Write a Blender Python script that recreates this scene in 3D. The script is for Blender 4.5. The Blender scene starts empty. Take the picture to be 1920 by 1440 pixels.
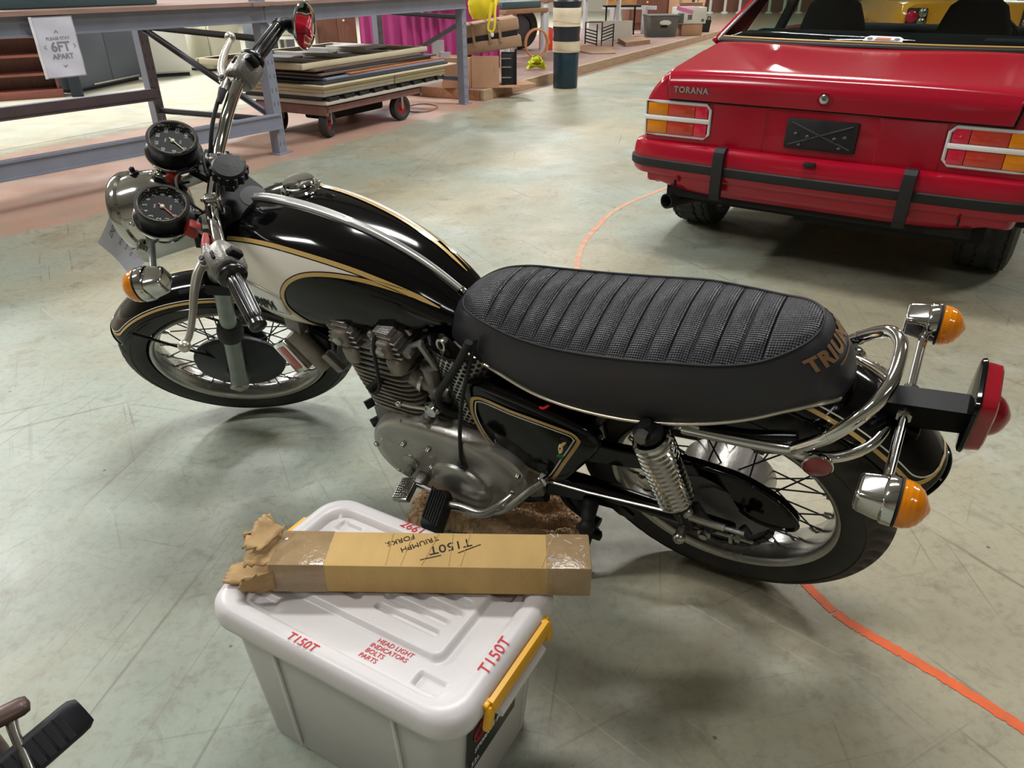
import bpy, bmesh, math, random
import numpy as np
from mathutils import Vector, Matrix, Euler
random.seed(7)
PI = math.pi
SC = bpy.context.scene
COL = SC.collection

# ------------------------------------------------------------------ camera, light, exposure
cam = bpy.data.cameras.new('camera'); camo = bpy.data.objects.new('camera', cam); COL.objects.link(camo)
cam.sensor_width = 36.0; cam.lens = 36.0 * 1380.1 / 1920.0; cam.clip_start = 0.02; cam.clip_end = 200
pit, rol = math.radians(29.1609), math.radians(-0.3646)
R0 = Vector((1, 0, 0)); F0 = Vector((0, math.cos(pit), -math.sin(pit))); U0 = Vector((0, math.sin(pit), math.cos(pit)))
RR = R0 * math.cos(rol) + U0 * math.sin(rol); UU = U0 * math.cos(rol) - R0 * math.sin(rol)
camo.matrix_world = Matrix(((RR.x, UU.x, -F0.x, 0), (RR.y, UU.y, -F0.y, 0), (RR.z, UU.z, -F0.z, 1.2643), (0, 0, 0, 1)))
SC.camera = camo
SC.view_settings.view_transform = 'Standard'; SC.view_settings.look = 'None'
SC.view_settings.gamma = 1.0; SC.view_settings.use_curve_mapping = False
SC.view_settings.exposure = 0.0
w = bpy.data.worlds.new('world'); SC.world = w; w.use_nodes = True
w.node_tree.nodes['Background'].inputs[0].default_value = (0.75, 0.85, 1.0, 1); w.node_tree.nodes['Background'].inputs[1].default_value = 0.3

LAMPS = [  # x, y, z, length, width, yaw, watts : unseen roof lamps; far-left row read from shadows, others mostly added fill
    (-8.6, 7.6, 5.7, 4.0, 0.9, math.radians(62), 1150),
    (-5.2, 14.0, 5.7, 4.0, 0.9, math.radians(62), 640),
    (-3.0, 21.0, 5.7, 4.0, 0.9, math.radians(62), 420),
    (2.4, 8.2, 5.7, 2.4, 0.5, 0.0, 290),
    (5.9, 17.6, 5.7, 0.9, 0.35, 0.3, 420),
    (1.0, 22.0, 5.7, 2.4, 0.5, 0.0, 420),
    (7.5, 4.5, 5.7, 2.4, 0.5, 0.0, 230),
    (0.2, 3.2, 5.7, 2.4, 0.5, 0.0, 190),
    (-4.5, 0.5, 5.7, 2.4, 0.5, 0.0, 190),
    (3.0, -3.0, 5.7, 2.4, 0.5, 0.0, 80),
    (13.5, 21.0, 5.7, 2.4, 0.5, 0.0, 420),
]
LIGHT_TINT = (1.0, 0.99, 0.975)

# ------------------------------------------------------------------ helpers
def lin(h):
    h = h.lstrip('#'); o = []
    for i in (0, 2, 4):
        c = int(h[i:i + 2], 16) / 255.0
        o.append(c / 12.92 if c <= 0.04045 else ((c + 0.055) / 1.055) ** 2.4)
    return tuple(o) + (1.0,)

MATS = {}
def mat(name, color, rough=0.5, metal=0.0, coat=0.0, noise=0.0, nscale=20, bump=0.0, bscale=60, trans=0.0, ior=1.45, emit=0.0, sss=0.0, spec=0.5, rvar=0.0, stretch=None, col2=None, alpha=1.0):
    m = bpy.data.materials.new(name); m.use_nodes = True
    nt = m.node_tree; b = nt.nodes['Principled BSDF']
    c = lin(color) if isinstance(color, str) else color
    b.inputs['Base Color'].default_value = c
    b.inputs['Roughness'].default_value = rough; b.inputs['Metallic'].default_value = metal
    b.inputs['Coat Weight'].default_value = coat; b.inputs['Coat Roughness'].default_value = 0.04
    b.inputs['Transmission Weight'].default_value = trans; b.inputs['IOR'].default_value = ior
    b.inputs['Specular IOR Level'].default_value = spec
    b.inputs['Alpha'].default_value = alpha
    if sss:
        b.inputs['Subsurface Weight'].default_value = sss; b.inputs['Subsurface Radius'].default_value = (0.03, 0.03, 0.03); b.inputs['Subsurface Scale'].default_value = 0.5
    if emit:
        b.inputs['Emission Color'].default_value = c; b.inputs['Emission Strength'].default_value = emit
    tc = None
    def coords():
        nonlocal tc
        if tc is None:
            t = nt.nodes.new('ShaderNodeTexCoord'); tc = t.outputs['Object']
            if stretch:
                mp = nt.nodes.new('ShaderNodeMapping'); mp.inputs['Scale'].default_value = stretch
                nt.links.new(tc, mp.inputs[0]); tc = mp.outputs[0]
        return tc
    if noise or rvar or col2:
        n = nt.nodes.new('ShaderNodeTexNoise'); n.inputs['Scale'].default_value = nscale; n.inputs['Detail'].default_value = 6
        nt.links.new(coords(), n.inputs['Vector'])
        if noise or col2:
            mx = nt.nodes.new('ShaderNodeMix'); mx.data_type = 'RGBA'
            r = nt.nodes.new('ShaderNodeMapRange'); r.inputs[1].default_value = 0.35; r.inputs[2].default_value = 0.68
            nt.links.new(n.outputs[0], r.inputs[0]); nt.links.new(r.outputs[0], mx.inputs[0])
            mx.inputs[6].default_value = c
            mx.inputs[7].default_value = (lin(col2) if col2 else tuple(x * (1 - noise) for x in c[:3]) + (1,))
            nt.links.new(mx.outputs[2], b.inputs['Base Color'])
        if rvar:
            r2 = nt.nodes.new('ShaderNodeMapRange'); r2.inputs[3].default_value = rough - rvar; r2.inputs[4].default_value = rough + rvar
            nt.links.new(n.outputs[0], r2.inputs[0]); nt.links.new(r2.outputs[0], b.inputs['Roughness'])
    if bump:
        n = nt.nodes.new('ShaderNodeTexNoise'); n.inputs['Scale'].default_value = bscale; n.inputs['Detail'].default_value = 4
        nt.links.new(coords(), n.inputs['Vector'])
        bp = nt.nodes.new('ShaderNodeBump'); bp.inputs['Strength'].default_value = bump; bp.inputs['Distance'].default_value = 0.01
        nt.links.new(n.outputs[0], bp.inputs['Height']); nt.links.new(bp.outputs[0], b.inputs['Normal'])
    MATS[name] = m
    return m

class MB:
    """collects vertices and faces for one mesh"""
    def __init__(s): s.v = []; s.f = []; s.m = []
    def add(s, vs, fs, m=0):
        o = len(s.v); s.v += [tuple(p) for p in vs]; s.f += [tuple(i + o for i in f) for f in fs]; s.m += [m] * len(fs); return s
    def box(s, c, size, rot=None, bev=0.0, seg=2, m=0):
        bm = bmesh.new(); bmesh.ops.create_cube(bm, size=1.0)
        for v in bm.verts: v.co = Vector((v.co.x * size[0], v.co.y * size[1], v.co.z * size[2]))
        if bev: bmesh.ops.bevel(bm, geom=list(bm.edges), offset=bev, segments=seg, affect='EDGES', profile=0.5)
        M = Matrix.Translation(Vector(c))
        if rot is not None: M = M @ (rot.to_4x4() if not isinstance(rot, (tuple, list)) else Euler(rot).to_matrix().to_4x4())
        bm.verts.ensure_lookup_table(); bm.verts.index_update()
        s.add([M @ v.co for v in bm.verts], [[v.index for v in f.verts] for f in bm.faces], m); bm.free(); return s
    def frustum(s, c, s0, s1, h, m=0):  # rectangular taper, c = base centre
        a, b_ = s0; p, q = s1; x, y, z = c
        vs = [(x - a / 2, y - b_ / 2, z), (x + a / 2, y - b_ / 2, z), (x + a / 2, y + b_ / 2, z), (x - a / 2, y + b_ / 2, z),
              (x - p / 2, y - q / 2, z + h), (x + p / 2, y - q / 2, z + h), (x + p / 2, y + q / 2, z + h), (x - p / 2, y + q / 2, z + h)]
        return s.add(vs, [(3, 2, 1, 0), (4, 5, 6, 7), (0, 1, 5, 4), (1, 2, 6, 5), (2, 3, 7, 6), (3, 0, 4, 7)], m)
    def grid(s, rows, cu=False, cv=False, caps=False, m=0, flip=False):
        nr = len(rows); nc = len(rows[0]); vs = [p for r in rows for p in r]; fs = []
        for i in range(nr if cv else nr - 1):
            for j in range(nc if cu else nc - 1):
                a = i * nc + j; b = i * nc + (j + 1) % nc; c_ = ((i + 1) % nr) * nc + (j + 1) % nc; d = ((i + 1) % nr) * nc + j
                fs.append((a, d, c_, b) if flip else (a, b, c_, d))
        if caps:
            fs.append(tuple(range(nc))[::-1] if not flip else tuple(range(nc)))
            t = tuple((nr - 1) * nc + j for j in range(nc)); fs.append(t if not flip else t[::-1])
        return s.add(vs, fs, m)
    def tube(s, pts, r, n=10, closed=False, cap=True, sub=0, m=0, flat=None):
        P = [Vector(p) for p in pts]
        R = list(r) if isinstance(r, (list, tuple)) else [r] * len(P)
        if sub: P, R = spline(P, R, sub, closed)
        k = len(P); T = []
        for i in range(k):
            a = P[(i - 1) % k] if (closed or i > 0) else P[i]; b = P[(i + 1) % k] if (closed or i < k - 1) else P[i]
            d = b - a; T.append(d.normalized() if d.length > 1e-9 else Vector((0, 0, 1)))
        ref = Vector((0, 0, 1)) if abs(T[0].z) < 0.9 else Vector((1, 0, 0))
        N = (ref - T[0] * ref.dot(T[0])).normalized(); rows = []
        for i in range(k):
            N = (N - T[i] * N.dot(T[i])).normalized(); B = T[i].cross(N)
            f = flat or 1.0
            rows.append([P[i] + (N * math.cos(2 * PI * j / n) + B * math.sin(2 * PI * j / n) * f) * R[i] for j in range(n)])
        s.grid(rows, cu=True, cv=closed, caps=(cap and not closed), m=m); return s
    def lathe(s, prof, n=32, o=(0, 0, 0), ax=(0, 0, 1), m=0, arc=1.0, cap=False):
        A = Vector(ax).normalized(); ref = Vector((1, 0, 0)) if abs(A.x) < 0.9 else Vector((0, 1, 0))
        N = (ref - A * ref.dot(A)).normalized(); B = A.cross(N); O = Vector(o); rows = []
        full = arc >= 0.999
        for r, h in prof:
            rows.append([O + A * h + (N * math.cos(2 * PI * arc * j / n) + B * math.sin(2 * PI * arc * j / n)) * max(r, 1e-5) for j in range(n if full else n + 1)])
        s.grid(rows, cu=full, m=m, flip=False); return s
    def cyl(s, a, b, r, n=16, r2=None, m=0):
        return s.tube([a, b], [r, r if r2 is None else r2], n=n, m=m)
    def prism(s, poly, fa, fb, m=0):
        """poly: list of 2D; fa, fb map 2D to the two faces"""
        n = len(poly); vs = [fa(*p) for p in poly] + [fb(*p) for p in poly]
        fs = [tuple(range(n))[::-1], tuple(range(n, 2 * n))] + [(i, (i + 1) % n, n + (i + 1) % n, n + i) for i in range(n)]
        return s.add(vs, fs, m)
    def sphere(s, c, r, nu=16, nv=10, sc=(1, 1, 1), m=0):
        rows = []
        for i in range(nv + 1):
            t = PI * i / nv
            rows.append([(c[0] + r * sc[0] * max(math.sin(t), 1e-4) * math.cos(2 * PI * j / nu), c[1] + r * sc[1] * max(math.sin(t), 1e-4) * math.sin(2 * PI * j / nu), c[2] - r * sc[2] * math.cos(t)) for j in range(nu)])
        return s.grid(rows, cu=True, m=m)
    def mesh(s, name):
        me = bpy.data.meshes.new(name); me.from_pydata(s.v, [], s.f); me.update()
        bm = bmesh.new(); bm.from_mesh(me); bmesh.ops.remove_doubles(bm, verts=list(bm.verts), dist=2e-6); bmesh.ops.recalc_face_normals(bm, faces=list(bm.faces)) if s.recalc else None
        bm.to_mesh(me); bm.free()
        return me
    recalc = True

def spline(P, R, sub, closed=False):
    k = len(P); O = []; Q = []
    rng = range(k) if closed else range(k - 1)
    for i in rng:
        p0 = P[(i - 1) % k] if (closed or i > 0) else P[i] * 2 - P[i + 1]
        p1 = P[i]; p2 = P[(i + 1) % k]; p3 = P[(i + 2) % k] if (closed or i + 2 < k) else P[i + 1] * 2 - P[i]
        for j in range(sub):
            t = j / sub
            O.append(0.5 * ((2 * p1) + (p2 - p0) * t + (2 * p0 - 5 * p1 + 4 * p2 - p3) * t * t + (3 * p1 - p0 - 3 * p2 + p3) * t ** 3))
            Q.append(R[i] * (1 - t) + R[(i + 1) % k] * t)
    if not closed: O.append(P[-1]); Q.append(R[-1])
    return O, Q

def obj(name, mb, m, parent=None, mx=None, label=None, smooth=35, kind=None):
    me = mb.mesh(name) if isinstance(mb, MB) else mb
    o = bpy.data.objects.new(name, me); COL.objects.link(o)
    if m is not None and not len(me.materials):
        for q in (m if isinstance(m, (list, tuple)) else [m]): me.materials.append(MATS[q] if isinstance(q, str) else q)
        if isinstance(m, (list, tuple)) and isinstance(mb, MB) and len(mb.m) == len(me.polygons):
            me.polygons.foreach_set('material_index', mb.m)
    if smooth and isinstance(mb, MB):
        me.polygons.foreach_set('use_smooth', [True] * len(me.polygons))
        me.set_sharp_from_angle(angle=math.radians(smooth))
    if parent is not None: o.parent = parent
    if mx is not None: o.matrix_local = mx
    if label: o['label'] = label
    if kind: o['kind'] = kind
    return o

def dupe(o, parent, mx=None, name=None):
    c = o.copy(); COL.objects.link(c); c.parent = parent
    if mx is not None: c.matrix_local = mx
    for ch in list(o.children): dupe(ch, c)
    return c

def thing(name, label, cat, mx=None, group=None):
    o = bpy.data.objects.new(name, None); COL.objects.link(o); o.empty_display_size = 0.1
    o['label'] = label; o['category'] = cat
    if group: o['group'] = group
    if mx is not None: o.matrix_world = mx
    return o
def tag(o, label, cat, group=None):
    o['label'] = label; o['category'] = cat
    if group: o['group'] = group
    return o
def struct(o): o['kind'] = 'structure'; return o
def T(x, y, z, rz=0.0): return Matrix.Translation((x, y, z)) @ Matrix.Rotation(rz, 4, 'Z')
def basis(o, ex, ey, ez):
    ex, ey, ez = Vector(ex), Vector(ey), Vector(ez)
    return Matrix(((ex.x, ey.x, ez.x, o[0]), (ex.y, ey.y, ez.y, o[1]), (ex.z, ey.z, ez.z, o[2]), (0, 0, 0, 1)))
def frame(o, z, x=None):
    """matrix with local z along z and local x near x"""
    Z = Vector(z).normalized(); X = Vector(x if x is not None else ((1, 0, 0) if abs(Z.x) < 0.9 else (0, 1, 0)))
    X = (X - Z * X.dot(Z)).normalized(); return basis(o, X, Z.cross(X), Z)

def text_mesh(body, size, depth=0.0004, fn=None, shear=0.0, align='CENTER', spacing=1.0, res=3, bold=0.0, finer=0.0):
    cu = bpy.data.curves.new('lettering', 'FONT'); cu.body = body; cu.size = size; cu.extrude = depth; cu.align_x = align; cu.align_y = 'CENTER'
    cu.shear = shear; cu.space_character = spacing; cu.resolution_u = res; cu.offset = bold; cu.space_line = 0.9
    t = bpy.data.objects.new('t', cu); COL.objects.link(t)
    bpy.context.view_layer.update()
    me = bpy.data.meshes.new_from_object(t.evaluated_get(bpy.context.evaluated_depsgraph_get()))
    bpy.data.objects.remove(t); bpy.data.curves.remove(cu)
    me.materials.clear()
    if finer:
        bm = bmesh.new(); bm.from_mesh(me)
        bmesh.ops.triangulate(bm, faces=list(bm.faces))
        for _ in range(3):
            es = [e for e in bm.edges if e.calc_length() > finer]
            if not es: break
            bmesh.ops.subdivide_edges(bm, edges=es, cuts=1); bmesh.ops.triangulate(bm, faces=list(bm.faces))
        bm.to_mesh(me); bm.free()
    if fn:
        for v in me.vertices: v.co = fn(v.co.x, v.co.y, v.co.z)
    return me
def smoothstep(a, b, x):
    t = min(1, max(0, (x - a) / (b - a))); return t * t * (3 - 2 * t)

# ------------------------------------------------------------------ materials
mat('gloss_black', '#08080a', 0.09, 0, spec=0.42)
mat('frame_black', '#0b0b0d', 0.2, 0, spec=0.4, noise=0.2, nscale=12)
mat('satin_black', '#101012', 0.45, 0, spec=0.3, bump=0.05, bscale=200)
mat('rubber', '#191a1b', 0.62, 0, noise=0.25, nscale=30, bump=0.05, bscale=300)
mat('tyre', '#2a2b2c', 0.6, 0, nscale=14, bump=0.06, bscale=250, col2='#3b3a36')
mat('chrome', '#d2d2d0', 0.09, 1.0, rvar=0.04, nscale=25)
mat('dull_chrome', '#b4b3ae', 0.25, 1.0, rvar=0.1, nscale=40, noise=0.1)
mat('cast_alloy', '#94918c', 0.40, 0.65, noise=0.35, nscale=28, bump=0.15, bscale=180, rvar=0.1)
mat('dirty_alloy', '#a09a91', 0.48, 0.45, nscale=16, bump=0.2, bscale=160, col2='#766b60')
mat('polished_alloy', '#bab6b0', 0.32, 0.75, noise=0.2, nscale=14, bump=0.05, bscale=140, rvar=0.12)
mat('fork_alloy', '#8a908c', 0.36, 0.6, noise=0.2, nscale=20)
mat('drum_grey', '#3b3d40', 0.5, 0.5, noise=0.2, nscale=20)
mat('gold', '#cdab68', 0.30, 0.1, coat=0.5)
mat('cream', '#f4eee2', 0.14, 0, spec=0.5)
mat('white_line', '#e4e0d2', 0.3, 0, coat=0.5)
mat('amber', '#f07d05', 0.10, 0, trans=0.35, coat=0.5, emit=0.0)
mat('amber_lens', '#ff980a', 0.14, 0, trans=0.3, coat=0.6)
mat('red_lens', '#9c0a22', 0.12, 0, trans=0.15, coat=0.8)
mat('pink_lens', '#d8143c', 0.15, 0, trans=0.1, coat=0.8)
mat('orange_lens', '#c63a24', 0.15, 0, trans=0.1, coat=0.8)
mat('reflector', '#7c0a12', 0.25, 0, coat=1.0)
mat('reflector_orange', '#b8402c', 0.25, 0, coat=0.6)
mat('black_glass', '#0a0b0c', 0.5, 0, spec=0.25)
mat('dial_print', '#b9bcba', 0.5)
mat('needle', '#c9c2b4', 0.4)
mat('needle_red', '#d6653c', 0.4)
mat('mirror', '#cfd2d0', 0.02, 1.0)
mat('red_wire', '#9c2b22', 0.5)
mat('green_string', '#1d8a50', 0.7)
mat('paper', '#d2d2e2', 0.8, noise=0.06, nscale=6)
mat('ink', '#3a3a44', 0.8)
mat('pen', '#17130d', 0.7)
mat('marker_red', '#cf1f2c', 0.5)
mat('tub_plastic', '#dcd8d8', 0.34, 0, sss=0.25, noise=0.05, nscale=5, bump=0.03, bscale=90, rvar=0.06)
mat('tub_body', '#d6d3d1', 0.40, 0, sss=0.3, noise=0.10, nscale=4, bump=0.03, bscale=90)
mat('yellow_plastic', '#f2b212', 0.32, 0, sss=0.1)
mat('label_black', '#101114', 0.35)
mat('cardboard', '#c7a568', 0.75, 0, noise=0.12, nscale=9, bump=0.08, bscale=70, stretch=(3, 1, 1))
mat('cardboard_far', '#c09878', 0.8, 0, noise=0.12, nscale=4)
mat('cardboard_brown', '#a58569', 0.8, 0, noise=0.15, nscale=4)
mat('tape', '#a48a66', 0.22, 0, coat=0.6, noise=0.12, nscale=40, bump=0.3, bscale=50)
mat('torn_card', '#bb9a6c', 0.85, 0, noise=0.25, nscale=30)
mat('car_red', '#9c0e26', 0.17, 0, spec=0.6)
mat('car_black', '#16171a', 0.5, 0, bump=0.05, bscale=120)
mat('car_trim', '#b9bbbd', 0.2, 1.0)
mat('car_white', '#e8e6e6', 0.3, 0, coat=0.5)
mat('car_cloth', '#22242a', 0.95, 0, bump=0.05, bscale=300, spec=0.2)
mat('under_black', '#0c0c0d', 0.8)
mat('rack_grey', '#8a90a0', 0.45, 0.1, noise=0.12, nscale=6, rvar=0.06)
mat('rack_dark', '#626773', 0.5, 0.1)
mat('ply', '#9c7f74', 0.7, 0, noise=0.25, nscale=5, stretch=(1, 8, 8))
mat('timber', '#a8795a', 0.7, 0, noise=0.3, nscale=4, stretch=(1, 9, 9))
mat('timber_pale', '#b49a7d', 0.7, 0, noise=0.25, nscale=4, stretch=(1, 9, 9))
mat('redwood', '#8a5146', 0.55, 0, noise=0.2, nscale=4, stretch=(1, 8, 8))
mat('brownwood', '#7b5142', 0.5, 0, noise=0.3, nscale=5, stretch=(8, 8, 1))
mat('dark_cabinet', '#4c515c', 0.45, 0, noise=0.06, nscale=5)
mat('dark_box', '#1d2530', 0.6)
mat('white_enamel', '#d3d2c8', 0.35, 0, noise=0.05, nscale=3)
mat('cream_enamel', '#c9c6b4', 0.4, 0, noise=0.06, nscale=3)
mat('grey_panel', '#6a6f7a', 0.5)
mat('panel_white', '#cfcbc2', 0.5, 0, noise=0.08, nscale=5)
mat('panel_cream', '#cfc7a8', 0.5, 0, noise=0.1, nscale=5)
mat('panel_dark', '#3a3c40', 0.5, 0, noise=0.2, nscale=6)
mat('panel_brown', '#756457', 0.6, 0, noise=0.2, nscale=6)
mat('panel_orange', '#b9754a', 0.6, 0, noise=0.2, nscale=9)
mat('dolly_rust', '#8d6a63', 0.6, 0.2, noise=0.2, nscale=9)
mat('wheel_red', '#9c2634', 0.45)
mat('magenta', '#a03572', 0.75, 0, noise=0.15, nscale=3)
mat('yellow_bag', '#ecd92c', 0.4, 0, sss=0.2, trans=0.15)
mat('can_navy', '#17313d', 0.35, 0, rvar=0.05, nscale=9)
mat('can_cream', '#d9ccb0', 0.6, 0, noise=0.08, nscale=8)
mat('can_black', '#23252d', 0.4)
mat('white_paint', '#c9cbd0', 0.5)
mat('red_plastic', '#e0492f', 0.4)
mat('hose', '#c98f62', 0.55)
mat('hi_vis', '#c7cc2c', 0.5)
mat('crate_grey', '#62635e', 0.6, 0, noise=0.15, nscale=5)
mat('crate_black', '#1d2127', 0.5)
mat('crate_green', '#40565a', 0.5)
mat('snap_wood', '#dfa466', 0.7, 0, noise=0.2, nscale=6)
mat('car_orange', '#f0a028', 0.2, 0, coat=1.0)
mat('rug', '#c9a986', 1.0, 0, noise=0.2, nscale=60, spec=0.1)
mat('engine_brown', '#5a4640', 0.4, 0.3, noise=0.2, nscale=20)
mat('wall_paint', '#bdb7a8', 0.8, 0, noise=0.08, nscale=1.2)
mat('wall_brick', '#a07653', 0.8, 0, noise=0.15, nscale=2)
mat('ceiling_paint', '#a3a4a4', 0.85, 0, noise=0.08, nscale=0.8)
mat('lamp_housing', '#d6d6d2', 0.5)
mat('tag_white', '#e6e6ea', 0.6)
mat('pink_print', '#d27fae', 0.6)

def woven(name, color, rough, scale, strength):
    m = mat(name, color, rough, 0); nt = m.node_tree; b = nt.nodes['Principled BSDF']
    tc = nt.nodes.new('ShaderNodeTexCoord'); mp = nt.nodes.new('ShaderNodeMapping'); mp.inputs['Rotation'].default_value = (0, 0, PI / 4)
    mp.inputs['Scale'].default_value = (scale, scale, 0); nt.links.new(tc.outputs['Object'], mp.inputs[0])
    sx = nt.nodes.new('ShaderNodeSeparateXYZ'); nt.links.new(mp.outputs[0], sx.inputs[0]); outs = []
    for k in (0, 1):
        s_ = nt.nodes.new('ShaderNodeMath'); s_.operation = 'SINE'; nt.links.new(sx.outputs[k], s_.inputs[0]); outs.append(s_)
    mu = nt.nodes.new('ShaderNodeMath'); mu.operation = 'MULTIPLY'; nt.links.new(outs[0].outputs[0], mu.inputs[0]); nt.links.new(outs[1].outputs[0], mu.inputs[1])
    bp = nt.nodes.new('ShaderNodeBump'); bp.inputs['Strength'].default_value = strength; bp.inputs['Distance'].default_value = 0.0022
    nt.links.new(mu.outputs[0], bp.inputs['Height']); nt.links.new(bp.outputs[0], b.inputs['Normal'])
    return m
woven('seat_weave', '#303136', 0.34, 2 * PI / 0.0062, 0.9)
mat('seat_vinyl', '#2a2a2f', 0.44, 0, bump=0.05, bscale=260)
def thin_glass(name, tint, k):
    m = bpy.data.materials.new(name); m.use_nodes = True; nt = m.node_tree; nt.nodes.clear()
    o = nt.nodes.new('ShaderNodeOutputMaterial'); t = nt.nodes.new('ShaderNodeBsdfTransparent'); t.inputs[0].default_value = lin(tint)
    g = nt.nodes.new('ShaderNodeBsdfGlossy'); g.inputs['Roughness'].default_value = 0.02; x = nt.nodes.new('ShaderNodeMixShader'); x.inputs[0].default_value = k
    nt.links.new(t.outputs[0], x.inputs[1]); nt.links.new(g.outputs[0], x.inputs[2]); nt.links.new(x.outputs[0], o.inputs[0]); MATS[name] = m
thin_glass('car_glass', '#dfe6e2', 0.035)
# ------------------------------------------------------------------ floor
def floor_material():
    m = bpy.data.materials.new('painted_concrete'); m.use_nodes = True; nt = m.node_tree; N = nt.nodes.new; L = nt.links.new
    b = nt.nodes['Principled BSDF']; tc = N('ShaderNodeTexCoord'); co = tc.outputs['Object']
    def mapping(sc, rot=0.0):
        a = N('ShaderNodeMapping'); a.inputs['Rotation'].default_value = (0, 0, rot); L(co, a.inputs[0])
        q = N('ShaderNodeMapping'); q.inputs['Scale'].default_value = sc; L(a.outputs[0], q.inputs[0]); return q.outputs[0]
    def noise(vec, sc, det=6, rough=0.55, dist=0.0):
        n = N('ShaderNodeTexNoise'); n.inputs['Scale'].default_value = sc; n.inputs['Detail'].default_value = det
        n.inputs['Roughness'].default_value = rough; n.inputs['Distortion'].default_value = dist; L(vec, n.inputs['Vector']); return n.outputs[0]
    def rng(v, a, c, lo=0.0, hi=1.0):
        r = N('ShaderNodeMapRange'); r.interpolation_type = 'SMOOTHSTEP'
        for i, x in zip((1, 2, 3, 4), (a, c, lo, hi)): r.inputs[i].default_value = x
        L(v, r.inputs[0]); return r.outputs[0]
    def mul(a, c):
        n = N('ShaderNodeMath'); n.operation = 'MULTIPLY'; L(a, n.inputs[0])
        if isinstance(c, float): n.inputs[1].default_value = c
        else: L(c, n.inputs[1])
        return n.outputs[0]
    cur = None
    def mix(f, A, Bc):
        x = N('ShaderNodeMix'); x.data_type = 'RGBA'
        if isinstance(f, float): x.inputs[0].default_value = f
        else: L(f, x.inputs[0])
        for i, q in ((6, A), (7, Bc)):
            if isinstance(q, str): x.inputs[i].default_value = lin(q)
            else: L(q, x.inputs[i])
        return x.outputs[2]
    sx = N('ShaderNodeSeparateXYZ'); L(co, sx.inputs[0])
    big = noise(co, 0.8, 4); wx = N('ShaderNodeMath'); wx.operation = 'MULTIPLY_ADD'; wx.use_clamp = True; L(mul(rng(sx.outputs[0], -0.6, 1.3, -0.10, 0.17), rng(sx.outputs[1], 3.6, 1.6)), wx.inputs[0]); wx.inputs[1].default_value = 1.0; L(big, wx.inputs[2])
    c = mix(rng(wx.outputs[0], 0.36, 0.64), '#969f92', '#a29b83')
    c = mix(mul(rng(noise(co, 2.3, 7, 0.65), 0.50, 0.72), 0.55), c, '#b4b9b0')
    c = mix(mul(rng(noise(mapping((1.3, 1, 1), 0.6), 1.9, 6, 0.6), 0.52, 0.75), 0.55), c, '#82765c')
    c = mix(mul(rng(noise(mapping((1, 1, 1), 2.0), 5.5, 8, 0.7), 0.56, 0.78), 0.5), c, '#6f685a')
    # rubbed streaks and tyre scuffs in a few directions
    for rot, sc, lo, amt, col in ((1.05, (1.1, 42, 1), 0.62, 0.55, '#5d5646'), (-0.5, (0.8, 30, 1), 0.63, 0.5, '#6a5a48'), (1.62, (0.9, 55, 1), 0.64, 0.5, '#5a5548'), (0.25, (1.0, 48, 1), 0.65, 0.5, '#554c40'), (-0.95, (1.6, 70, 1), 0.64, 0.5, '#4f4a40'), (1.15, (0.35, 85, 1), 0.62, 0.42, '#4a4236'), (1.75, (0.4, 60, 1), 0.62, 0.5, '#574c3c'), (-0.2, (0.5, 75, 1), 0.63, 0.35, '#4c463a'), (0.75, (1.2, 60, 1), 0.66, 0.4, '#dcdccd')):
        v = noise(mapping(sc, rot), 1.0, 5, 0.6, 0.15)
        gate = rng(noise(mapping((1, 1, 1), rot * 2), 1.3, 3), 0.42, 0.6)
        c = mix(mul(mul(rng(v, lo, lo + 0.06), gate), amt), c, col)
    # fine grime
    c = mix(mul(rng(noise(co, 38, 6, 0.7), 0.45, 0.72), 0.40), c, '#77705e')
    c = mix(mul(rng(noise(co, 9, 7, 0.7, 0.6), 0.54, 0.66), 0.35), c, '#6a6455')
    c = mix(mul(rng(noise(co, 1.1, 4, 0.5, 0.4), 0.5, 0.62), 0.35), c, '#8f8c76')
    # dark chips
    vo = N('ShaderNodeTexVoronoi'); vo.inputs['Scale'].default_value = 7.0; L(co, vo.inputs['Vector'])
    c = mix(mul(rng(vo.outputs['Distance'], 0.045, 0.02), 0.75), c, '#3b362f')
    # reddish worn walkway beside the racking
    def lincomb(a, bq, k):
        u = N('ShaderNodeMath'); u.operation = 'MULTIPLY_ADD'; L(sx.outputs[0], u.inputs[0]); u.inputs[1].default_value = a; u.inputs[2].default_value = k
        v = N('ShaderNodeMath'); v.operation = 'MULTIPLY_ADD'; L(sx.outputs[1], v.inputs[0]); v.inputs[1].default_value = bq; L(u.outputs[0], v.inputs[2]); return v.outputs[0]
    s = lincomb(-0.882, 0.471, -(-0.882 * -1.836 + 0.471 * 6.117))
    wob = N('ShaderNodeMath'); wob.operation = 'MULTIPLY_ADD'; L(noise(co, 2.2, 6), wob.inputs[0]); wob.inputs[1].default_value = 0.5; L(s, wob.inputs[2])
    band = mul(rng(wob.outputs[0], 0.02, 0.14), rng(wob.outputs[0], 2.35, 2.1))
    c = mix(mul(band, rng(noise(co, 3.1, 6), 0.25, 0.6, 0.55, 0.95)), c, '#b58f7e')
    pale = rng(wob.outputs[0], 2.2, 2.6); c = mix(mul(pale, 0.5), c, '#c9c6b2')
    jn = N('ShaderNodeMath'); jn.operation = 'ADD'; L(s, jn.inputs[0]); jn.inputs[1].default_value = -2.22
    ab = N('ShaderNodeMath'); ab.operation = 'ABSOLUTE'; L(jn.outputs[0], ab.inputs[0])
    c = mix(mul(rng(ab.outputs[0], 0.016, 0.006), 0.7), c, '#57534b')
    L(c, b.inputs['Base Color'])
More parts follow.
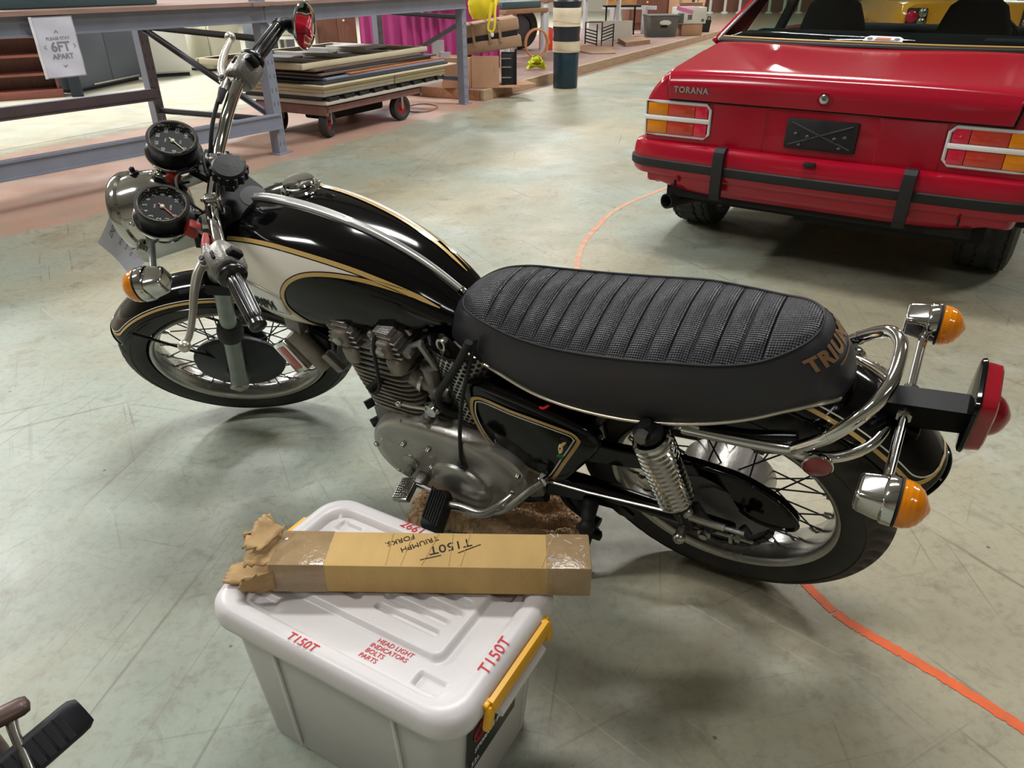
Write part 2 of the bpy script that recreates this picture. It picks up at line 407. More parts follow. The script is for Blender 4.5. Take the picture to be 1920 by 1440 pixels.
    ro = N('ShaderNodeMapRange'); ro.inputs[1].default_value = 0.3; ro.inputs[2].default_value = 0.7; ro.inputs[3].default_value = 0.30; ro.inputs[4].default_value = 0.52
    L(noise(co, 3.0, 7, 0.65), ro.inputs[0]); L(ro.outputs[0], b.inputs['Roughness'])
    b.inputs['Specular IOR Level'].default_value = 0.45
    bp = N('ShaderNodeBump'); bp.inputs['Strength'].default_value = 0.25; bp.inputs['Distance'].default_value = 0.004
    L(noise(co, 14, 8, 0.65), bp.inputs['Height']); L(bp.outputs[0], b.inputs['Normal'])
    return m
FLOOR = floor_material()
X0, X1, Y0, Y1, CH = -16.0, 18.0, -9.0, 31.0, 6.0
fl = struct(obj('floor', MB().box(((X0 + X1) / 2, (Y0 + Y1) / 2, -0.1), (X1 - X0, Y1 - Y0, 0.2)), FLOOR, smooth=0)); fl.location = (0, 0, 0)
struct(obj('ceiling', MB().box(((X0 + X1) / 2, (Y0 + Y1) / 2, CH + 0.1), (X1 - X0, Y1 - Y0, 0.2)), 'ceiling_paint', smooth=0))
for nm, c_, s_ in (('wall_left', (X0 - 0.1, (Y0 + Y1) / 2, CH / 2), (0.2, Y1 - Y0, CH)), ('wall_right', (X1 + 0.1, (Y0 + Y1) / 2, CH / 2), (0.2, Y1 - Y0, CH)),
                   ('wall_back', ((X0 + X1) / 2, Y0 - 0.1, CH / 2), (X1 - X0, 0.2, CH)), ('wall_front', ((X0 + X1) / 2, Y1 + 0.1, CH / 2), (X1 - X0, 0.2, CH))):
    struct(obj(nm, MB().box(c_, s_), 'wall_paint', smooth=0))
# trusses under the roof (seen mirrored in the paint)
for k_, y in enumerate(range(-6, 31, 6)): struct(obj('trim_%d' % (k_ + 1), MB().box(((X0 + X1) / 2, y, CH - 0.12), (X1 - X0, 0.12, 0.22)), 'rack_dark', smooth=0))

# lamps
for i, (x, y, z, ln, wd, yaw, P) in enumerate(LAMPS):
    h = obj('unseen_lamp', MB().box((0, 0, 0.05), (ln + 0.1, wd + 0.1, 0.08), bev=0.01), 'lamp_housing', mx=T(x, y, z, yaw))
    tag(h, 'unseen strip lamp placed under the roof as key or fill light', 'lamp', 'unseen key and fill lamps under the roof')
    obj('hanger', MB().cyl((-ln * 0.35, 0, 0.09), (-ln * 0.35, 0, CH - z), 0.01).cyl((ln * 0.35, 0, 0.09), (ln * 0.35, 0, CH - z), 0.01), 'rack_dark', h)
    la = bpy.data.lights.new('unseen_strip_light', 'AREA'); la.shape = 'RECTANGLE'; la.size = ln; la.size_y = wd; la.energy = P; la.color = LIGHT_TINT
    lo = bpy.data.objects.new('unseen_strip_light', la); COL.objects.link(lo); lo.parent = h; lo.matrix_local = Matrix.Translation((0, 0, 0.0))

# orange floor marking
def painted(pts, wd, par):
    P, _ = spline([Vector((x, y, 0)) for x, y in pts], [0] * len(pts), 22)
    rows = []
    for i, p in enumerate(P):
        t = (P[min(i + 1, len(P) - 1)] - P[max(i - 1, 0)]).normalized(); n_ = Vector((-t.y, t.x, 0))
        j1 = random.uniform(-0.0016, 0.0016) + (random.uniform(-0.004, 0) if random.random() < 0.12 else 0); j2 = random.uniform(-0.0016, 0.0016) + (random.uniform(-0.004, 0) if random.random() < 0.12 else 0)
        rows.append([p + n_ * (wd / 2 + j1), p + n_ * (wd / 2 + j1) + Vector((0, 0, 0.0012)), p - n_ * (wd / 2 + j2) + Vector((0, 0, 0.0012)), p - n_ * (wd / 2 + j2)])
    return obj('painted_line', MB().grid(rows), 'line_orange', par, smooth=0)
mat('line_orange', '#e8642a', 0.5, 0, noise=0.0, nscale=26, col2='#d06030')
painted([(0.655, 1.39), (0.672, 1.33), (0.6935, 1.278), (0.705, 1.245), (0.724, 1.200)], 0.024, fl)
painted([(0.7265, 1.1965), (0.76, 1.15), (0.83, 1.075), (0.90, 0.995), (0.972, 0.901), (1.01, 0.84)], 0.026, fl)
mat('line_faded', '#c98468', 0.55, 0, noise=0.0, nscale=18, col2='#b9a58c')
o_ = painted([(1.10, 5.02), (1.071, 4.987), (0.92, 4.81), (0.745, 4.597), (0.60, 4.36), (0.492, 4.10), (0.40, 3.85), (0.345, 3.605), (0.32, 3.4)], 0.030, fl)
o_.data.materials.clear(); o_.data.materials.append(MATS['line_faded'])

# ------------------------------------------------------------------ racking
D2 = Vector((0.4709, 0.8822, 0)); N2 = Vector((-0.8822, 0.4709, 0)); DL = Vector((-0.5822, -0.8130, 0)); NL = Vector((-0.8130, 0.5822, 0))
PA = Vector((-1.836, 6.117, 0)); PB = Vector((-0.483, 8.651, 0)); QA = Vector((-3.05, 6.77, 0)); QB = Vector((-1.455, 9.17, 0))
PC = PA + DL * 2.9; QC = QA + DL * 2.9
rack = thing('storage_rack', 'grey steel racking with deep beams and plywood decks, behind the handlebars', 'rack')
def upright(p, along, back, h=2.0):
    ex, ey = along.normalized(), back.normalized()
    m = MB(); w_, dp, t = 0.085, 0.075, 0.006
    m.box((0, 0, h / 2), (w_, t, h)).box((-w_ / 2, dp / 2, h / 2), (t, dp, h)).box((w_ / 2, dp / 2, h / 2), (t, dp, h)).box((0, 0.03, 0.004), (0.15, 0.12, 0.008))
    u = obj('upright', m, 'rack_grey', rack, mx=basis(p, ex, ey, (0, 0, 1)), smooth=0)
    hl = MB()
    for k in range(int(h / 0.1)):
        for x in (-0.022, 0.022): hl.box((x, -t / 2, 0.08 + k * 0.1), (0.009, 0.002, 0.03))
    obj('slot', hl, 'rack_dark', u, smooth=0, kind='stuff')
for p, a, b_ in ((PA, D2, N2), (PB, D2, N2), (QA, D2, N2), (QB, D2, N2), (PC, -DL, NL), (QC, -DL, NL)): upright(p, a, b_)
def beam(a, b_, z, h, t=0.05, nm='beam', m='rack_grey', off=None):
    a = Vector(a); b_ = Vector(b_); d = (b_ - a); ln = d.length; d.normalize(); n_ = Vector((-d.y, d.x, 0))
    o = (a + b_) / 2 + Vector((0, 0, z + h / 2)) + (off or Vector())
    mm = MB().box((0, 0, 0), (ln, t, h), bev=0.004, seg=1).box((0, -t / 2 - 0.004, -h / 2 + 0.008), (ln, 0.012, 0.014)).box((0, -t / 2 - 0.004, h / 2 - 0.008), (ln, 0.012, 0.014))
    return obj(nm, mm, m, rack, mx=basis(o, d, n_, (0, 0, 1)), smooth=0)
beam(PC, PA, 0.955, 0.12); beam(PA, PB, 0.945, 0.12); beam(QC, QA, 0.955, 0.12); beam(QA, QB, 0.945, 0.12)
beam(PC, PA, 0.195, 0.115); beam(QC, QA, 0.325, 0.095)
beam(PB, PB + D2 * 0.02 + N2 * 0.0 + D2 * 2.9, 0.945, 0.12) if False else None
def brace(a, za, b_, zb, r=0.02, m='rack_grey'):
    a = Vector((a.x, a.y, za)); b_ = Vector((b_.x, b_.y, zb)); d = b_ - a; ln = d.length; M = frame((a + b_) / 2, d, (0, 0, 1))
    mm = MB().box((0, 0, 0), (r * 2, 0.004, ln)).box((r, r * 0.7, 0), (0.004, r * 1.4, ln)).box((-r, r * 0.7, 0), (0.004, r * 1.4, ln))
    obj('brace', mm, m, rack, mx=M, smooth=0)
brace(QA, 0.90, PA, 0.84, m='rack_dark'); brace(QA, 0.90, PA, 0.26); brace(QA, 0.24, PA, 0.26, m='rack_dark')
brace(QB, 0.90, PB, 0.86); brace(PB, 0.83, QB, 0.30); brace(QB, 0.26, PB, 0.26)
for a, b_, q, ex in ((PC, PA, QC, 0), (PA, PB, QA, 0)):
    d = (b_ - a).normalized(); n_ = Vector((-d.y, d.x, 0)); c_ = (a + b_) / 2 + n_ * 0.6
    obj('deck', MB().box((0, 0, 0), ((b_ - a).length + (0.3 if a is PA else 0.1), 1.36, 0.025)), 'ply', rack, mx=basis(c_ + Vector((0, 0, 1.08 if a is PC else 1.078)), d, n_, (0, 0, 1)), smooth=0)
# things lying on the decks
cs = thing('case', 'dark teal flat case lying on the left rack deck', 'case', mx=T(-2.85, 5.35, 1.0935, 0.95))
obj('body', MB().box((0, 0, 0.055), (1.0, 0.42, 0.11), bev=0.012), 'crate_green', cs)
obj('lid', MB().box((0, 0, 0.125), (1.02, 0.44, 0.03), bev=0.01), 'dark_box', cs)
for x in (-0.3, 0.3): obj('latch', MB().box((x, -0.225, 0.10), (0.06, 0.012, 0.05), bev=0.003), 'chrome', cs)
bp_ = obj('plastic_sheet', MB().grid([[(x * 0.12 - 0.3, y * 0.1 - 0.2, 0.012 + 0.012 * math.sin(x * 2.1 + y) + 0.01 * math.cos(y * 2.7)) for y in range(5)] for x in range(6)]), 'tag_white', mx=T(-3.42, 4.42, 1.116, 0.95))
tag(bp_, 'crumpled pale plastic sheet on the rack deck left of the teal case', 'plastic sheet')
md = bp_.modifiers.new('thick', 'SOLIDIFY'); md.thickness = 0.003

# sign in a plastic sleeve hanging on the front beam
s0 = Vector((-2.757, 4.727, 1.054)); s1 = Vector((-2.627, 4.909, 1.054)); s1 = s0 + (s1 - s0).normalized() * 0.225
sx_ = (s1 - s0).normalized(); wS = 0.225; hS = 0.318; nS = Vector((sx_.y, -sx_.x, 0))
sd = Vector((0, 0, -1)); sgM = basis(s0 + nS * 0.012, sx_, nS.cross(sx_) * 1.0 if False else Vector((0, 0, 1)), nS)
# local: x right, y up, z out of the page
sign = thing('sign', 'white paper distancing sign in a clear sleeve taped to the rack beam', 'sign', mx=sgM)
def curl(x, y): return 0.004 + 0.010 * (y / -hS) ** 2 * math.sin(x / wS * PI) + 0.002 * math.sin(y * 40 + x * 20)
rows = [[(wS * i / 12, -hS * j / 14, curl(wS * i / 12, -hS * j / 14)) for i in range(13)] for j in range(15)]
sh = obj('sheet', MB().grid(rows, flip=True), 'paper', sign)
mat('sleeve', '#f2f4fa', 0.12, 0, alpha=0.25, coat=0.4, bump=0.5, bscale=26)
obj('sleeve', MB().grid([[(wS * (i / 12 * 1.09 - 0.07), 0.006 - (hS + 0.012) * j / 14, curl(wS * i / 12, -hS * j / 14) + 0.003) for i in range(13)] for j in range(15)], flip=True), 'sleeve', sign)
obj('perforated_edge', MB().grid([[(wS * (-0.085 + 0.075 * i), 0.006 - (hS + 0.012) * j / 14, curl(0.0, -hS * j / 14) + 0.002) for i in range(2)] for j in range(15)], flip=True), 'tag_white', sign)
def onsign(x, y, z): return (x, y, curl(x, y) + 0.0012 + z)
def signtext(body, cx, cy, size, bold=0.0):
    obj('lettering', text_mesh(body, size, 0.0002, lambda x, y, z: onsign(x + cx, y + cy, z), bold=bold), 'ink', sign, smooth=0)
signtext('PLEASE STAY', 0.115, -0.112, 0.024, 0.0006); signtext('6FT', 0.117, -0.158, 0.072, 0.0024); signtext('APART', 0.117, -0.210, 0.040, 0.0012)
signtext('STAY SAFE. KEEP DISTANCE', 0.12, -0.043, 0.011, 0.0002) if False else None
def chev(cx, cy, ang, s=0.011):
    m = MB(); c_, s_ = math.cos(ang), math.sin(ang)
    for k in (1, -1):
        P = [(-s, 0.6 * s * -1), (0, 0.6 * s)] if k > 0 else [(0, 0.6 * s), (s, -0.6 * s)]
        P = [(cx + x * c_ - y * s_, cy + x * s_ + y * c_) for x, y in P]
        m.tube([onsign(x, y, 0.0004) for x, y in P], 0.0016, n=5)
    obj('arrow', m, 'ink', sign)
chev(0.115, -0.075, 0); chev(0.115, -0.262, PI); chev(0.03, -0.155, PI / 2); chev(0.203, -0.155, -PI / 2)

# ------------------------------------------------------------------ cabinets and furniture behind the rack
def bookshelf():
    a = Vector((-6.30, 8.84, 0)); b_ = Vector((-5.37, 9.40, 0)); d = (b_ - a).normalized(); n_ = Vector((-d.y, d.x, 0)); L_ = (b_ - a).length
    t = thing('bookshelf', 'red-brown wooden bookshelf standing left of the dark cabinet', 'bookshelf', mx=basis(a, d, n_, (0, 0, 1)))
    obj('plinth', MB().box((L_ / 2, 0.14, 0.045), (L_ + 0.06, 0.34, 0.09), bev=0.006), 'redwood', t)
    for x in (0.012, L_ - 0.012): obj('side_panel', MB().box((x, 0.16, 0.45), (0.024, 0.28, 0.72)), 'redwood', t)
    for z in (0.26, 0.46, 0.66, 0.80): obj('shelf', MB().box((L_ / 2, 0.155, z), (L_ - 0.048, 0.29, 0.028)), 'redwood', t)
    obj('back_panel', MB().box((L_ / 2, 0.305, 0.45), (L_, 0.012, 0.72)), 'brownwood', t)
bookshelf()
def cabinet(nm, label, a, b_, dep, h, m, doors=2, gap='rack_dark', foot=0.05, rail=False):
    a, b_ = Vector(a), Vector(b_); d = (b_ - a).normalized(); n_ = Vector((-d.y, d.x, 0)); L_ = (b_ - a).length
    t = thing(nm, label, 'cabinet', mx=basis(a, d, n_, (0, 0, 1)))
    obj('body', MB().box((L_ / 2, dep / 2, foot + (h - foot) / 2), (L_, dep, h - foot), bev=0.006), m, t)
    for k in range(doors):
        w_ = L_ / doors
        dr = obj('door', MB().box((w_ * (k + 0.5), -0.011, foot + (h - foot) / 2 + 0.005), (w_ - 0.008, 0.022, h - foot - 0.03), bev=0.004), m, t)
        obj('handle', MB().box((w_ * (k + (0.9 if k % 2 == 0 else 0.1)), -0.03, h - 0.12), (0.015, 0.02, 0.10), bev=0.004), 'dull_chrome', dr)
    obj('base', MB().box((L_ / 2, dep / 2 + 0.02, foot / 2), (L_ - 0.06, dep - 0.06, foot)), 'dark_box', t)
    if rail: obj('rail', MB().box((L_ * 0.55, -0.028, 0.075), (L_ * 0.72, 0.02, 0.018)), 'dull_chrome', t)
    return t
cabinet('cabinet', 'dark grey two-door cabinet beside the red-brown bookshelf', (-5.31, 9.70, 0), (-5.10, 11.03, 0), 0.5, 0.82, 'dark_cabinet', 2, foot=0.04, rail=True)
obj('crate', MB().box((0, 0, 0.20), (0.13, 0.16, 0.40), bev=0.01), 'dark_box', mx=T(-5.21, 9.46, 0.0, 0.5))
tag(bpy.data.objects['crate'], 'dark navy box wedged between bookshelf and dark grey cabinet', 'box')
cabinet('cabinet', 'low white enamel cabinet on dark feet, right of the dark grey cabinet', (-5.10, 11.15, 0), (-4.575, 11.46, 0), 0.5, 0.86, 'white_enamel', 1, foot=0.05)
fr = thing('fridge', 'cream upright fridge with rounded edges, right of the white cabinet', 'fridge', mx=basis((-4.44, 11.92, 0.0), Vector((0.42, 0.9, 0)).normalized(), Vector((-0.9, 0.42, 0)).normalized(), (0, 0, 1)))
obj('body', MB().box((0.31, 0.31, 0.48), (0.60, 0.60, 0.90), bev=0.03), 'cream_enamel', fr)
obj('door', MB().box((0.31, -0.025, 0.50), (0.60, 0.045, 0.84), bev=0.015), 'cream_enamel', fr)
obj('base', MB().box((0.31, 0.30, 0.03), (0.5, 0.5, 0.06)), 'dark_box', fr)
gp = thing('locker', 'mid grey metal locker right of the cream fridge', 'locker', mx=basis((-3.95, 13.0, 0), Vector((0.6, 0.8, 0)), Vector((-0.8, 0.6, 0)), (0, 0, 1)))
obj('body', MB().box((0.3, 0.25, 0.6), (0.6, 0.5, 1.2), bev=0.006), 'grey_panel', gp)
for k in (0, 1): obj('door', MB().box((0.15 + 0.3 * k, -0.01, 0.6), (0.29, 0.02, 1.14), bev=0.003), 'grey_panel', gp)
wr = thing('wardrobe', 'brown wooden wardrobe with a white knob behind the panel stack', 'wardrobe', mx=basis((-3.05, 13.0, 0), Vector((0.94, 0.34, 0)).normalized(), Vector((-0.34, 0.94, 0)).normalized(), (0, 0, 1)))
obj('body', MB().box((0.3, 0.28, 0.7), (0.62, 0.5, 1.4), bev=0.006), 'brownwood', wr)
for k in (0, 1):
    dd = obj('door', MB().box((0.15 + 0.3 * k, 0.01, 0.72), (0.295, 0.025, 1.3), bev=0.004), 'brownwood', wr)
    if k: obj('knob', MB().sphere((0.41, -0.02, 0.62), 0.02), 'white_enamel', dd)
st = thing('pot', 'grey metal pot with a pale lid behind the round mirror', 'pot', mx=T(-3.45, 12.7, 0.0))
obj('stool', MB().lathe([(0.0, 0.40), (0.3, 0.40), (0.3, 0.44), (0.0, 0.44)], n=20).cyl((0.2, 0, 0), (0.2, 0, 0.4), 0.02).cyl((-0.12, 0.17, 0), (-0.12, 0.17, 0.4), 0.02).cyl((-0.12, -0.17, 0), (-0.12, -0.17, 0.4), 0.02), 'white_enamel', st)
obj('body', MB().lathe([(0.0, 0.44), (0.26, 0.44), (0.28, 0.47), (0.28, 0.66), (0.30, 0.67)], n=28), 'dull_chrome', st)
obj('lid', MB().lathe([(0.31, 0.67), (0.31, 0.69), (0.2, 0.72), (0.0, 0.73)], n=28), 'white_enamel', st)

# ------------------------------------------------------------------ trolley and the panels stacked on it
EX = Vector((0.485, 0.8745, 0)); EY = Vector((-0.8745, 0.485, 0)); DO = Vector((-1.575, 6.66, 0)); DM = basis(DO, EX, EY, (0, 0, 1))
dol = thing('trolley', 'low flat trolley on four red-hubbed wheels under the panel stack', 'trolley', mx=DM)
obj('platform', MB().box((0.70, 0.42, 0.272), (1.40, 0.80, 0.03)), 'panel_brown', dol)
obj('frame', MB().box((0.70, 0.015, 0.245), (1.42, 0.03, 0.05)).box((0.70, 0.825, 0.245), (1.42, 0.03, 0.05)).box((0.01, 0.42, 0.235), (0.03, 0.84, 0.075)).box((1.40, 0.42, 0.235), (0.03, 0.84, 0.075)), 'dolly_rust', dol)
obj('tray', MB().box((0.70, 0.40, 0.16), (0.80, 0.30, 0.12), bev=0.02), 'under_black', dol)
for i, (x, y) in enumerate(((0.10, 0.10), (1.10, 0.05), (0.15, 0.72), (1.15, 0.70))):
    wm = MB().lathe([(0.06, -0.026), (0.085, -0.040), (0.112, -0.036), (0.120, 0.0), (0.112, 0.036), (0.085, 0.040), (0.06, 0.026)], n=28, o=(0, 0, 0.120), ax=(0, 1, 0))
    cst = obj('caster', wm, 'tyre', dol, mx=T(x, y, 0, 0.35 if i != 1 else -0.1))
    obj('hub', MB().lathe([(0.0, -0.03), (0.02, -0.03), (0.025, -0.018), (0.062, -0.022), (0.062, 0.022), (0.025, 0.024), (0.02, 0.034), (0.0, 0.034)], n=20, o=(0, 0, 0.120), ax=(0, 1, 0)), 'wheel_red', cst)
    obj('fork', MB().box((-0.01, -0.046, 0.170), (0.03, 0.005, 0.115)).box((-0.01, 0.046, 0.170), (0.03, 0.005, 0.115)).box((-0.01, 0, 0.226), (0.06, 0.08, 0.008)), 'dull_chrome', cst)
def panel(nm, label, x0, y0, lx, ly, z0, th, m, tilt=0.0, cat='panel', lip=None):
    o = obj(nm, MB().box((lx / 2, ly / 2, th / 2), (lx, ly, th), bev=min(0.006, th * 0.3)), m, mx=DM @ T(x0, y0, z0, tilt))
    tag(o, label, cat); return o
cl_ = MB()
for k in range(9):
    x = 0.06 + k * 0.21
    cl_.lathe([(0.0, -0.03), (0.022, -0.03), (0.014, 0.0), (0.013, 0.06), (0.022, 0.09), (0.0, 0.09)], n=12, o=(x, -0.03, 0.335), ax=(1, 0, 0.03))
z = 0.287
panel('panel', 'white moulded panel at the bottom of the trolley stack', -0.02, -0.03, 1.78, 1.10, z, 0.028, 'panel_white'); z += 0.028
hb = obj('roller_bar', MB().box((0.88, 0.5, 0.0195), (1.74, 0.9, 0.039)), 'panel_dark', mx=DM @ T(0, 0, z + 0.0005)); tag(hb, 'black roller strip sandwiched low in the trolley stack', 'rollers')
for k in range(9):
    obj('roller', MB().lathe([(0.0, -0.05), (0.0185, -0.05), (0.0190, -0.02), (0.012, 0.0), (0.012, 0.06), (0.018, 0.08), (0.0, 0.08)], n=12, o=(0.06 + k * 0.205, -0.02, 0.0195), ax=(1, 0, 0)), 'crate_black', hb)
z += 0.04
for k in range(3):
    panel('panel', ('cream panel lying %s on the left half of the trolley stack' % ('on the black rollers', 'second above the black rollers', 'third above the black rollers')[k]), -0.03, -0.02 - 0.004 * k, 0.98, 1.10, z + k * 0.029, 0.028, 'panel_white' if k == 0 else 'panel_cream')
    panel('panel', ('cream panel lying %s on the right half of the trolley stack' % ('on the black rollers', 'second above the black rollers', 'third above the black rollers')[k]), 0.965, -0.02 - 0.004 * k, 0.85, 1.10, z + k * 0.029, 0.028, 'panel_cream')
z += 3 * 0.029
panel('board', 'yellowish thin board overhanging the right end of the stack', -0.10, -0.09, 2.04, 1.15, z, 0.012, 'panel_cream', cat='board'); z += 0.013
panel('board', 'black board on top of the yellowish one', -0.06, -0.05, 1.9, 1.12, z, 0.022, 'panel_dark', cat='board'); z += 0.023
panel('board', 'grey-blue weathered board above the black board', 0.02, -0.02, 1.78, 1.1, z, 0.022, 'rack_grey', tilt=-0.01, cat='board'); z += 0.023
panel('board', 'orange-edged chipboard midway up the stack', 0.32, -0.03, 1.5, 1.1, z, 0.014, 'panel_orange', tilt=0.012, cat='board'); z += 0.015
panel('board', 'brown rough board above the orange chipboard', -0.02, 0.0, 1.68, 1.1, z, 0.02, 'panel_brown', tilt=0.02, cat='board'); z += 0.021
panel('board', 'dark thin board under the framed panel', 0.06, 0.03, 1.66, 1.05, z, 0.016, 'panel_dark', tilt=-0.015, cat='board'); z += 0.017
panel('board', 'grey-brown board directly under the framed panel', -0.06, 0.02, 1.6, 1.1, z, 0.02, 'panel_brown', tilt=0.03, cat='board'); z += 0.021
tp = thing('framed_panel', 'cream-edged framed panel with dark cut-outs topping the stack', 'panel', mx=DM @ T(-0.16, 0.06, z, 0.02))
obj('tray', MB().box((0.92, 0.62, 0.006), (1.80, 1.2, 0.012)), 'panel_dark', tp)
for c_, s_ in (((0.93, 0.02, 0.024), (1.86, 0.04, 0.048)), ((0.93, 1.22, 0.024), (1.86, 0.04, 0.048)), ((0.02, 0.62, 0.024), (0.04, 1.16, 0.048)), ((1.84, 0.62, 0.024), (0.04, 1.16, 0.048))):
    obj('frame_bar', MB().box(c_, s_, bev=0.01), 'panel_cream', tp)
for x, s_ in ((0.45, 0.28), (0.95, 0.3), (1.42, 0.25)): obj('crosspiece', MB().box((x, 0.62, 0.02), (0.06, 1.15, 0.03)).box((x + 0.15, 0.62, 0.018), (s_, 0.07, 0.02), rot=(0, 0, 0.5)), 'panel_white', tp)
obj('slat_grille', MB().box((1.60, 0.7, 0.045), (0.36, 0.5, 0.02)), 'panel_white', tp)
hs = obj('cord', MB().tube([(-0.95 + 0.16 * math.cos(a) * (1 + 0.1 * math.sin(3 * a)), 8.35 + 0.28 * math.sin(a), 0.008) for a in [i * 0.45 for i in range(22)]], 0.006, n=6, sub=3), 'panel_orange')
tag(hs, 'thin orange-brown cord lying on the floor behind the trolley', 'cord')

# ------------------------------------------------------------------ timber platform and the goods on it
PO = Vector((-0.30, 8.85, 0)); PM = basis(PO, D2, N2, (0, 0, 1))
plat = thing('timber_platform', 'low timber platform with plank edges running back along the wall', 'platform', mx=PM)
for k in range(6):
    obj('deck_board', MB().box((1.05 + 2.1 * k, 1.65, 0.105), (2.09, 3.2, 0.018)), 'ply', plat, smooth=0)
xs = [0, 2.6, 5.2, 7.6, 10.2, 12.6]
for k in range(5): obj('edge_plank', MB().box(((xs[k] + xs[k + 1]) / 2, 0.024, 0.058), (xs[k + 1] - xs[k] - 0.006, 0.048, 0.114), bev=0.004, seg=1), 'timber_pale', plat, smooth=0)
for k in range(2): obj('end_plank', MB().box((0.024, 0.55 + 1.0 * k, 0.056), (0.046, 0.99, 0.11), bev=0.004, seg=1), 'timber', plat, smooth=0)
obj('edge_ledger', MB().box((6.3, 0.075, 0.109), (12.5, 0.05, 0.009)), 'timber_pale', plat, smooth=0)
ZP = 0.1145
def Pm(x, y, z, rz=0.0): return PM @ T(x, y, z, rz)
# magenta draped table
mt = thing('draped_table', 'table hung to the deck with a gathered magenta cloth', 'table', mx=basis((-1.98, 11.0, ZP), Vector((1, 0.05, 0)).normalized(), Vector((-0.05, 1, 0)).normalized(), (0, 0, 1)))
obj('tabletop', MB().box((0.9, 0.38, 0.83), (1.85, 0.75, 0.03)), 'timber', mt)
for x in (0.05, 1.75):
    for y in (0.06, 0.7): obj('leg', MB().box((x, y, 0.41), (0.05, 0.05, 0.82)), 'white_paint', mt)
def dr(i, j):
    x = -0.04 + 1.88 * i / 140; zz = 0.85 - 0.83 * j / 14; a = 0.02 + 0.05 * (j / 14)
    return (x, -0.05 - a * (math.sin(x * 48 + 1.3 * math.sin(x * 7)) * 0.5 + 0.4 * math.sin(x * 23)) - 0.03 * j / 14, zz)
obj('cloth', MB().grid([[dr(i, j) for i in range(141)] for j in range(15)]).grid([[(-0.04 + 1.88 * i / 10, -0.04 + 0.8 * j / 4, 0.852) for i in range(11)] for j in range(5)]), 'magenta', mt, smooth=80)
db = obj('bundle', MB().sphere((0, 0, 0.05), 0.2, sc=(1.6, 0.9, 0.3)), 'dark_box', mx=T(-0.93, 10.9, 0.975)); tag(db, 'dark flat bundle on the magenta draped table', 'bundle')
# carton beside the post
ct = thing('carton', 'open tan carton lying on its side at the platform corner', 'box', mx=basis((-0.78, 9.02, ZP + 0.003), Vector((1, 0.02, 0)).normalized(), Vector((-0.02, 1, 0)).normalized(), (0, 0, 1)))
obj('side_panel', MB().box((0.17, 0.17, 0.16), (0.34, 0.34, 0.32), bev=0.004), 'cardboard_far', ct)
obj('front_panel', MB().box((0.36 + 0.14, 0.0, 0.168), (0.31, 0.012, 0.335)), 'cardboard_far', ct)
obj('bottom_panel', MB().box((0.62, 0.2, 0.004), (0.55, 0.4, 0.008)), 'cardboard_far', ct)
obj('flap', MB().add([(0.65, 0.0, 0.012), (0.655, 0.0, 0.0), (1.08, 0.10, 0.02), (1.08, 0.10, 0.03), (0.67, 0.40, 0.012), (0.67, 0.40, 0.0), (0.98, 0.40, 0.03), (0.98, 0.40, 0.02)], [(0, 3, 6, 4), (1, 5, 7, 2), (0, 1, 2, 3), (3, 2, 7, 6), (6, 7, 5, 4), (4, 5, 1, 0)]), 'cardboard_far', ct)
obj('lettering', text_mesh('FRAGILE' if False else '- - - - -', 0.03, 0.0005, lambda x, y, z: (0.60 - y, -0.0072 - z, 0.19 + x)), 'dark_box', ct, smooth=0)
tl = obj('label_sticker', MB().box((0.28, -0.001, 0.05), (0.05, 0.002, 0.07)), 'tag_white', ct)
bk = thing('amplifier', 'black boxy unit with grey rails standing in the open carton', 'appliance', mx=T(-0.02, 9.18, ZP + 0.0125, 0.0))
obj('body', MB().box((0.0, 0.06, 0.17), (0.16, 0.22, 0.34), bev=0.006), 'crate_black', bk)
for zz in (0.09, 0.20, 0.29): obj('rail', MB().box((-0.02, -0.055, zz), (0.11, 0.012, 0.014)), 'dull_chrome', bk)
obj('post', MB().box((0.086, 0.0, 0.19), (0.022, 0.13, 0.38)), 'under_black', bk)
pc = thing('parcel', 'large flat parcel in brown paper on top of the tan carton', 'parcel', mx=T(-0.50, 9.10, ZP + 0.33, 0.03))
pc.matrix_world = basis((-0.50, 9.10, ZP + 0.335), Vector((0.985, 0.1, 0.14)).normalized(), Vector((-0.1, 0.99, 0)).normalized(), Vector((-0.14, 0, 0.985)).normalized())
obj('bottom_tray', MB().box((0.32, 0.3, 0.06), (0.66, 0.6, 0.12), bev=0.012), 'cardboard_brown', pc)
obj('contents', MB().box((0.32, 0.3, 0.15), (0.60, 0.56, 0.07), bev=0.006), 'crate_black', pc)
obj('top_wrap', MB().box((0.32, 0.3, 0.24), (0.65, 0.6, 0.13), bev=0.02), 'cardboard_brown', pc)
for x in (0.12, 0.30, 0.42): obj('tape_strip', MB().box((x, -0.004, 0.18), (0.03, 0.006, 0.20)).box((x, 0.3, 0.306), (0.03, 0.6, 0.004)), 'tape', pc)
obj('tag', MB().sphere((0.33, -0.012, 0.17), 0.02, sc=(1, 0.2, 1.3)), 'tag_white', pc)
wb = obj('leaflet', MB().box((0.0, 0, 0.09), (0.13, 0.012, 0.18)).box((0.08, -0.01, 0.03), (0.11, 0.012, 0.06)), ['tag_white'], mx=T(-0.80, 9.0, ZP + 0.326)); tag(wb, 'white printed leaflet propped on the tan carton left of the post', 'leaflet')
yb = thing('plastic_bag', 'crumpled yellow plastic bag draped over the brown parcel', 'bag', mx=T(-0.29, 9.12, 0.79))
rb = random.Random(3)
rows = []
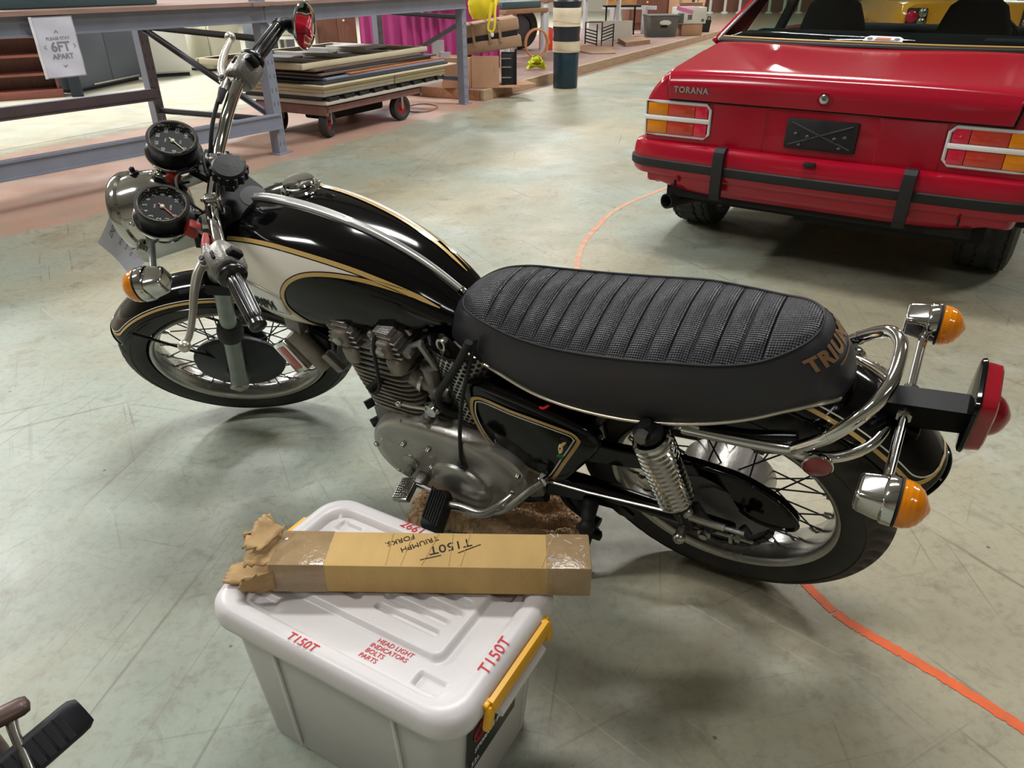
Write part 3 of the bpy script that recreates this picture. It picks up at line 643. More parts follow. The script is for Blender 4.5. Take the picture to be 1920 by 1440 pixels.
for i in range(15):
    t = i / 14; r = 0.15 * math.sin(PI * (0.12 + 0.82 * t)) ** 0.7
    rows.append([(r * (1 + 0.16 * math.sin(5 * a + 3 * t) + 0.10 * rb.uniform(-1, 1)) * math.cos(a) - 0.04 + 0.06 * t, 0.6 * r * (1 + 0.16 * math.sin(4 * a + 5 * t)) * math.sin(a), 0.03 + 0.36 * t) for a in [2 * PI * j / 26 for j in range(26)]])
obj('body', MB().grid(rows, cu=True, caps=True), 'yellow_bag', yb, smooth=50)
obj('handle', MB().tube([(0.10, -0.10, 0.2), (0.07, -0.12, 0.05), (0.05, -0.13, -0.06), (0.10, -0.135, -0.085), (0.125, -0.13, -0.02), (0.13, -0.10, 0.12), (0.15, -0.04, 0.30)], [0.02, 0.014, 0.012, 0.012, 0.012, 0.014, 0.02], n=8, sub=4, flat=0.5), 'yellow_bag', yb)
# tall banded canister
cn = thing('canister', 'tall navy, black and cream banded canister standing on the floor', 'canister', mx=T(0.695, 9.95, 0))
obj('lower_body', MB().lathe([(0.0, 0.0), (0.145, 0.0), (0.152, 0.012), (0.157, 0.40), (0.150, 0.415), (0.10, 0.415)], n=40), 'can_navy', cn)
obj('lower_wrap', MB().lathe([(0.10, 0.412), (0.166, 0.414), (0.170, 0.43), (0.168, 0.52), (0.172, 0.535), (0.10, 0.537)], n=40), 'can_cream', cn)
obj('middle_ring', MB().lathe([(0.10, 0.535), (0.164, 0.537), (0.166, 0.55), (0.160, 0.60), (0.166, 0.66), (0.168, 0.695), (0.10, 0.70)], n=40), 'can_black', cn)
obj('upper_wrap', MB().lathe([(0.10, 0.70), (0.168, 0.70), (0.166, 0.73), (0.170, 0.82), (0.174, 0.885), (0.168, 0.90), (0.10, 0.905)], n=40), 'can_cream', cn)
obj('lid', MB().lathe([(0.10, 0.905), (0.162, 0.905), (0.170, 0.93), (0.172, 0.97), (0.16, 0.985), (0.0, 0.99)], n=40), 'can_black', cn)
obj('lid_handle', MB().box((-0.01, 0, 1.015), (0.11, 0.07, 0.05), bev=0.01), 'can_cream', cn)
for z in (0.44, 0.75): obj('tape_edge', MB().tube([(0.1715 * math.cos(a), 0.1715 * math.sin(a), z + 0.012 * math.sin(a * 2)) for a in [i * 2 * PI / 30 for i in range(30)]], 0.0018, n=4, closed=True), 'cardboard_far', cn)
# tables with pale legs on the platform
def table(nm, label, x, y, z, lx, ly, h, rz, top, legs, skip=()):
    t = thing(nm, label, 'table', mx=T(x, y, z, rz))
    obj('tabletop', MB().box((lx / 2, ly / 2, h - 0.03), (lx, ly, 0.06), bev=0.004), top, t)
    for k, (a, b_) in enumerate(((0.06, 0.05), (lx - 0.06, 0.05), (0.06, ly - 0.05), (lx - 0.06, ly - 0.05))):
        obj('leg', MB().box((a, b_, (h - 0.06) / 2), (0.07, 0.07, h - 0.06), bev=0.006), legs, t)
    return t
ang = math.atan2(D2.y, D2.x)
table('workbench', 'wooden-topped bench with pale legs behind the yellow bag', -0.05, 12.05, ZP, 1.03, 0.7, 0.68, 0.88, 'timber', 'white_paint')
bx = obj('tray', MB().box((0, 0, 0.05), (0.95, 0.5, 0.1), bev=0.015), 'crate_green', mx=T(0.0, 12.67, ZP + 0.681, 0.88)); tag(bx, 'dark green plastic tray on the wooden-topped bench', 'tray')
table('workbench', 'long bench with pale square legs behind the banded canister', 0.60, 13.15, ZP, 3.4, 0.8, 0.80, ang, 'timber', 'white_paint')
tt = thing('trestle', 'pale metal trestle with a crossbar beside the grey crate', 'trestle', mx=T(2.86, 17.45, ZP, ang))
obj('leg', MB().box((0, 0, 0.27), (0.09, 0.09, 0.54)), 'white_paint', tt); obj('leg', MB().box((-0.05, 0.7, 0.27), (0.09, 0.09, 0.54)), 'white_paint', tt)
obj('crossbar', MB().box((0, 0.35, 0.50), (0.06, 1.2, 0.07)), 'white_paint', tt)
# tyre, hose, red panel behind
wh = thing('spare_wheel', 'large dark tyred wheel standing behind the pale bench leg', 'wheel', mx=basis((0.15, 13.9, ZP), Vector((0.9, 0.43, 0)), Vector((-0.43, 0.9, 0)), (0, 0, 1)))
obj('tyre', MB().lathe([(0.20, -0.09), (0.29, -0.11), (0.33, -0.07), (0.34, 0.0), (0.33, 0.07), (0.29, 0.11), (0.20, 0.09)], n=32, o=(0, 0, 0.34), ax=(0, 1, 0)), 'tyre', wh)
obj('disc', MB().lathe([(0.0, -0.06), (0.08, -0.07), (0.2, -0.05), (0.2, 0.05), (0.0, 0.05)], n=28, o=(0, 0, 0.34), ax=(0, 1, 0)), 'rack_dark', wh)
rp = obj('fuel_can', MB().box((0, 0, 0.15), (0.13, 0.3, 0.36), bev=0.02).box((0, -0.05, 0.36), (0.05, 0.12, 0.06), bev=0.01), 'red_plastic', mx=T(-0.32, 12.9, ZP + 0.05, 0.2)); tag(rp, 'bright red fuel can in shade under the bench', 'fuel can')
rp.location.z = ZP + 0.032
rp2 = obj('fuel_can', MB().box((0, 0, 0.17), (0.2, 0.22, 0.34), bev=0.02), 'red_plastic', mx=T(0.62, 13.9, ZP, 0.2)); tag(rp2, 'dull red fuel can half hidden behind the banded canister', 'fuel can')
bt = obj('bottle', MB().lathe([(0.0, 0.0), (0.045, 0.0), (0.048, 0.1), (0.02, 0.17), (0.018, 0.22), (0.0, 0.22)], n=16), 'white_enamel', mx=T(-0.02, 11.75, ZP)); tag(bt, 'white spray bottle standing beside the brown parcel', 'bottle')
ho = obj('hose', MB().tube([(0.0 + 0.17 * math.cos(a), 0.02 * a, 0.2 + 0.20 * math.sin(a)) for a in [i * 0.4 for i in range(34)]], 0.014, n=8, sub=2), 'hose', mx=T(0.42, 12.15, ZP + 0.018, 0.1)); tag(ho, 'coiled tan hose hanging by the pale bench leg', 'hose')
hv = obj('strap_bundle', MB().tube([V3 for V3 in [(0.10 * math.cos(i * 1.9) + 0.03 * math.cos(i * 0.7), 0.07 * math.sin(i * 2.3), 0.03 + 0.16 * (i % 5) / 5 + 0.01 * math.sin(i)) for i in range(26)]], 0.022, n=6, sub=4, flat=0.25), 'hi_vis', mx=T(0.36, 10.85, ZP + 0.002)); tag(hv, 'crumpled yellow-green strap bundle beside the banded canister', 'strap')
# wire rack, crates, boxes
wk = thing('wire_rack', 'folded black wire rack leaning on the platform between pale legs', 'rack', mx=T(1.32, 14.2, ZP, 0.18))
for side, x0, rz in ((0, 0.0, 0.0), (1, 0.30, 0.0)):
    g = MB()
    for k in range(5): g.cyl((x0, 0, 0.10 + 0.05 * k), (x0 + 0.24, 0.1, 0.04 + 0.05 * k if side == 0 else 0.16 + 0.05 * k), 0.010, n=6)
    g.cyl((x0, 0, 0.06), (x0, 0, 0.40), 0.012, n=6).cyl((x0 + 0.24, 0.1, 0.0), (x0 + 0.24, 0.1, 0.36), 0.012, n=6)
    obj('grid_panel', g, 'crate_black', wk)
obj('top_bar', MB().cyl((0.0, 0, 0.40), (0.30, 0, 0.40), 0.008, n=6).cyl((0.3, 0, 0.0), (0.3, 0, 0.40), 0.008, n=6), 'crate_black', wk)
wp = obj('white_board', MB().box((0, 0, 0.17), (0.85, 0.03, 0.34)), 'white_enamel', mx=T(1.95, 15.8, ZP, 0.05)); tag(wp, 'pale board standing behind the black wire rack', 'board')
sn = thing('wooden_sign_box', 'orange-brown wooden box with red lettering above the wire rack', 'box', mx=T(2.02, 17.0, ZP + 0.80 - 0.28, 0.06))
obj('panel', MB().box((0.29, 0.05, 0.18), (0.60, 0.10, 0.26)), 'snap_wood', sn)
obj('lettering', text_mesh('SNAP', 0.16, 0.002, lambda x, y, z: (0.20 + x, -0.003 - z, 0.17 + y)), 'panel_orange', sn, smooth=0); obj('lettering', text_mesh('Y', 0.16, 0.002, lambda x, y, z: (0.53 + x, -0.003 - z, 0.17 + y)), 'panel_orange', sn, smooth=0)
obj('shelf', MB().box((0.30, 0.05, 0.025), (0.75, 0.3, 0.03)), 'under_black', sn)
for x in (0.0, 0.6): obj('leg', MB().box((x, 0.15, -0.255), (0.03, 0.03, 0.53)), 'under_black', sn)
for nm, lb, x, y, rz, pts in (('cardboard_sheet', 'flattened cardboard on the platform in front of the black wire rack', 1.32, 12.95, 0.5, [(0, 0), (0.36, -0.15), (0.9, 0.75), (0.75, 1.3), (0.1, 0.9)]), ('cardboard_sheet', 'folded cardboard slab on the platform before the grey crate', 2.05, 14.3, 0.2, [(0, 0), (0.65, 0.5), (0.8, 1.3), (0.2, 1.0)])):
    o = obj(nm, MB().prism(pts, lambda a, b_: (a, b_, 0.0), lambda a, b_: (a, b_, 0.02 if y < 14 else 0.07)), 'cardboard_brown', mx=T(x, y, ZP, rz)); tag(o, lb, 'cardboard')
gc = thing('crate', 'grey plastic crate with a white smear on its front', 'crate', mx=T(2.84, 16.45, ZP, 0.12))
obj('body', MB().frustum((0.28, 0.25, 0), (0.52, 0.45), (0.60, 0.52), 0.38), 'crate_grey', gc); obj('rim', MB().box((0.28, 0.25, 0.39), (0.63, 0.55, 0.025), bev=0.006), 'crate_grey', gc)
obj('smear', MB().sphere((0.30, -0.003, 0.26), 0.11, sc=(1.1, 0.05, 0.45)), 'white_enamel', gc); obj('hand_hole', MB().box((0.28, 0.004, 0.20), (0.14, 0.03, 0.05), bev=0.01), 'under_black', gc)
b1 = thing('carton', 'low tan carton under the white-and-pink printed box', 'box', mx=T(3.54, 16.78, ZP + 0.001, 0.12)); obj('body', MB().box((0.22, 0.2, 0.11), (0.44, 0.4, 0.22), bev=0.005), 'cardboard_far', b1); obj('tape_strip', MB().box((0.22, 0.2, 0.221), (0.44, 0.05, 0.003)), 'tape', b1)
b2 = thing('printed_box', 'white-and-pink printed box on the low tan carton', 'box', mx=T(3.46, 16.72, ZP + 0.226, 0.15)); obj('body', MB().box((0.27, 0.2, 0.15), (0.60, 0.4, 0.30), bev=0.005), 'white_enamel', b2)
obj('printed_top', MB().box((0.2, 0.2, 0.303), (0.42, 0.38, 0.006)).box((0.1, -0.002, 0.25), (0.36, 0.004, 0.07), rot=(0, 0.25, 0)), 'pink_print', b2); obj('printed_patch', MB().box((0.22, -0.003, 0.12), (0.09, 0.006, 0.09)).box((0.5, -0.003, 0.06), (0.06, 0.006, 0.05)).box((0.02, -0.003, 0.1), (0.14, 0.005, 0.18)), 'crate_grey', b2)
b3 = thing('carton', 'tall open tan carton with its flap up, left of the black crate', 'box', mx=T(3.62, 17.35, ZP, 0.15)); obj('body', MB().box((0.25, 0.2, 0.27), (0.5, 0.4, 0.54), bev=0.005), 'cardboard_brown', b3); obj('flap', MB().box((0.51, 0.2, 0.60), (0.012, 0.38, 0.2), rot=(0, 0.2, 0)), 'cardboard_far', b3); obj('flap', MB().box((0.2, 0.0, 0.56), (0.5, 0.012, 0.08), rot=(0.5, 0, 0)), 'cardboard_brown', b3)
bc = thing('crate', 'small black basket crate at the far end of the platform', 'crate', mx=T(4.10, 17.75, ZP, 0.1))
obj('body', MB().frustum((0.14, 0.14, 0), (0.24, 0.24), (0.28, 0.28), 0.24), 'crate_black', bc)
for x in (0.01, 0.27): obj('handle', MB().tube([(x, 0.06, 0.24), (x, 0.06, 0.30), (x, 0.22, 0.30), (x, 0.22, 0.24)], 0.012, n=6), 'crate_black', bc)
cb = thing('side_cabinet', 'dark brown cabinet with a brass knob behind the trestle', 'cabinet', mx=T(2.75, 18.6, ZP, 0.2)); obj('body', MB().box((0.4, 0.25, 0.45), (0.9, 0.5, 0.9), bev=0.006), 'brownwood', cb)
d_ = obj('door', MB().box((0.4, -0.01, 0.5), (0.8, 0.02, 0.7)), 'brownwood', cb); obj('knob', MB().sphere((0.35, -0.035, 0.56), 0.028), 'gold', d_)
b4 = thing('carton', 'pale tan carton standing behind the printed box', 'box', mx=T(3.6, 18.8, ZP, 0.2)); obj('body', MB().box((0.3, 0.2, 0.35), (0.55, 0.4, 0.7), bev=0.005), 'cardboard_far', b4); obj('tape_strip', MB().box((0.3, -0.001, 0.35), (0.06, 0.003, 0.7)), 'tape', b4)
# far wall with low counter and white poles
wlw = thing('wall_panelling', 'orange-brown panelled partition with a dark base at the far end', 'partition', mx=T(5.0, 29.6, 0, -0.05))
for k in range(8): obj('panel', MB().box((0.55 + 1.1 * k, 0.05, 0.95), (1.09, 0.1, 0.9)), 'snap_wood', wlw, smooth=0)
obj('skirting', MB().box((4.4, 0.04, 0.25), (8.8, 0.12, 0.5)), 'brownwood', wlw, smooth=0)
for k in range(9):
    x = 6.0 + 0.50 * k
    p = thing('pole', 'white pole on a round foot in the row before the partition', 'pole', mx=T(x, 28.9 - 0.05 * k, 0), group='white poles before the partition')
    obj('shaft', MB().cyl((0, 0, 0.03), (0, 0, 1.4), 0.05, n=10), 'white_enamel', p); obj('foot', MB().lathe([(0.0, 0.0), (0.13, 0.0), (0.12, 0.04), (0.05, 0.07), (0.0, 0.07)], n=14), 'white_enamel', p)
# ------------------------------------------------------------------ red car
CM = T(1.704, 3.827, 0.0, math.radians(-33.967))
car = thing('car', 'glossy red vintage sedan seen from behind, standing beyond the motorcycle', 'car', mx=CM)
def lerp(t, xs, ys): return float(np.interp(t, xs, ys))
SY = [-0.70, -0.69, -0.66, -0.60, -0.50, -0.40, -0.33, -0.26, -0.19, -0.12, -0.05, 0.02, 0.09, 0.16, 0.23, 0.30, 0.38, 0.50, 0.8, 1.2, 1.6, 2.0, 2.19, 2.26, 2.33, 2.40, 2.47, 2.54, 2.61, 2.68, 2.75, 2.82, 2.9, 2.98, 3.1, 3.2, 3.27, 3.30]
def halfw(y): return lerp(y, [-0.70, -0.69, -0.66, -0.60, -0.4, 0.0, 1.2, 2.4, 3.0, 3.2, 3.30], [0.800, 0.812, 0.824, 0.834, 0.845, 0.855, 0.865, 0.855, 0.83, 0.81, 0.78])
def decz(y): return lerp(y, [-0.70, -0.69, -0.66, -0.1, 0.1, 2.2, 2.5, 3.2, 3.30], [0.855, 0.864, 0.870, 0.940, 0.945, 0.93, 0.91, 0.84, 0.80])
def sillz(y): return lerp(y, [-0.70, -0.4, -0.3, 2.9, 3.3], [0.37, 0.33, 0.27, 0.27, 0.36])
ZZ = [0.0, 0.12, 0.24, 0.36, 0.48, 0.60, 0.72, 0.80, 0.86, 0.92, 0.965, 0.99, 1.0]
def carsec(y):
    w_, zt, zs = halfw(y), decz(y) - 0.015, sillz(y); P = []
    zsh = zt - 0.045
    for t in ZZ:
        z = zs + (zsh - zs) * t
        f = 1 - 0.055 * (1 - t) ** 2.2 - 0.065 * max(0, (t - 0.72) / 0.28) ** 2
        P.append((w_ * f, y, z))
    wt = w_ * 0.935
    for k, t in enumerate((0.985, 0.965, 0.93, 0.86, 0.7, 0.5, 0.25, 0.0)):
        P.append((wt * t, y, zsh + (zt + 0.015 - zsh) * min(1, (0.25, 0.55, 0.74, 0.86, 0.92, 0.96, 0.99, 1.0)[k])))
    return P
rows = []
for y in SY:
    h = carsec(y); rows.append([(-x, yy, z) for x, yy, z in h][:-1] + h[::-1])
body = MB(); nc = len(rows[0])
vs = [p for r in rows for p in r]; fs = []
for i in range(len(rows) - 1):
    for j in range(nc - 1):
        a, b_, c_, d = i * nc + j, i * nc + j + 1, (i + 1) * nc + j + 1, (i + 1) * nc + j
        cx = [sum(vs[q][k] for q in (a, b_, c_, d)) / 4 for k in range(3)]
        inarch = any((cx[1] - wy) ** 2 + (cx[2] - 0.30) ** 2 < 0.355 ** 2 and abs(cx[0]) > 0.6 for wy in (0.0, 2.586))
        if inarch or (cx[2] > 0.90 and abs(cx[0]) < 0.74 and 0.12 < cx[1] < 2.15): continue
        fs.append((a, b_, c_, d))
body.add(vs, fs)
body.add(rows[0], [tuple(range(nc))[::-1]]); body.add(rows[-1], [tuple(range(nc))])
obj('body', body, 'car_red', car, smooth=38)
obj('underbody', MB().box((0, 1.2, 0.32), (1.40, 3.6, 0.10)).box((0, -0.45, 0.36), (1.3, 0.5, 0.10)).box((0, -0.05, 0.26), (1.1, 0.09, 0.09)).lathe([(0.0, -0.13), (0.12, -0.1), (0.14, 0.0), (0.12, 0.1), (0.0, 0.13)], n=16, o=(0.1, 0.0, 0.28), ax=(0, 1, 0)).box((0.25, -0.42, 0.285), (0.65, 0.35, 0.08), bev=0.02), 'under_black', car, smooth=0)
for wy in (0.0, 2.586):
    for s in (-1, 1):
        obj('wheel_arch', MB().tube([(s * (halfw(wy) - 0.006), wy + 0.362 * math.cos(a), 0.30 + 0.362 * math.sin(a)) for a in [-0.05 + (PI + 0.1) * k / 28 for k in range(29)]], 0.016, n=8), 'car_red', car)
        obj('arch_liner', MB().lathe([(0.36, -0.15), (0.36, 0.15)], n=24, o=(s * 0.68, wy, 0.30), ax=(1, 0, 0), arc=0.5), 'under_black', car)
# tyres
def cartyre(s, wy):
    R, W, n = 0.312, 0.245, 120; prof = []
    ys = [-0.5, -0.47, -0.42, -0.36, -0.335, -0.325, -0.30, -0.20, -0.13, -0.12, -0.10, -0.09, 0.0, 0.09, 0.10, 0.12, 0.13, 0.20, 0.30, 0.325, 0.335, 0.36, 0.42, 0.47, 0.5]
    gro = {8: 1, 9: 1, 10: 1, 14: 1, 15: 1, 16: 1, 4: 1, 5: 1, 19: 1, 20: 1}
    rows = []
    for i in range(n):
        a = 2 * PI * i / n; r_ = []
        for j, q in enumerate(ys):
            e = abs(q)
            rad = R - 0.003 * (q * 2) ** 2 - (0.0 if e < 0.40 else 0.06 * ((e - 0.40) / 0.10) ** 2) - 0.004 * max(0, (e - 0.33) / 0.1)
            if j in gro: rad -= 0.010
            elif e < 0.46 and ((i + int(abs(q) * 18)) % 3 == 0): rad -= 0.006
            zig = 0.004 * (1 if i % 4 < 2 else -1) if e < 0.34 else 0
            r_.append((q * W + zig, rad * math.cos(a), rad * math.sin(a)))
        r_ = [(-W * 0.46, (R - 0.10) * math.cos(a), (R - 0.10) * math.sin(a))] + r_ + [(W * 0.46, (R - 0.10) * math.cos(a), (R - 0.10) * math.sin(a))]
        rows.append(r_)
    t = obj('tyre', MB().grid(rows, cv=True), 'tyre', car, mx=Matrix.Translation((s * 0.705, wy, R)), smooth=30)
    obj('rim', MB().lathe([(0.0, -0.02 * s), (0.06, -0.02 * s), (0.15, 0.02 * s), (0.20, 0.06 * s), (0.216, 0.11 * s), (0.216, -0.11 * s), (0.0, -0.11 * s)], n=36, ax=(1, 0, 0)), 'dull_chrome', t)
for s in (-1, 1):
    for wy in (0.0, 2.586): cartyre(s, wy)
# boot lid: one shaped skin a little proud of the body, down over the lip
def lidp(u, v):
    # v: 0 at window, 1 at lip crest, 2 at lower edge
    hw = lerp(v, [0, 1, 2], [0.705, 0.70, 0.684]); x = hw * u
    if v <= 1:
        y = (-0.135 + 0.13 * u * u) * (1 - v) + (-0.695) * v; z = lerp(y, [-0.695, -0.66, -0.1, 0.1], [0.868, 0.878, 0.948, 0.952]) - 0.010 * abs(u) ** 4
        if v > 0.93: z -= 0.004 * ((v - 0.93) / 0.07) ** 2
    else:
        t = v - 1; y = -0.695 - 0.020 * math.sin(min(1, t * 2.2) * PI / 2) + 0.010 * max(0, t - 0.45); z = 0.864 - 0.108 * t - 0.010 * abs(u) ** 4 * (1 - t)
    return (x, y, z)
US = [-1, -0.985] + [-0.96 + 1.92 * k / 24 for k in range(25)] + [0.985, 1]
VS = [0, 0.05] + [0.1 + 0.1 * k for k in range(8)] + [0.87, 0.92, 0.95, 0.975, 1.0, 1.04, 1.08, 1.13, 1.18, 1.25, 1.35, 1.45, 1.55, 1.7, 1.85, 1.97, 2.0]
lid = MB().grid([[lidp(u, v) for u in US] for v in VS])
lo_ = obj('boot_lid', lid, 'car_red', car, smooth=40)
sd = lo_.modifiers.new('thick', 'SOLIDIFY'); sd.thickness = 0.012; sd.offset = 0.6
gapm = MB()
edge = [lidp(-1, v) for v in VS] + [lidp(u, 2.0) for u in US] + [lidp(1, v) for v in VS[::-1]]
obj('lid_gap', MB().tube([(x * 1.006, y + 0.006, z - 0.004) for x, y, z in edge], 0.0045, n=6), 'under_black', car)
# rear panel recess, plate holder, lock, badge lettering
def rp_(z): return -0.704 + 0.10 * max(0, (0.75 - z)) * 0.25
obj('lower_panel', MB().grid([[(x, rp_(z) - 0.003 + (0.012 if abs(x) < 0.22 else 0.0), z) for x in [-0.47 + 0.94 * k / 60 for k in range(61)]] for z in [0.55 + 0.195 * j / 8 for j in range(9)]]), 'car_red', car, smooth=30)
pl = obj('plate_holder', MB().box((0.008, -0.708, 0.655), (0.292, 0.014, 0.125), bev=0.005), 'car_black', car)
pm = MB()
for s in (1, -1): pm.tube([(0.008 - 0.125, -0.716, 0.655 + 0.047 * s), (0.008 + 0.125, -0.716, 0.655 - 0.047 * s)], 0.004, n=6)
for x, z in ((-0.08, -0.045), (0.085, -0.045), (-0.10, 0.0), (0.10, 0.0), (-0.05, -0.008), (0.06, -0.008)): pm.sphere((0.008 + x, -0.716, 0.655 + z), 0.010, 10, 6, sc=(1, 0.6, 0.8))
obj('embossing', pm, 'plate_ridge' if 'plate_ridge' in MATS else mat('plate_ridge', '#3a3c42', 0.35), pl)
lk = obj('lock', MB().lathe([(0.0, 0.016), (0.010, 0.016), (0.018, 0.012), (0.020, 0.0)], n=24, o=(0, -0.722, 0.803), ax=(0, -1, 0)), 'car_trim', car); obj('keyhole', MB().cyl((0, -0.738, 0.803), (0, -0.7405, 0.803), 0.004, 10), 'car_black', lk)
obj('lock_ring', MB().tube([(0.03 * math.cos(a), -0.724, 0.800 + 0.028 * math.sin(a)) for a in [k * 2 * PI / 24 for k in range(24)]], 0.003, n=6, closed=True), 'car_red', car)
obj('lettering', text_mesh('TORANA', 0.036, 0.0015, lambda x, y, z: (-0.580 + x, -0.7262 - z, 0.797 + y), bold=0.0012, spacing=1.15), 'car_trim', car, smooth=0)
# tail lamps
def tail(s):
    xo, xi, zt, zb = 0.800, 0.484, 0.737, 0.590; y0 = -0.706
    fr = MB(); P = [(s * xo, y0 + 0.012, zt), (s * (xo - 0.06), y0, zt), (s * (xi + 0.02), y0, zt), (s * xi, y0, zt - 0.02), (s * xi, y0 + 0.004, zb + 0.02), (s * (xi + 0.02), y0 + 0.004, zb), (s * (xo - 0.06), y0 + 0.004, zb), (s * xo, y0 + 0.014, zb)]
    fr.tube(P, 0.0075, n=8, closed=True)
    o = obj('tail_lamp', fr, 'lamp_frame' if 'lamp_frame' in MATS else mat('lamp_frame', '#d6d7da', 0.28, 0.35), car)
    obj('backing', MB().box((s * (xo + xi) / 2, y0 + 0.012, (zt + zb) / 2), (xo - xi - 0.01, 0.016, zt - zb - 0.01)), 'car_black', o)
    obj('centre_bar', MB().box((s * (xo + xi) / 2, y0 - 0.001, 0.6655), (xo - xi, 0.012, 0.021), bev=0.003), 'car_white', o)
    for za, zb_ in ((0.6775, 0.7305), (0.5965, 0.6535)):
        for xa, xb, m in ((0.788, 0.688, 'amber_lens'), (0.686, 0.556, 'orange_lens'), (0.554, 0.494, 'pink_lens')):
            nme = 'lens'
            obj(nme, MB().box((s * (xa + xb) / 2, y0 + 0.002, (za + zb_) / 2), (xa - xb, 0.012, zb_ - za), bev=0.002), m, o)
for s in (-1, 1): tail(s)
# bumper: body coloured, black strip, overriders
def bumper(prof, m, nm, n=8):
    path = [(-0.865, -0.42), (-0.872, -0.56), (-0.862, -0.655), (-0.825, -0.715), (-0.74, -0.748), (-0.5, -0.765), (0, -0.775), (0.5, -0.765), (0.74, -0.748), (0.825, -0.715), (0.862, -0.655), (0.872, -0.56), (0.865, -0.42)]
    P, _ = spline([Vector((x, y, 0)) for x, y in path], [0] * len(path), n); rows = []
    for i, p in enumerate(P):
        t = (P[min(i + 1, len(P) - 1)] - P[max(i - 1, 0)]).normalized(); no = Vector((t.y, -t.x, 0))
        rows.append([(p.x + no.x * d, p.y + no.y * d, z) for d, z in prof])
    return obj(nm, MB().grid(rows, cu=True, caps=True), m, car)
bumper([(-0.07, 0.560), (-0.03, 0.562), (-0.008, 0.553), (0.0, 0.535), (0.004, 0.50), (0.004, 0.44), (-0.002, 0.425), (-0.014, 0.412), (-0.05, 0.405), (-0.07, 0.405)], 'car_red', 'bumper')
bumper([(0.0, 0.489), (0.008, 0.489), (0.013, 0.484), (0.014, 0.468), (0.013, 0.452), (0.008, 0.447), (0.0, 0.447)], 'rubber', 'bumper_strip')
for s in (-1, 1):
    obj('overrider', MB().prism([(-0.005, 0.345), (0.018, 0.340), (0.030, 0.37), (0.032, 0.53), (0.026, 0.555), (0.006, 0.572), (-0.03, 0.572), (-0.03, 0.555), (-0.005, 0.545)], lambda a, b_: (s * 0.392 - 0.024, -0.768 - a, b_), lambda a, b_: (s * 0.392 + 0.024, -0.768 - a, b_)), 'rubber', car, smooth=20)
    obj('slot', MB().box((s * 0.60, -0.755, 0.385), (0.010, 0.02, 0.030), bev=0.003), 'under_black', car)
obj('bonnet_button', MB().box((0.0, -0.775, 0.545), (0.05, 0.03, 0.018), bev=0.004), 'car_black', car)
# valance below the bumper
rows = []
for x in [-0.76 + 1.52 * k / 40 for k in range(41)]:
    zb = 0.335 + 0.05 * (abs(x) / 0.76) ** 6
    rows.append([(x, -0.752 + 0.03 * (abs(x) / 0.76) ** 4, 0.42), (x, -0.745 + 0.03 * (abs(x) / 0.76) ** 4, 0.38), (x, -0.72 + 0.03 * (abs(x) / 0.76) ** 4, zb + 0.005), (x, -0.70 + 0.03 * (abs(x) / 0.76) ** 4, zb), (x, -0.60, zb)])
obj('valance', MB().grid(rows), 'car_red', car, smooth=60)
ex = obj('exhaust', MB().lathe([(0.030, 0.0), (0.036, -0.002), (0.037, 0.01), (0.036, 0.20)], n=20, o=(-0.645, -0.73, 0.285), ax=(0.35, 1, 0.0)).lathe([(0.030, 0.0), (0.029, 0.12), (0.0, 0.12)], n=20, o=(-0.645, -0.73, 0.285), ax=(0.35, 1, 0.0)), 'under_black', car)
# glasshouse
def quadbar(nm, pts, m, th=0.02, n=1):
    o = obj(nm, MB().grid(pts), m, car, smooth=50); s_ = o.modifiers.new('t', 'SOLIDIFY'); s_.thickness = th; s_.offset = 0; return o
RT_ = [0.30, 0.66, 1.0, 1.4, 1.75, 1.86]
def roofz(y, u): return lerp(y, [0.30, 0.45, 0.66, 1.0, 1.4, 1.75, 1.86], [1.20, 1.265, 1.305, 1.33, 1.33, 1.30, 1.275]) - 0.05 * abs(u) ** 3
quadbar('roof', [[(0.60 * u, y if abs(y - 0.30) > 1e-6 else 0.36 + 0.09 * u * u, roofz(y, u)) for u in [-1 + 2 * k / 16 for k in range(17)]] for y in (0.45, 0.55, 0.66, 0.85, 1.0, 1.4, 1.75, 1.86)], 'car_red', 0.03)
for s in (-1, 1):
    quadbar('rear_pillar', [[(s * (0.775 - 0.175 * t - 0.03 * t * (1 - t)), 0.02 + 0.41 * t + 0.02 * (1 - t), 0.94 + 0.325 * t), (s * (0.80 - 0.185 * t), 0.20 + 0.28 * t, 0.94 + 0.325 * t), (s * (0.80 - 0.185 * t), 0.52 + 0.10 * t, 0.93 + 0.345 * t)] for t in [k / 8 for k in range(9)]], 'car_red', 0.03)
    obj('window_trim', MB().tube([(s * (0.745 - 0.172 * t), 0.03 + 0.40 * t, 0.955 + 0.312 * t) for t in [k / 8 for k in range(9)]], 0.010, n=8), 'car_trim', car)
    obj('inner_pillar', MB().box((s * 0.70, 1.18, 1.10), (0.04, 0.09, 0.36), rot=(0, -s * 0.38, 0)), 'car_cloth', car)
    obj('front_pillar', MB().tube([(s * 0.76, 2.30, 0.93), (s * 0.60, 1.82, 1.27)], 0.03, n=8), 'car_red', car)
    obj('door_rail', MB().box((s * 0.795, 1.3, 0.925), (0.05, 1.9, 0.04), bev=0.01), 'car_red', car)
    obj('roof_rail', MB().tube([(s * 0.61, 0.45, 1.25), (s * 0.615, 1.1, 1.285), (s * 0.60, 1.82, 1.265)], 0.022, n=8), 'car_red', car)
    quadbar('side_window', [[(s * 0.785, 0.55, 0.93), (s * 0.785, 2.2, 0.93)], [(s * 0.615, 0.66, 1.255), (s * 0.60, 1.80, 1.26)]], 'car_glass', 0.004)
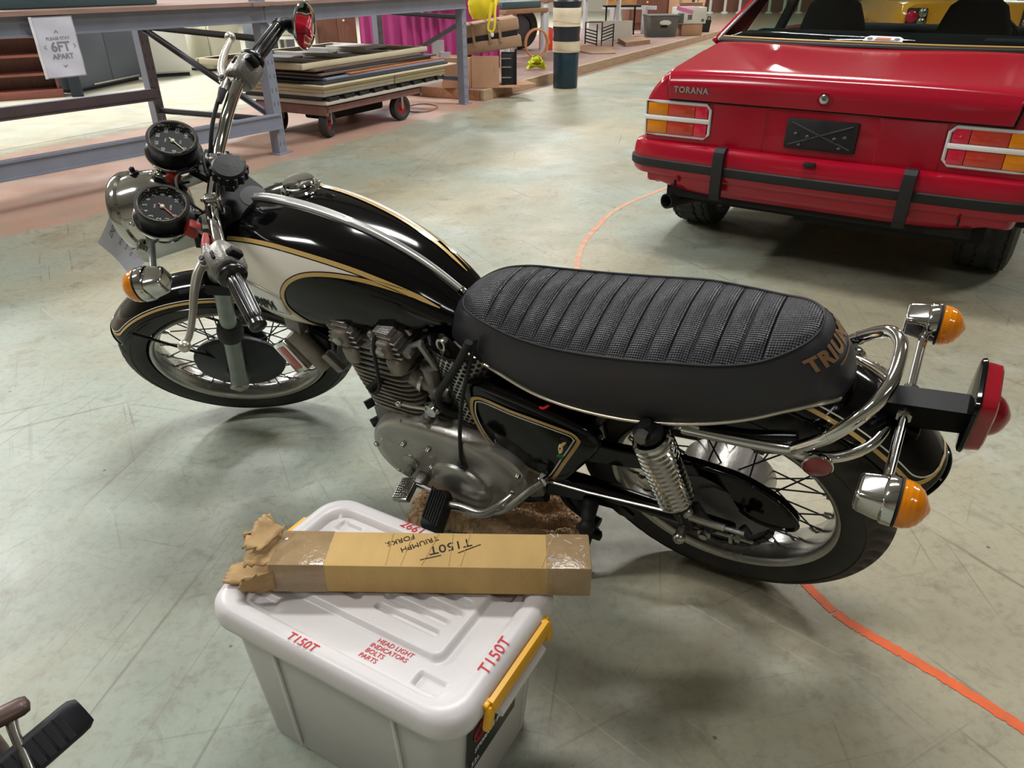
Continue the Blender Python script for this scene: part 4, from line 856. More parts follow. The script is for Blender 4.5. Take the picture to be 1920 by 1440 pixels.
def rw(u, t):
    return ((0.735 - 0.175 * t) * u, (-0.125 + 0.15 * u * u) * (1 - t) + (0.40 + 0.05 * u * u) * t, 0.957 - 0.004 * abs(u) + 0.305 * t - 0.02 * t * abs(u) ** 3)
quadbar('rear_window', [[rw(u, t) for u in [-1 + 2 * k / 16 for k in range(17)]] for t in [k / 6 for k in range(7)]], 'car_glass', 0.004)
obj('window_seal', MB().tube([rw(u, 0.0) for u in [-1 + 2 * k / 24 for k in range(25)]], 0.013, n=8), 'rubber', car)
obj('window_trim', MB().tube([(x, y + 0.006, z + 0.012) for x, y, z in [rw(u * 0.99, 0.02) for u in [-1 + 2 * k / 24 for k in range(25)]]], 0.0045, n=6), 'gold', car)
quadbar('windscreen', [[(0.72 * u, 2.32 + 0.06 * (1 - u * u), 0.93) for u in (-1, -0.5, 0, 0.5, 1)], [(0.58 * u, 1.84 + 0.05 * (1 - u * u), 1.27) for u in (-1, -0.5, 0, 0.5, 1)]], 'car_glass', 0.004)
# sticker on the rear window
def onglass(a, b_, o):
    p = Vector(rw((0.07 + a) / 0.735, 0.072 + b_ / 0.58)); return p + Vector((0, -0.5, 0.86)) * o
sk = obj('sticker', MB().prism([(-0.085, 0.0), (0.085, 0.0), (0.085, 0.022), (0.07, 0.034), (-0.06, 0.036), (-0.08, 0.024)], lambda a, b_: onglass(a, b_, 0.003), lambda a, b_: onglass(a, b_, 0.0045)), 'tag_white', car, smooth=0)
obj('print', MB().prism([(-0.035, 0.010), (0.030, 0.010), (0.034, 0.024), (-0.030, 0.025)], lambda a, b_: onglass(a, b_, 0.005), lambda a, b_: onglass(a, b_, 0.0055)), 'panel_orange', sk, smooth=0)
obj('print', MB().prism([(-0.040, 0.004), (0.050, 0.004), (0.050, 0.008), (-0.040, 0.008)], lambda a, b_: onglass(a, b_, 0.005), lambda a, b_: onglass(a, b_, 0.0055)), 'wheel_red', sk, smooth=0)
for x_ in (-0.058, 0.060): obj('emblem', MB().prism([(x_ + 0.013 * math.cos(k * PI / 6), 0.014 + 0.010 * math.sin(k * PI / 6)) for k in range(12)], lambda a, b_: onglass(a, b_, 0.005), lambda a, b_: onglass(a, b_, 0.0055)), 'crate_grey', sk, smooth=0)
# interior
obj('parcel_shelf', MB().grid([[(0.72 * u, (-0.09 + 0.13 * u * u) * (1 - t) + 0.33 * t, 0.935 + 0.012 * t) for u in [-1 + 2 * k / 10 for k in range(11)]] for t in (0, 0.5, 1)]), 'car_cloth', car)
obj('rear_seat', MB().box((0, 0.40, 0.80), (1.36, 0.16, 0.38), rot=(-0.2, 0, 0), bev=0.05, seg=3).box((0, 0.75, 0.55), (1.36, 0.55, 0.2), bev=0.06, seg=3), 'car_cloth', car)
for s in (-1, 1):
    x0 = -0.385 if s < 0 else 0.345
    pr = [(-0.175, 0.55), (0.175, 0.55), (0.185, 0.95), (0.165, 1.02), (0.135, 1.10), (0.09, 1.135), (-0.09, 1.135), (-0.135, 1.10), (-0.165, 1.02), (-0.185, 0.95)]
    mm = MB(); rws = []
    for dy, sc_ in ((-0.05, 0.86), (-0.035, 0.96), (0.0, 1.0), (0.05, 1.0), (0.085, 0.95), (0.1, 0.85)):
        rws.append([(x0 + a * sc_, 0.98 + dy - (b_ - 0.55) * 0.18, 0.84 + (b_ - 0.84) * (0.6 + 0.4 * sc_)) for a, b_ in pr])
    mm.grid(rws, cu=True, caps=True)
    obj('front_seat', mm, 'car_cloth', car, smooth=60)
    obj('seat_cushion', MB().box((x0, 1.25, 0.50), (0.45, 0.5, 0.16), bev=0.05, seg=3), 'car_cloth', car)
    obj('speaker_box', MB().box((s * 0.56, 0.16, 0.968), (0.20, 0.18, 0.045), bev=0.008), 'car_cloth', car)
obj('dashboard', MB().box((0, 2.12, 0.84), (1.4, 0.32, 0.2), bev=0.05, seg=3), 'car_cloth', car)
obj('steering_wheel', MB().tube([(0.36 + 0.18 * math.cos(a), 1.78 - 0.06 * math.sin(a), 0.86 + 0.16 * math.sin(a)) for a in [k * 2 * PI / 28 for k in range(28)]], 0.012, n=8, closed=True), 'car_black', car)
obj('floor_pan', MB().box((0, 1.2, 0.42), (1.4, 2.0, 0.04)), 'under_black', car)
obj('speaker_cap', MB().sphere((0.155, 0.42, 0.975), 0.022, sc=(1, 1, 0.7)), 'dull_chrome', car)

# ------------------------------------------------------------------ orange car beyond
oc = thing('car', 'orange-yellow coupe with round tail lamps parked beyond the red sedan', 'car', mx=T(5.30, 9.40, 0.0, math.radians(-14)))
oy = [-0.05, 0.0, 0.1, 0.4, 0.9, 1.6, 2.4, 3.2, 3.7, 3.8]
def osec(y):
    w_ = lerp(y, [-0.05, 0.0, 0.1, 0.6, 3.2, 3.8], [0.74, 0.78, 0.81, 0.85, 0.84, 0.76]); zt = lerp(y, [-0.05, 0.1, 0.6, 2.4, 3.8], [0.93, 0.96, 0.98, 0.95, 0.80])
    return [(w_ * 0.93, y, 0.30), (w_, y, 0.50), (w_, y, 0.66), (w_ * 0.98, y, 0.80), (w_ * 0.93, y, zt - 0.03), (w_ * 0.85, y, zt), (w_ * 0.4, y, zt + 0.012), (0, y, zt + 0.015)]
rws = [[(-x, y, z) for x, y, z in osec(y)][:-1] + osec(y)[::-1] for y in oy]
obj('body', MB().grid(rws, caps=True), 'car_orange', oc, smooth=40)
obj('cabin', MB().add([(-0.68, 0.75, 0.97), (0.68, 0.75, 0.97), (0.70, 2.5, 0.95), (-0.70, 2.5, 0.95), (-0.52, 1.25, 1.30), (0.52, 1.25, 1.30), (0.52, 1.95, 1.30), (-0.52, 1.95, 1.30)], [(0, 1, 5, 4), (1, 2, 6, 5), (2, 3, 7, 6), (3, 0, 4, 7), (4, 5, 6, 7)]), 'car_orange', oc, smooth=0)
obj('tail_panel', MB().box((-0.60, -0.055, 0.79), (0.22, 0.02, 0.20), bev=0.02), 'car_black', oc); obj('tail_panel', MB().box((0.60, -0.055, 0.79), (0.22, 0.02, 0.20), bev=0.02), 'car_black', oc)
obj('plate_recess', MB().box((0.0, -0.052, 0.78), (0.62, 0.02, 0.15), bev=0.008), 'snap_wood', oc)
def rl(x, z, r, m): obj('tail_lamp', MB().lathe([(0.0, 0.024), (r * 0.6, 0.02), (r, 0.008), (r * 1.12, 0.010), (r * 1.15, 0.0)], n=20, o=(x, -0.066, z), ax=(0, -1, 0)), m, oc)
for s in (-1, 1):
    rl(s * 0.655, 0.80, 0.058, 'pink_lens'); rl(s * 0.545, 0.845, 0.042, 'dull_chrome'); rl(s * 0.545, 0.745, 0.042, 'dull_chrome')
    for wy in (0.75, 3.1): obj('tyre', MB().lathe([(0.18, -0.09), (0.28, -0.1), (0.30, -0.07), (0.30, 0.07), (0.28, 0.1), (0.18, 0.09), (0.0, 0.07)], n=28, o=(s * 0.74, wy, 0.30), ax=(s, 0, 0)), 'tyre', oc)
obj('bumper', MB().box((0, -0.08, 0.52), (1.55, 0.08, 0.10), bev=0.02), 'chrome', oc)
# ------------------------------------------------------------------ motorcycle
BM = Matrix.Translation((0.5123, 1.3765, 0.0036)) @ Matrix.Rotation(math.radians(150.0677), 4, 'Z') @ Matrix.Rotation(math.radians(-20.71), 4, 'X') @ Matrix.Rotation(-0.0046, 4, 'Y')
bike = thing('motorcycle', 'black and cream vintage motorcycle with gold pinstripes leaning on its side stand', 'motorcycle', mx=BM)
CAS = math.radians(28); AX = Vector((-math.sin(CAS), 0, math.cos(CAS))); AP = Vector((1.545, 0, 0))
ST = Matrix.Translation(AP) @ Matrix.Rotation(math.radians(34.468), 4, AX) @ Matrix.Translation(-AP)
def B(nm, mb, m, par=None, **k): return obj(nm, mb, m, par or bike, **k)
def S(nm, mb, m, **k): return obj(nm, mb, m, bike, mx=ST, **k)
V = Vector
# ---- wheels
def wheel(cx, cz, R, r, rimr, rimy, steered, front):
    rim = MB(); P = [(rimr, rimy), (rimr - 0.003, rimy + 0.004), (rimr - 0.010, rimy + 0.002), (rimr - 0.017, rimy - 0.010), (rimr - 0.019, rimy - 0.022), (rimr - 0.026, 0.006)]
    P = P + [(a, -b_) for a, b_ in P[::-1]] + [(rimr + 0.002, -rimy + 0.004), (rimr - 0.012, 0.0), (rimr + 0.002, rimy - 0.004)]
    rim.lathe(P + [P[0]], n=96, o=(cx, 0, cz), ax=(0, 1, 0))
    w_ = obj('wheel', rim, 'chrome' if not front else 'dull_chrome', bike, mx=ST if steered else None, smooth=50)
    if not front: w_.data.materials.clear(); w_.data.materials.append(MATS['dull_chrome'])
    n = 200; rows = []
    ts = [-2.25, -2.0, -1.75, -1.5, -1.3, -1.15, -1.05, -0.9, -0.75, -0.6, -0.45, -0.3, -0.18, -0.06, 0.06, 0.18, 0.3, 0.45, 0.6, 0.75, 0.9, 1.05, 1.15, 1.3, 1.5, 1.75, 2.0, 2.25]
    for i in range(n):
        a = 2 * PI * i / n; row = []
        for t in ts:
            d = 0.0; at = abs(t)
            if front:
                if at < 1.0 and (0.4 < at < 0.5 or at < 0.1): d = 0.0035
                if 0.5 < at < 1.12 and (i + int(at * 6)) % 5 == 0: d = 0.004
            else:
                ph = (i / n * 50 + at * 1.5) % 1.0
                if 0.25 < at < 1.25 and ph < 0.26: d = 0.0045
            rr_ = r - d; sq = 0.94 if at < 0.5 else 1.0
            row.append((cx + (R - r + rr_ * math.cos(t) * (1.0 if at < 1.57 else 1.0)) * math.cos(a), rr_ * math.sin(t), cz + (R - r + rr_ * math.cos(t)) * math.sin(a)))
        rows.append(row)
    obj('tyre', MB().grid(rows, cv=True), 'tyre', w_, smooth=32)
    for s in (-1, 1):
        obj('sidewall_ring', MB().tube([(cx + (R - r * 0.78) * math.cos(a), s * r * 0.985, cz + (R - r * 0.78) * math.sin(a)) for a in [2 * PI * k / 80 for k in range(80)]], 0.0012, n=5, closed=True), 'tyre', w_)
    hr = 0.062 if front else 0.050
    obj('hub', MB().lathe([(0.0, -0.05), (hr + 0.008, -0.045), (hr + 0.008, -0.037), (hr * 0.6, -0.03), (hr * 0.6, 0.03), (hr + 0.008, 0.037), (hr + 0.008, 0.045), (0.0, 0.05)], n=36, o=(cx, 0, cz), ax=(0, 1, 0)), 'drum_grey', w_)
    for k in range(40):
        s = 1 if k % 2 == 0 else -1; a = 2 * PI * k / 40; off = math.radians(62) * (1 if (k // 2) % 2 == 0 else -1)
        ah = a + off * 1.0
        p0 = V((cx + hr * math.cos(ah), s * 0.041, cz + hr * math.sin(ah))); p1 = V((cx + (rimr - 0.022) * math.cos(a), s * 0.006, cz + (rimr - 0.022) * math.sin(a)))
        sp = obj('spoke', MB().tube([p0, p1], 0.0019, n=5), 'drum_grey', w_)
    nip = MB()
    for k in range(40):
        a = 2 * PI * k / 40; s = 1 if k % 2 == 0 else -1
        nip.cyl((cx + (rimr - 0.027) * math.cos(a), s * 0.006, cz + (rimr - 0.027) * math.sin(a)), (cx + (rimr - 0.041) * math.cos(a), s * 0.0085, cz + (rimr - 0.041) * math.sin(a)), 0.0035, n=6)
    obj('spoke_nipple', nip, 'dull_chrome', w_, kind='stuff')
    return w_
FW = V((1.4455, 0, 0.3185)); FR = 0.3295
fw = wheel(FW.x, FW.z, FR, 0.047, 0.2475, 0.036, True, True)
obj('brake_drum', MB().lathe([(0.0, 0.088), (0.022, 0.088), (0.030, 0.080), (0.060, 0.072), (0.108, 0.058), (0.124, 0.050), (0.129, 0.040), (0.124, 0.028), (0.06, 0.0), (0.04, -0.05), (0.0, -0.06)], n=48, o=FW, ax=(0, 1, 0)).tube([(FW.x + 0.03 * math.cos(1), 0.086, FW.z + 0.03), (FW.x - 0.05, 0.085, FW.z + 0.06)], 0.008, n=8), 'drum_grey', fw)
rw_ = wheel(0.0, 0.3322, 0.3345, 0.0577, 0.2438, 0.045, False, False)
obj('brake_drum', MB().lathe([(0.0, 0.072), (0.020, 0.072), (0.04, 0.06), (0.094, 0.052), (0.100, 0.044), (0.100, -0.03), (0.05, -0.06), (0.0, -0.07)], n=48, o=(0, 0, 0.3322), ax=(0, 1, 0)), 'polished_alloy', rw_)
spk = MB(); npt = 52; pol = []
for k in range(npt * 4):
    a = 2 * PI * k / (npt * 4); rr_ = 0.121 if k % 4 in (0, 1) else 0.112; pol.append((rr_ * math.cos(a), 0.3322 + rr_ * math.sin(a)))
spk.prism(pol, lambda a, b_: (a, 0.068, b_), lambda a, b_: (a, 0.074, b_))
obj('sprocket', spk, 'drum_grey', rw_, smooth=20)
obj('sprocket_face', MB().lathe([(0.0, 0.078), (0.098, 0.0775), (0.102, 0.074)], n=40, o=(0, 0, 0.3322), ax=(0, 1, 0)), 'plate_grey' if 'plate_grey' in MATS else mat('plate_grey', '#77767a', 0.5, 0.3, noise=0.15, nscale=20), rw_)
ch = MB()
def chain_path():
    P = []
    for k in range(26):
        a = PI / 2 + 0.05 + PI * 0.0 + (PI - 0.1) * k / 25; P.append((0.121 * math.cos(a), 0.3322 + 0.121 * math.sin(a)))
    for k in range(1, 32): P.append((0.0 + 0.47 * k / 31, 0.211 + 0.063 * k / 31))
    for k in range(8): a = -PI / 2 + PI * k / 7; P.append((0.47 + 0.04 * math.cos(a), 0.314 + 0.04 * math.sin(a)))
    for k in range(1, 32): P.append((0.47 - 0.47 * k / 31, 0.354 + 0.099 * k / 31))
    return P
CP = chain_path()
for i, (a, b_) in enumerate(CP):
    c_, d = CP[(i + 1) % len(CP)]; an = math.atan2(d - b_, c_ - a); ln = math.hypot(c_ - a, d - b_)
    ch.box(((a + c_) / 2, 0.071, (b_ + d) / 2), (ln * 1.15, 0.012 if i % 2 else 0.016, 0.011), rot=(0, -an, 0))
B('chain', ch, 'drum_grey', smooth=0, kind='stuff')
# ---- fork
def fk(z, y): return V((1.462 - (z - 0.285) * 0.49, y, z))
for s in (1, -1):
    y = 0.097 * s
    leg = S('fork_leg', MB().tube([fk(0.278, y), fk(0.284, y), fk(0.34, y), fk(0.345, y), fk(0.52, y), fk(0.545, y)], [0.018, 0.024, 0.025, 0.0225, 0.0225, 0.027], n=24), 'fork_alloy')
    obj('gaiter', MB().tube([fk(0.528, y), fk(0.532, y), fk(0.548, y), fk(0.572, y), fk(0.582, y)], [0.026, 0.033, 0.034, 0.030, 0.024], n=24), 'rubber', leg)
    obj('stanchion', MB().tube([fk(0.57, y), fk(0.745, y)], 0.0205, n=20).tube([fk(0.745, y), fk(0.93, y)], 0.0245, n=20), 'fork_alloy', leg)
    obj('top_nut', MB().tube([fk(0.93, y), fk(0.945, y), fk(0.949, y)], [0.021, 0.020, 0.012], n=6), 'chrome', leg)
    obj('axle_cap', MB().box(fk(0.30, y), (0.045, 0.046, 0.04), rot=(0, 0.46, 0), bev=0.006).cyl(fk(0.30, y + 0.0) + V((0, -0.028 * s, 0)), fk(0.30, y) + V((0, 0.026 * s, 0)), 0.012, 12), 'polished_alloy', leg)
yk = MB()
def yoke(z, th):
    c_ = fk(z, 0); x1 = c_.x; x0 = 1.545 - z * 0.5317
    poly = [(x1 + 0.032, 0.10), (x1 + 0.025, 0.128), (x1 - 0.02, 0.128), (x1 - 0.03, 0.09), (x0 + 0.004, 0.03), (x0 - 0.004, 0.0), (x0 + 0.004, -0.03), (x1 - 0.03, -0.09), (x1 - 0.02, -0.128), (x1 + 0.025, -0.128), (x1 + 0.032, -0.10), (x1 + 0.01, -0.04), (x1 + 0.01, 0.04)]
    f = lambda dz: (lambda a, b_: (a - dz * 0.47, b_, z + dz + (c_.x - a) * -0.5 * -1 * 0.0 + (c_.x - a) * 0.50 * -1))
    yk.prism(poly, f(-th / 2), f(th / 2))
yoke(0.905, 0.03); yoke(0.75, 0.035); yk.tube([AP + AX * 0.80, AP + AX * 0.985], 0.022, n=16)
mat('yoke_black', '#08080a', 0.4, 0, spec=0.2); S('yoke', yk, 'yoke_black')
sdm = S('damper_knob', MB().lathe([(0.0, 0.012), (0.031, 0.011), (0.0355, 0.007), (0.0365, -0.014), (0.032, -0.019), (0.016, -0.022), (0.0, -0.022)], n=40, o=V((1.081, 0, 0.972)), ax=AX), 'satin_black')
rb_ = MB()
e1 = V((0, 1, 0)); e2 = AX.cross(e1)
for k in range(14):
    a = 2 * PI * k / 14; rb_.tube([V((1.081, 0, 0.972)) + (e1 * math.cos(a) + e2 * math.sin(a)) * 0.0355 + AX * h for h in (-0.015, 0.006)], 0.0045, n=6)
obj('knob_rib', rb_, 'satin_black', sdm); obj('knob_stem', MB().tube([V((1.081, 0, 0.975)) - AX * 0.02, V((1.081, 0, 0.975)) - AX * 0.055], 0.018, n=6), 'chrome', sdm)
# ---- handlebar and controls
hbp = [(0.984, 0.418, 0.977), (1.03, 0.318, 0.988), (1.064, 0.235, 0.993), (1.090, 0.165, 0.983), (1.115, 0.112, 0.962), (1.130, 0.07, 0.949), (1.133, 0.03, 0.946)]
hbp = [V(p) for p in hbp]; full = hbp + [V((p.x, -p.y, p.z)) for p in hbp[::-1]]
bar = S('handlebar', MB().tube(full, 0.0132, n=20, sub=6), 'chrome')
for s in (1, -1):
    obj('clamp', MB().box((1.128, 0.058 * s, 0.944), (0.036, 0.024, 0.046), rot=(0, -0.3, 0), bev=0.007, seg=3).cyl((1.118, 0.058 * s, 0.92), (1.145, 0.058 * s, 0.88), 0.013, 12).sphere((1.113, 0.058 * s, 0.967), 0.0055, 8, 6).sphere((1.143, 0.058 * s, 0.962), 0.0055, 8, 6), 'dull_chrome', bar)
    my = lambda p: V((p[0], p[1] * s, p[2]))
    g0, g1 = my((1.0345, 0.308, 0.9885)), my((0.982, 0.424, 0.9765)); dg = (g1 - g0).normalized()
    gp_ = MB(); rows = []; nn = 48
    fr_ = frame(g0, dg)
    for h, rr_ in ((-0.012, 0.0125), (-0.010, 0.028), (-0.004, 0.029), (0.0, 0.027), (0.004, 0.0165), (0.012, 0.0162), (0.035, 0.0178), (0.070, 0.0175), (0.100, 0.0165), (0.112, 0.0162), (0.1135, 0.0145), (0.117, 0.0145), (0.118, 0.0165), (0.127, 0.0165), (0.130, 0.012), (0.130, 0.0)):
        row = []
        for j in range(nn):
            a = 2 * PI * j / nn; q = rr_ - (0.0016 if (0.01 < h < 0.113 and j % 4 in (0, 1)) else 0)
            row.append(fr_ @ V((q * math.cos(a), q * math.sin(a), h)))
        rows.append(row)
    obj('grip', MB().grid(rows, cu=True), 'rubber', bar, smooth=40).data.materials[0] = MATS['grip_black'] if 'grip_black' in MATS else mat('grip_black', '#0e0e10', 0.28, 0, coat=0.3)
    # switch housing
    hc = my((1.052, 0.268, 0.9915)); dh = (my((1.0345, 0.308, 0.9885)) - my((1.07, 0.225, 0.993))).normalized(); hf = frame(hc, dh, (0.3, 0, 1))
    hm = MB(); rows = []
    for h, k in ((-0.033, 0.62), (-0.030, 0.86), (-0.024, 0.98), (0.0, 1.0), (0.020, 0.98), (0.027, 0.88), (0.031, 0.64)):
        rows.append([hf @ V((k * 0.033 * math.copysign(abs(math.cos(a)) ** 0.45, math.cos(a)), k * 0.028 * math.copysign(abs(math.sin(a)) ** 0.6, math.sin(a)), h)) for a in [2 * PI * j / 32 for j in range(32)]])
    hm.grid(rows, cu=True, caps=True)
    sw = obj('switch_housing', hm, 'cast_alloy', bar)
    obj('switch', MB().box(hf @ V((0.031, 0.0, 0.0)), (0.010, 0.007, 0.020), rot=hf.to_3x3(), bev=0.002).box(hf @ V((0.012, -0.030 * s, 0.012)), (0.030, 0.022, 0.016), rot=hf.to_3x3(), bev=0.004), 'satin_black', sw)
    obj('collar', MB().tube([hc + dh * 0.028, hc + dh * 0.040], 0.0165, n=20), 'chrome', sw)
    # lever perch and blade
    pv = my((1.092, 0.262, 0.999)) if s > 0 else my((1.092, 0.238, 1.004))
    pe = obj('lever_perch', MB().box((hc + pv) / 2, ((pv - hc).length + 0.02, 0.030, 0.018), rot=frame(hc, (0, 0.1, 1), pv - hc).to_3x3(), bev=0.004).tube([pv + V((0.0, -0.035 * s, 0.004)), pv + V((-0.004, 0.0, 0.0))], [0.009, 0.010], n=12).cyl(pv + V((0, 0, -0.012)), pv + V((0, 0, 0.012)), 0.009, 14), 'cast_alloy', bar)
    bl = [(1.094, 0.258, 0.999), (1.110, 0.283, 0.993), (1.122, 0.315, 0.981), (1.134, 0.350, 0.962), (1.147, 0.385, 0.947), (1.160, 0.404, 0.941)] if s > 0 else [(1.094, 0.236, 1.004), (1.100, 0.27, 1.010), (1.095, 0.31, 1.014), (1.089, 0.345, 1.012), (1.087, 0.368, 1.009), (1.088, 0.378, 1.009)]
    lv = obj('lever', MB().tube([my(p) for p in bl], [0.010, 0.011, 0.0095, 0.008, 0.0075, 0.008], n=14, sub=5, flat=0.75).sphere(my(bl[-1]), 0.0125, 14, 10), 'polished_alloy', bar)
    lv.data.materials[0] = MATS['lever_alloy'] if 'lever_alloy' in MATS else mat('lever_alloy', '#c9c5b9', 0.33, 0.75, rvar=0.06, nscale=30)
    obj('pivot_screw', MB().cyl(pv + V((0, 0, 0.010)), pv + V((0, 0, 0.0145)), 0.0055, 10), 'drum_grey', bar)
    # cable leaving the perch
    if s > 0: cp = [pv + V((0.0, -0.035, 0.004)), my((1.098, 0.20, 1.000)), my((1.14, 0.15, 0.975)), my((1.19, 0.10, 0.92)), my((1.24, 0.06, 0.84)), my((1.16, 0.03, 0.72))]
    else: cp = [pv + V((0.0, 0.035, 0.004)), my((1.105, 0.175, 1.003)), my((1.125, 0.12, 0.985)), my((1.15, 0.07, 0.94)), my((1.17, 0.04, 0.87)), my((1.15, 0.03, 0.72))]
    obj('cable', MB().tube(cp, 0.0045 if s < 0 else 0.0032, n=8, sub=6), 'rubber', bar)
    obj('cable_boot', MB().tube([pv + V((0.0, -0.030 * s, 0.004)), pv + V((0.002, -0.052 * s, 0.004)), pv + V((0.006, -0.068 * s, 0.001))], [0.009, 0.008, 0.005], n=12), 'red_wire' if s > 0 else 'rubber', bar)
# bar end mirror
mc = V((0.940, -0.440, 0.948)); nw = V((0.966, -0.24, -0.09)); nl = ((BM @ ST).to_3x3().inverted() @ nw).normalized()
mirM = frame(mc, nl)
mr = S('mirror', MB().lathe([(0.0, -0.016), (0.024, -0.013), (0.044, -0.004), (0.0525, 0.004), (0.0535, 0.007), (0.050, 0.008)], n=48, o=mc, ax=nl), 'satin_black')
obj('glass', MB().lathe([(0.050, 0.0065), (0.04, 0.0076), (0.0, 0.0086)], n=48, o=mc, ax=nl), 'mirror', mr)
obj('rim', MB().tube([mirM @ V((0.052 * math.cos(a), 0.052 * math.sin(a), 0.0065)) for a in [2 * PI * k / 48 for k in range(48)]], 0.0022, n=6, closed=True), 'chrome', mr)
obj('stem', MB().tube([V((0.984, -0.418, 0.977)), V((0.974, -0.432, 0.970)), V((0.956, -0.440, 0.960)), mc - nl * 0.012], [0.0145, 0.015, 0.010, 0.010], n=12, sub=4).lathe([(0.0, -0.012), (0.016, -0.010), (0.018, 0.0), (0.016, 0.010), (0.0, 0.012)], n=18, o=V((0.962, -0.438, 0.955)), ax=(0.3, 0.2, 1)), 'satin_black', mr)
# ---- instruments
IN = V((-0.5, 0, 0.866))
def dialpt(f, a, r, h): return f @ V((r * math.cos(a), r * math.sin(a), h))
for s in (1, -1):
    c_ = V((1.202, 0.093 * s, 1.008)); f = frame(c_, IN, (0, 1, 0))
    ins = S('instrument', MB().lathe([(0.0, -0.075), (0.035, -0.072), (0.047, -0.055), (0.0505, -0.01), (0.0525, -0.002), (0.0525, 0.004), (0.048, 0.006), (0.045, 0.001), (0.044, -0.006)], n=56, o=c_, ax=IN), 'satin_black')
    obj('cup', MB().lathe([(0.049, -0.038), (0.0585, -0.034), (0.0600, -0.036), (0.0590, -0.040), (0.050, -0.062), (0.032, -0.079), (0.0, -0.081)], n=56, o=c_, ax=IN), 'chrome', ins)
    obj('bezel', MB().lathe([(0.0485, 0.0045), (0.0472, 0.0072), (0.0445, 0.0062), (0.0430, -0.004)], n=56, o=c_, ax=IN), 'chrome', ins)
    obj('dial', MB().lathe([(0.0440, -0.006), (0.0, -0.006)], n=48, o=c_, ax=IN), 'black_glass', ins)
    tk = MB(); nt_ = 46
    for k in range(nt_ + 1):
        a = math.radians(-125 + 270 * k / nt_) + PI; big = k % (6 if s < 0 else 5) == 0
        p0, p1 = dialpt(f, a, 0.0415, -0.0052), dialpt(f, a, 0.0375 if big else 0.0395, -0.0052)
        tk.tube([p0, p1], 0.0008 if big else 0.0004, n=4)
    obj('tick_mark', tk, 'dial_print', ins, smooth=0, kind='stuff')
    # fm: reading direction: towards the rider is down
    ex = V((0, -1, 0)); ey = IN.cross(ex) * -1.0; ey = V((0.866, 0, 0.5)); fm = basis(c_ + IN * -0.0055, ex, ey, IN)
    nums = ['10', '20', '40', '60', '80', '100', '120', '140'][:8] if s < 0 else ['0', '1', '2', '3', '4', '5', '6', '7', '8', '9', '10']
    for k, tx in enumerate(nums):
        a = math.radians(232 - 284 * k / (len(nums) - 1)); cx_, cy_ = 0.0325 * math.cos(a), 0.0325 * math.sin(a)
        obj('numeral', text_mesh(tx, 0.0115, 0.00005, lambda x, y, z: fm @ V((x + cx_, y + cy_, z))), 'dial_print', ins, smooth=0)
    for tx, yy in ((('MPH', 0.014), ('KPH', -0.016)) if s < 0 else (('RPM', 0.014), ('x1000', -0.016))):
        obj('dial_lettering', text_mesh(tx, 0.0055, 0.00005, lambda x, y, z: fm @ V((x, y + yy, z))), 'dial_print', ins, smooth=0)
    an = math.radians(228)
    nd = MB().prism([(-0.0012, -0.010), (0.0012, -0.010), (0.0006, 0.034), (-0.0006, 0.034)], lambda a, b_: fm @ V((b_ * math.cos(an) - a * math.sin(an), b_ * math.sin(an) + a * math.cos(an), 0.0015)), lambda a, b_: fm @ V((b_ * math.cos(an) - a * math.sin(an), b_ * math.sin(an) + a * math.cos(an), 0.0022)))
    obj('needle', nd, 'needle_red' if s > 0 else 'needle', ins, smooth=0)
    obj('needle_hub', MB().lathe([(0.0, 0.0035), (0.004, 0.003), (0.005, 0.0)], n=16, o=c_ + IN * -0.0052, ax=IN), 'needle', ins)
    obj('mount', MB().tube([c_ - IN * 0.07, V((1.19, 0.06 * s, 0.93)), V((1.165, 0.05 * s, 0.905))], 0.010, n=8).box(c_ - IN * 0.058 + V((-0.02, -0.02 * s, 0)), (0.07, 0.05, 0.006), rot=frame(c_, IN, (1, 0, 0)).to_3x3(), bev=0.002), 'satin_black', ins)
S('wiring', MB().tube([(1.21, -0.06, 0.945), (1.24, -0.02, 0.955), (1.25, 0.02, 0.94), (1.22, 0.05, 0.93)], 0.004, n=6, sub=5).tube([(1.20, -0.03, 0.94), (1.23, 0.0, 0.965), (1.24, 0.035, 0.95)], 0.003, n=6, sub=5).tube([(1.18, -0.05, 0.95), (1.2, -0.01, 0.98), (1.19, 0.04, 0.97), (1.16, 0.06, 0.92)], 0.003, n=6, sub=5), 'rubber')
for c_, z_, r_ in (((1.235, -0.035, 0.955), (0.035, 0.028, 0.03), (0.3, 0.4, 0.2)), ((1.245, -0.075, 0.935), (0.03, 0.03, 0.025), (0.1, 0.2, 0.5)), ((1.165, 0.125, 0.955), (0.03, 0.03, 0.028), (0.2, 0.5, 0.3))):
    S('connector', MB().box(c_, z_, rot=r_, bev=0.007), 'red_wire')
# ---- headlight
HA = V((1, 0, -0.06)).normalized(); HC = V((1.331, 0, 0.915))
hl = S('headlight', MB().lathe([(0.0, -0.115), (0.03, -0.112), (0.06, -0.098), (0.078, -0.070), (0.086, -0.035), (0.088, -0.008), (0.088, 0.0)], n=56, o=HC, ax=HA), 'chrome')
obj('rim', MB().lathe([(0.088, -0.010), (0.0935, -0.006), (0.0955, 0.004), (0.093, 0.014), (0.085, 0.018), (0.082, 0.014)], n=56, o=HC, ax=HA), 'chrome', hl)
mat('lamp_glass', '#c9d0d2', 0.08, 0.3, coat=1.0)
obj('lens', MB().lathe([(0.083, 0.014), (0.06, 0.026), (0.03, 0.032), (0.0, 0.034)], n=40, o=HC, ax=HA), 'lamp_glass', hl)
obj('switch', MB().lathe([(0.010, 0.0), (0.010, 0.004), (0.0055, 0.005), (0.006, 0.014), (0.0, 0.017)], n=18, o=HC + V((-0.035, -0.035, 0.079)), ax=(0, -0.4, 1)), 'satin_black', hl)
